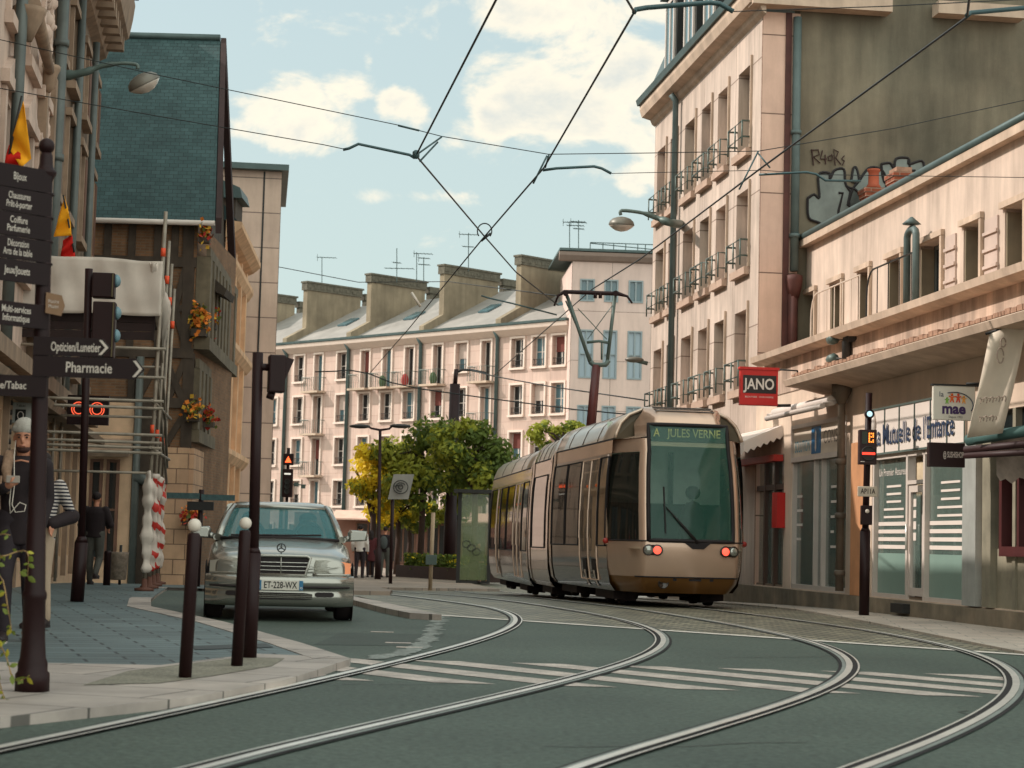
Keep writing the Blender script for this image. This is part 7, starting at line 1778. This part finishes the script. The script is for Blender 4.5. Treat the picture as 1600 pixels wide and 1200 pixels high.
r5 = wire('steady_rod', 'curved rod in front of the pink house beside the silver graffiti', [P(1186, 273, 24.4), P(1260, 269, 24.4), P(1275, 272, 24.4), P(1290, 282, 24.4), P(1345, 283, 24.4)], .016, M_rod, cat='rod')
for a, b in (((1155, 296), (1185, 236)), ((1203, 262), (1185, 240))): MB().tube([P(*a, 24.4), P(*b, Yw)], .011, 6).build('hanger', M_rod, r5)
lp_ = thing('wire_loop', 'round dark cable loop where two tram wires cross above the roofs', 'cable loop', W6(757, 360))
c = W6(757, 367); MB().tube([V((c.x + math.cos(R(a)) * .115, c.y, c.z + .06 + math.sin(R(a)) * .125)) for a in range(-40, 221, 13)], .011, 6).build('cable', M_wire, lp_)
MB().tube([c + V((.1, 0, .03)), c + V((-.05, 0, -.1))], .02, 6).build('clamp', M_wire, lp_)
wire('span_wire', 'thin wire across the apartment front ending at the catenary mast rod', [P(492, 581, 56), P(525, 580, 56), P(545, 578, 56), P(577, 584, 56), P(612, 598, 56), P(660, 608, 56), P(760, 622, 56), P(900, 640, 56), P(1010, 650, 52)], .02)
wire('span_wire', 'thin wire from the catenary mast towards the pink house', [P(735, 578, 64.5), P(772, 588, 62), P(860, 604, 58), P(1012, 626, 50)], .02)
wire('span_wire', 'thin wire slanting from the plain block towards the chimney walls', [P(380, 407, 66), P(430, 416, 66), P(560, 441, 66), P(700, 440, 66), P(870, 462, 40)], .014)
i2 = thing('wire_insulator', 'white insulator rod hanging before the chimney walls', 'insulator', P(650, 465, 50)); MB().tube([P(643, 457, 50), P(657, 479, 50)], .04, 6).build('rod', M_ball, i2)
i3 = thing('wire_insulator', 'pale insulator and rod in front of the skylights', 'insulator', P(760, 465, 45)); MB().tube([P(752, 462, 45), P(765, 466, 45), P(800, 474, 45), P(870, 492, 45)], .02, 6).build('rod', M_rod, i3)
# ================================================================ people and foreground plant
def fuse(mb, name, m, parent, vox=.014, sm=4):
    off = V((0, 0, 0)); q = parent
    while q: off += q.location; q = q.parent
    o = bpy.data.objects.new(name, mb.mesh(name, off)); COL.objects.link(o)
    r = o.modifiers.new('r', 'REMESH'); r.mode = 'VOXEL'; r.voxel_size = vox; r.use_smooth_shade = True
    s = o.modifiers.new('s', 'SMOOTH'); s.iterations = sm; s.factor = .5
    bpy.context.view_layer.update()
    me = bpy.data.meshes.new_from_object(o.evaluated_get(bpy.context.evaluated_depsgraph_get()))
    old = o.data; o.modifiers.clear(); o.data = me; bpy.data.meshes.remove(old); me.materials.clear(); me.materials.append(m)
    for p in me.polygons: p.use_smooth = True
    o.parent = parent; return o
def capsule(mb, pts, rr, n=12):
    mb.tube(pts, rr, n)
    for p, r in zip(pts, rr): mb.ball(p, r, r, r, 12, 8)
M_skin = mat('skin', (186, 126, 98), .55, var=.08, scale=8); M_hair = mat('dark_hair', (32, 20, 18), .8, var=.3, scale=20)
M_black = mat('black_cloth', (34, 22, 24), .85, var=.2, scale=6); M_navyc = mat('dark_trousers', (40, 30, 34), .85, var=.2, scale=6)
M_greyt = mat('grey_trousers', (76, 74, 68), .85, var=.2, scale=6); M_shoe = mat('dark_shoe', (40, 28, 28), .6); M_sole = mat('white_sole', (180, 168, 156), .6)
def person(name_lab, loc, f, H, cloth, J=None, vox=.015, fingers=False, look=0, wide=1.0, hair='short'):
    f = V((f[0], f[1], 0)).normalized(); s = V((f.y, -f.x, 0)); k = H / 1.76; loc = V(loc)
    W = lambda p: loc + s * (p[0] * k) + f * (p[1] * k) + V((0, 0, p[2] * k))
    D = {'hipR': (.09, 0, .93), 'hipL': (-.09, 0, .93), 'kneeR': (.1, .05, .5), 'kneeL': (-.1, -.02, .5), 'ankR': (.1, .04, .09), 'ankL': (-.1, -.1, .1),
         'shR': (.185, 0, 1.43), 'shL': (-.185, 0, 1.43), 'elR': (.25, -.04, 1.15), 'elL': (-.25, -.04, 1.15), 'wrR': (.25, .08, .92), 'wrL': (-.25, .08, .92), 'hdR': (0, .02, -.09), 'hdL': (0, .02, -.09), 'head': (0, .03, 1.645)}
    D.update(J or {}); D = {a: V(b) for a, b in D.items()}
    t = thing('person', name_lab, 'person', loc)
    b = MB(); hc = D['head']
    capsule(b, [W((0, 0, .98)), W((0, 0, 1.15)), W((0, .0, 1.38))], [.10 * k, .1 * k, .11 * k])
    capsule(b, [W((0, -.01, 1.38)), W((hc.x * .5, .0, 1.5)), W(hc - V((0, .02, .08)))], [.065 * k, .055 * k, .055 * k])
    rot = Matrix((s, f, V((0, 0, 1)))).transposed()
    tilt = Matrix.Rotation(-look, 3, 'X'); rt = rot @ tilt
    HD = lambda x, y, z: W(hc) + rt @ (V((x, y, z)) * k)
    b.ball(HD(0, -.005, .03), .076 * k, .095 * k, .092 * k, 16, 12, rt); b.ball(HD(0, .018, -.045), .06 * k, .072 * k, .072 * k, 14, 10, rt)
    b.ball(HD(0, .096, -.012), .014 * k, .02 * k, .026 * k, 8, 6, rt); b.ball(HD(0, .084, -.058), .026 * k, .014 * k, .012 * k, 8, 6, rt)
    for q in (-1, 1): b.ball(HD(q * .078, -.005, -.005), .012 * k, .02 * k, .032 * k, 8, 6, rt)
    for S in 'RL':
        q = 1 if S == 'R' else -1
        capsule(b, [W(D['sh' + S]), W(D['el' + S]), W(D['wr' + S])], [.045 * k, .038 * k, .028 * k])
        capsule(b, [W(D['hip' + S]), W(D['knee' + S]), W(D['ank' + S])], [.075 * k, .05 * k, .035 * k])
        hv = D['hd' + S].normalized(); w = D['wr' + S]; side = V((0, 0, 1)).cross(hv) if abs(hv.z) < .8 else V((0, 1, 0)); side = (side - hv * side.dot(hv)).normalized()
        capsule(b, [W(w), W(w + hv * .045), W(w + hv * .075)], [.026 * k, .034 * k, .032 * k])
        pn = hv.cross(side)
        for i, L in enumerate((.062, .075, .07, .055)):
            o = w + hv * .075 + side * (.027 - .018 * i); c1 = o + hv * L * .55; c2 = c1 + (hv * .6 + pn * (.6 if S == 'R' else -.6)) * L * .5
            capsule(b, [W(o), W(c1), W(c2)], [.010 * k, .009 * k, .008 * k], 8)
        o = w + hv * .03 + side * .028; capsule(b, [W(o), W(o + side * .03 + hv * .02), W(o + side * .035 + hv * .05)], [.012 * k, .010 * k, .009 * k], 8)
    fuse(b, 'body', M_skin, t, vox if not fingers else .008, 2)
    for q in (-1, 1):
        MB().ball(HD(q * .031, .079, .012), .011 * k, .008 * k, .007 * k, 8, 6, rt).build('eye', M_hair, t)
        MB().tube([HD(q * .014, .09, .03), HD(q * .034, .089, .036), HD(q * .052, .078, .028)], [.005 * k, .006 * k, .003 * k], 6).build('eyebrow', M_hair, t)
    MB().tube([HD(-.024, .097, -.058), HD(0, .1, -.056), HD(.024, .097, -.058)], .004 * k, 6).build('mouth', mat('lip', (130, 74, 62), .6), t)
    # trousers
    b = MB(); capsule(b, [W(D['hipR'] + V((0, 0, .05))), W(D['hipL'] + V((0, 0, .05)))], [.115 * k * wide] * 2)
    for S in 'RL': capsule(b, [W(D['hip' + S]), W(D['knee' + S]), W(D['ank' + S] + V((0, 0, .0)))], [.105 * k, .075 * k, .06 * k])
    fuse(b, 'trousers', cloth['trousers'], t, vox)
    b = MB(); g = 1.0 if not cloth.get('bulk') else cloth['bulk']
    hem = cloth.get('hem', .88)
    b.loft([[W((math.cos(a) * x, math.sin(a) * y, z)) for a in [2 * math.pi * i / 16 for i in range(16)]] for x, y, z in ((.165 * g, .115 * g, hem), (.16 * g, .115 * g, 1.05), (.175 * g, .125 * g, 1.25), (.19 * g, .12 * g, 1.38), (.15 * g, .095 * g, 1.46), (.08, .075, 1.5))])
    for S in 'RL':
        q = 1 if S == 'R' else -1
        end = D['wr' + S] if not cloth.get('short') else D['sh' + S].lerp(D['el' + S], .8)
        pts = [W(D['sh' + S]), W(D['el' + S]), W(end)] if not cloth.get('short') else [W(D['sh' + S]), W(end)]
        capsule(b, pts, [.072 * k * g, .058 * k * g, .046 * k * g][:len(pts)])
    fuse(b, 'jacket', cloth['top'], t, vox)
    for S in 'RL':
        a = D['ank' + S]; sh = MB(); zf = a.z - .06
        sh.loft([[W((a.x + math.cos(q) * w_, a.y + y_, max(zf - .025, zf + math.sin(q) * h_))) for q in [2 * math.pi * i / 12 for i in range(12)]] for y_, w_, h_ in ((-.07, .03, .04), (-.05, .042, .07), (.03, .046, .07), (.1, .05, .045), (.16, .045, .03), (.19, .02, .015))])
        o = sh.build('shoe', M_shoe, t); MB().loft([[W((a.x - w_, a.y + y_, zf - .045)), W((a.x + w_, a.y + y_, zf - .045)), W((a.x + w_, a.y + y_, zf - .02)), W((a.x - w_, a.y + y_, zf - .02))] for y_, w_ in ((-.075, .035), (.05, .046), (.13, .05), (.195, .025))], smooth=False).build('sole', cloth.get('sole', M_shoe), o)
    if hair == 'short': MB().ball(HD(0, -.022, .05), .084 * k, .098 * k, .088 * k, 14, 9, rt).build('hair', M_hair, t)
    elif hair == 'long':
        b = MB(); b.ball(HD(0, -.02, .045), .09 * k, .1 * k, .095 * k, 14, 9, rt); capsule(b, [HD(0, -.07, 0), HD(0, -.09, -.15), HD(0, -.08, -.3)], [.085 * k, .09 * k, .06 * k]); fuse(b, 'hair', M_hair, t, .014)
    return t, W, HD, rt, k
# man with phone
g = G(30, 1003, SW + .004)
t, W, HD, rt, k = person('young man in a pale grey beanie and dark coat looking down at his phone', (P(26, 950, g.y).x, g.y, g.z), (.12, -1), 1.80,
    dict(trousers=M_navyc, top=M_black, bulk=1.02, hem=.78, sole=M_sole), dict(shL=(-.17, 0, 1.42), elL=(-.2, -.04, 1.15), wrL=(-.17, .08, .93), elR=(.29, .02, 1.16), wrR=(.10, .24, 1.235), hdR=(-.5, .42, .35), ankL=(-.08, -.25, .16), kneeL=(-.1, .06, .52), ankR=(.09, .1, .09), kneeR=(.1, .12, .52)), .014, True, look=.14, hair='none')
b = MB(); b.ball(HD(0, -.012, .085), .09 * k, .106 * k, .085 * k, 16, 10, rt); b.lathe(HD(0, -.01, .05), [(.088 * k, -.005), (.1 * k, .0), (.102 * k, .035), (.09 * k, .045)], 20, rt @ V((0, -.08, 1))); bn_ = fuse(b, 'beanie', mat('beanie_grey', (168, 160, 150), .95, var=.12, scale=30, bump=.5, bscale=120), t, .009, 2)
b = MB(); b.ball(HD(0, .035, -.085), .058 * k, .06 * k, .036 * k, 14, 9, rt); 
for q in (-1, 1): b.ball(HD(q * .056, .012, -.05), .014 * k, .03 * k, .035 * k, 10, 7, rt)
fuse(b, 'beard', mat('beard', (58, 34, 28), .9, var=.3, scale=30), t, .008, 1)
M_fleece = mat('fleece', (150, 120, 98), .95, var=.25, scale=18, bump=.6, bscale=70)
b = MB()
for q in (-1, 1): capsule(b, [W((q * .05, -.08, 1.53)), W((q * .11, .03, 1.5)), W((q * .115, .125, 1.38)), W((q * .095, .15, 1.2))], [.04, .05, .045, .02])
fuse(b, 'fleece_collar', M_fleece, t, .012)
MB().tube([W((q, .135, 1.46 - abs(q) * .2)) for q in (-.06, 0, .06)], .008, 6).build('shirt_neckline', M_skin, t)
ph = W((.035, .315, 1.30)); 
pt_ = thing('phone', 'pale smartphone held in the hand of the man with the beanie', 'phone', ph)
fph = Fr(ph, (.12, -1)); MB().box(fph, -.055, .055, -.03, .03, -.006, .006).build('phone_body', mat('phone_pale', (150, 136, 124), .3), pt_, .006)
MB().box(fph, -.048, .048, -.024, .024, -.011, -.0065).build('screen', M_dglass, pt_)
ec = thing('earphone_cord', 'white earphone cord with a loop hanging down the chest of the man with the beanie', 'cord', W((0, .16, 1.3)))
MB().tube([W(q) for q in ((.06, .07, 1.62), (.06, .12, 1.5), (.05, .16, 1.4), (.04, .18, 1.25), (.05, .19, 1.1), (.02, .19, 1.04), (-.05, .19, 1.05), (-.06, .19, 1.1), (-.01, .19, 1.12), (.03, .19, 1.07), (.06, .19, 1.03), (.07, .19, 1.12), (.06, .22, 1.25), (.04, .31, 1.28))], .0045, 6).build('cord', M_ball, ec)
MB().tube([W(q) for q in ((.15, .14, 1.33), (.16, .16, 1.15), (.17, .16, 1.02))], .012, 6).build('drawstring', M_fleece, t)
# striped woman half hidden by the post
def mstripe(name, c1, c2, sc):
    m = mat(name, c1, .9, var=0); nt = m.node_tree; N = nt.nodes; L = nt.links; w = N.new('ShaderNodeTexWave'); w.bands_direction = 'Z'; w.inputs['Scale'].default_value = sc
    tc = N.new('ShaderNodeTexCoord'); L.new(tc.outputs['Object'], w.inputs['Vector']); r = N.new('ShaderNodeValToRGB'); r.color_ramp.interpolation = 'CONSTANT'
    r.color_ramp.elements[0].color = (*lin(c1), 1); r.color_ramp.elements[1].color = (*lin(c2), 1); r.color_ramp.elements[1].position = .5; L.new(w.outputs['Fac'], r.inputs[0]); L.new(r.outputs[0], N['Principled BSDF'].inputs['Base Color']); return m
g = G(64, 985, SW + .004); Yw_ = 18.4
t, W, HD, rt, k = person('person with long dark hair in a striped top, half hidden behind the finger post', (P(57, 950, Yw_).x, Yw_, SW), (-.1, -1), 1.66, dict(trousers=mat('pale_trousers', (170, 146, 124), .85, var=.15), top=mstripe('striped_top', (36, 34, 44), (184, 172, 164), 9.5), bulk=1.0), dict(elL=(-.3, -.08, 1.13), wrL=(-.16, .12, 1.05), hipR=(.06, 0, .93), hipL=(-.06, 0, .93), kneeR=(.05, .05, .5), kneeL=(-.05, -.02, .5), ankR=(.05, .06, .09), ankL=(-.05, -.12, .1)), .015, hair='long')
b = MB(); capsule(b, [W((-.3, -.08, 1.13)), W((-.16, .12, 1.05))], [.075, .06]); fuse(b, 'carried_coat', M_black, t, .014)
# man walking away
g = P(150, 800, 38.0); g.z = SW + zr(38.0)
t, W, HD, rt, k = person('man in a dark jacket and grey trousers walking away along the shop fronts', (g.x, g.y, g.z), (.06, 1), 1.8, dict(trousers=M_greyt, top=M_black, bulk=1.18, hem=.9), dict(ankR=(.1, -.22, .22), kneeR=(.1, .02, .5), ankL=(-.09, .08, .09), kneeL=(-.1, .06, .5), elR=(.3, .02, 1.15), wrR=(.2, .2, 1.12), elL=(-.28, -.03, 1.14)), .016)
bg_ = thing('shoulder_bag', 'dark bag with pale round studs on the left side of the man walking away', 'bag', W((-.24, -.05, 1.1))); b = MB(); b.ball(W((-.23, -.02, 1.22)), .1, .12, .3, 12, 9); fuse(b, 'bag_body', M_black, bg_, .015)
for z in (1.42, 1.28, 1.16): MB().ball(W((-.2, -.14, z)), .022).build('stud', M_ball, bg_)
# far group
for lab, px, py, f, H, cl, hr in (('man in a white hooded top seen from behind, right of the car mirror', 561, 903, (.1, 1), 1.78, dict(trousers=M_navyc, top=mat('white_hoodie', (206, 196, 188), .9, var=.08), bulk=1.15), 'short'),
        ('person in a dark maroon coat beside the man in white', 578, 902, (-.2, 1), 1.62, dict(trousers=M_black, top=mat('maroon_coat', (74, 28, 30), .9), bulk=1.1, hem=.6), 'long'),
        ('person in a dark jacket with a grey backpack under the yellow tree', 600, 902, (.2, 1), 1.76, dict(trousers=M_greyt, top=M_black, bulk=1.1), 'short')):
    g = G(px, py, .08); g2_ = g; r = person(lab, (g.x, g.y, g.z), f, H, cl, None, .025, hair=hr)
    if 'backpack' in lab:
        bk = thing('backpack', 'grey backpack on the person under the yellow tree', 'backpack', r[1]((0, -.15, 1.2))); b = MB(); b.ball(r[1]((0, -.2, 1.22)), .15, .1, .24, 12, 9); fuse(b, 'bag_body', mat('backpack_grey', (70, 74, 72), .8), bk, .02)
# seated person in the shelter
fs2 = fs_.p(us * .55, 0, -.55)
def seated(lab, loc, f):
    f = V((f[0], f[1], 0)).normalized(); s = V((f.y, -f.x, 0)); loc = V(loc); W = lambda x, y, z: loc + s * x + f * y + V((0, 0, z)); t = thing('person', lab, 'person', loc)
    b = MB(); capsule(b, [W(0, 0, .55), W(0, .02, .8), W(0, .1, 1.0)], [.1, .1, .1]); capsule(b, [W(0, .1, 1.02), W(0, .16, 1.14)], [.055, .055]); b.ball(W(0, .2, 1.22), .078, .09, .11, 14, 10); b.ball(W(0, .29, 1.2), .015, .02, .03, 8, 6)
    for q in (-1, 1):
        capsule(b, [W(q * .18, .08, .98), W(q * .22, .15, .74), W(q * .06, .38, .68)], [.05, .042, .03]); capsule(b, [W(q * .06, .38, .68), W(q * .03, .46, .68)], [.035, .025]); capsule(b, [W(q * .1, 0, .54), W(q * .14, .44, .52), W(q * .14, .46, .1), W(q * .15, .58, .06)], [.075, .055, .04, .035])
        for i in range(4): capsule(b, [W(q * .03 + q * .014 * (i - 1.5), .46, .68), W(q * .03 + q * .014 * (i - 1.5), .53, .665)], [.01, .008], 8)
    fuse(b, 'body', M_skin, t, .016)
    b = MB(); capsule(b, [W(0, 0, .56), W(0, .02, .8), W(0, .09, .98)], [.17, .165, .15])
    for q in (-1, 1): capsule(b, [W(q * .18, .08, .98), W(q * .22, .15, .74), W(q * .07, .36, .68)], [.075, .06, .045])
    fuse(b, 'jacket', M_black, t, .02)
    b = MB()
    for q in (-1, 1): capsule(b, [W(q * .1, 0, .54), W(q * .14, .44, .52), W(q * .14, .46, .12)], [.11, .085, .06])
    fuse(b, 'trousers', M_navyc, t, .02)
    for q in (-1, 1): MB().ball(W(q * .15, .54, .05), .05, .12, .05, 10, 7).build('shoe', M_shoe, t)
    MB().ball(W(0, .18, 1.25), .088, .1, .1, 12, 8).build('hair', M_hair, t)
seated('person in dark clothes sitting on the shelter bench looking down', (fs2.x, fs2.y, zr(62) + .08), (.55, -.8))
# foreground vine
vn = thing('trailing_plant', 'thin trailing plant with yellow green leaves at the lower left edge', 'plant', P(-60, 1085, 10.6)); Yv = 10.6
M_vine = mat('vine_stem', (150, 120, 80), .8); M_vl1 = mat('vine_leaf_green', (98, 108, 34), .6, var=.3, scale=10); M_vl2 = mat('vine_leaf_yellow', (160, 150, 44), .6, var=.3, scale=10)
br = [[(-60, 1080), (-40, 980), (-5, 880), (10, 868), (42, 862), (43, 900)], [(-60, 1080), (-30, 960), (0, 900), (14, 960), (18, 985)], [(-60, 1080), (-20, 1000), (6, 1018), (22, 1062), (46, 1056)], [(-60, 1080), (-30, 900), (-6, 840), (16, 836)], [(-50, 1080), (-15, 1040), (2, 1075), (10, 1110)]]
m = MB(); rg = random.Random(8); lv = [MB(), MB()]
for b_ in br:
    q = smooth(b_, 4); pts = [P(a.x, a.y, Yv + .06 * math.sin(i)) for i, a in enumerate(q)]; m.tube(pts, [.006 - .004 * i / len(pts) for i in range(len(pts))], 5)
    for p in pts[6:]:
        for _ in range(2):
            if rg.random() < .62:
                a = V((rg.gauss(0, 1), rg.gauss(0, .6), rg.gauss(-.4, .8))).normalized(); s_ = rg.uniform(.014, .03); c = a.cross(V((rg.gauss(0, 1), 1, rg.gauss(0, 1)))).normalized(); nn = a.cross(c)
                lv[rg.random() < .4].loft([[p, p, p], [p + a * s_ * .7 - c * s_ * .55, p + a * s_ * .7 + nn * s_ * .15, p + a * s_ * .7 + c * s_ * .55], [p + a * s_ * 1.4 - c * s_ * .45, p + a * s_ * 1.4 + nn * s_ * .1, p + a * s_ * 1.4 + c * s_ * .45], [p + a * s_ * 2] * 3], closed=False, caps=False)
m.build('stems', M_vine, vn); lv[0].build('leaves', M_vl1, vn); lv[1].build('yellow_leaves', M_vl2, vn)
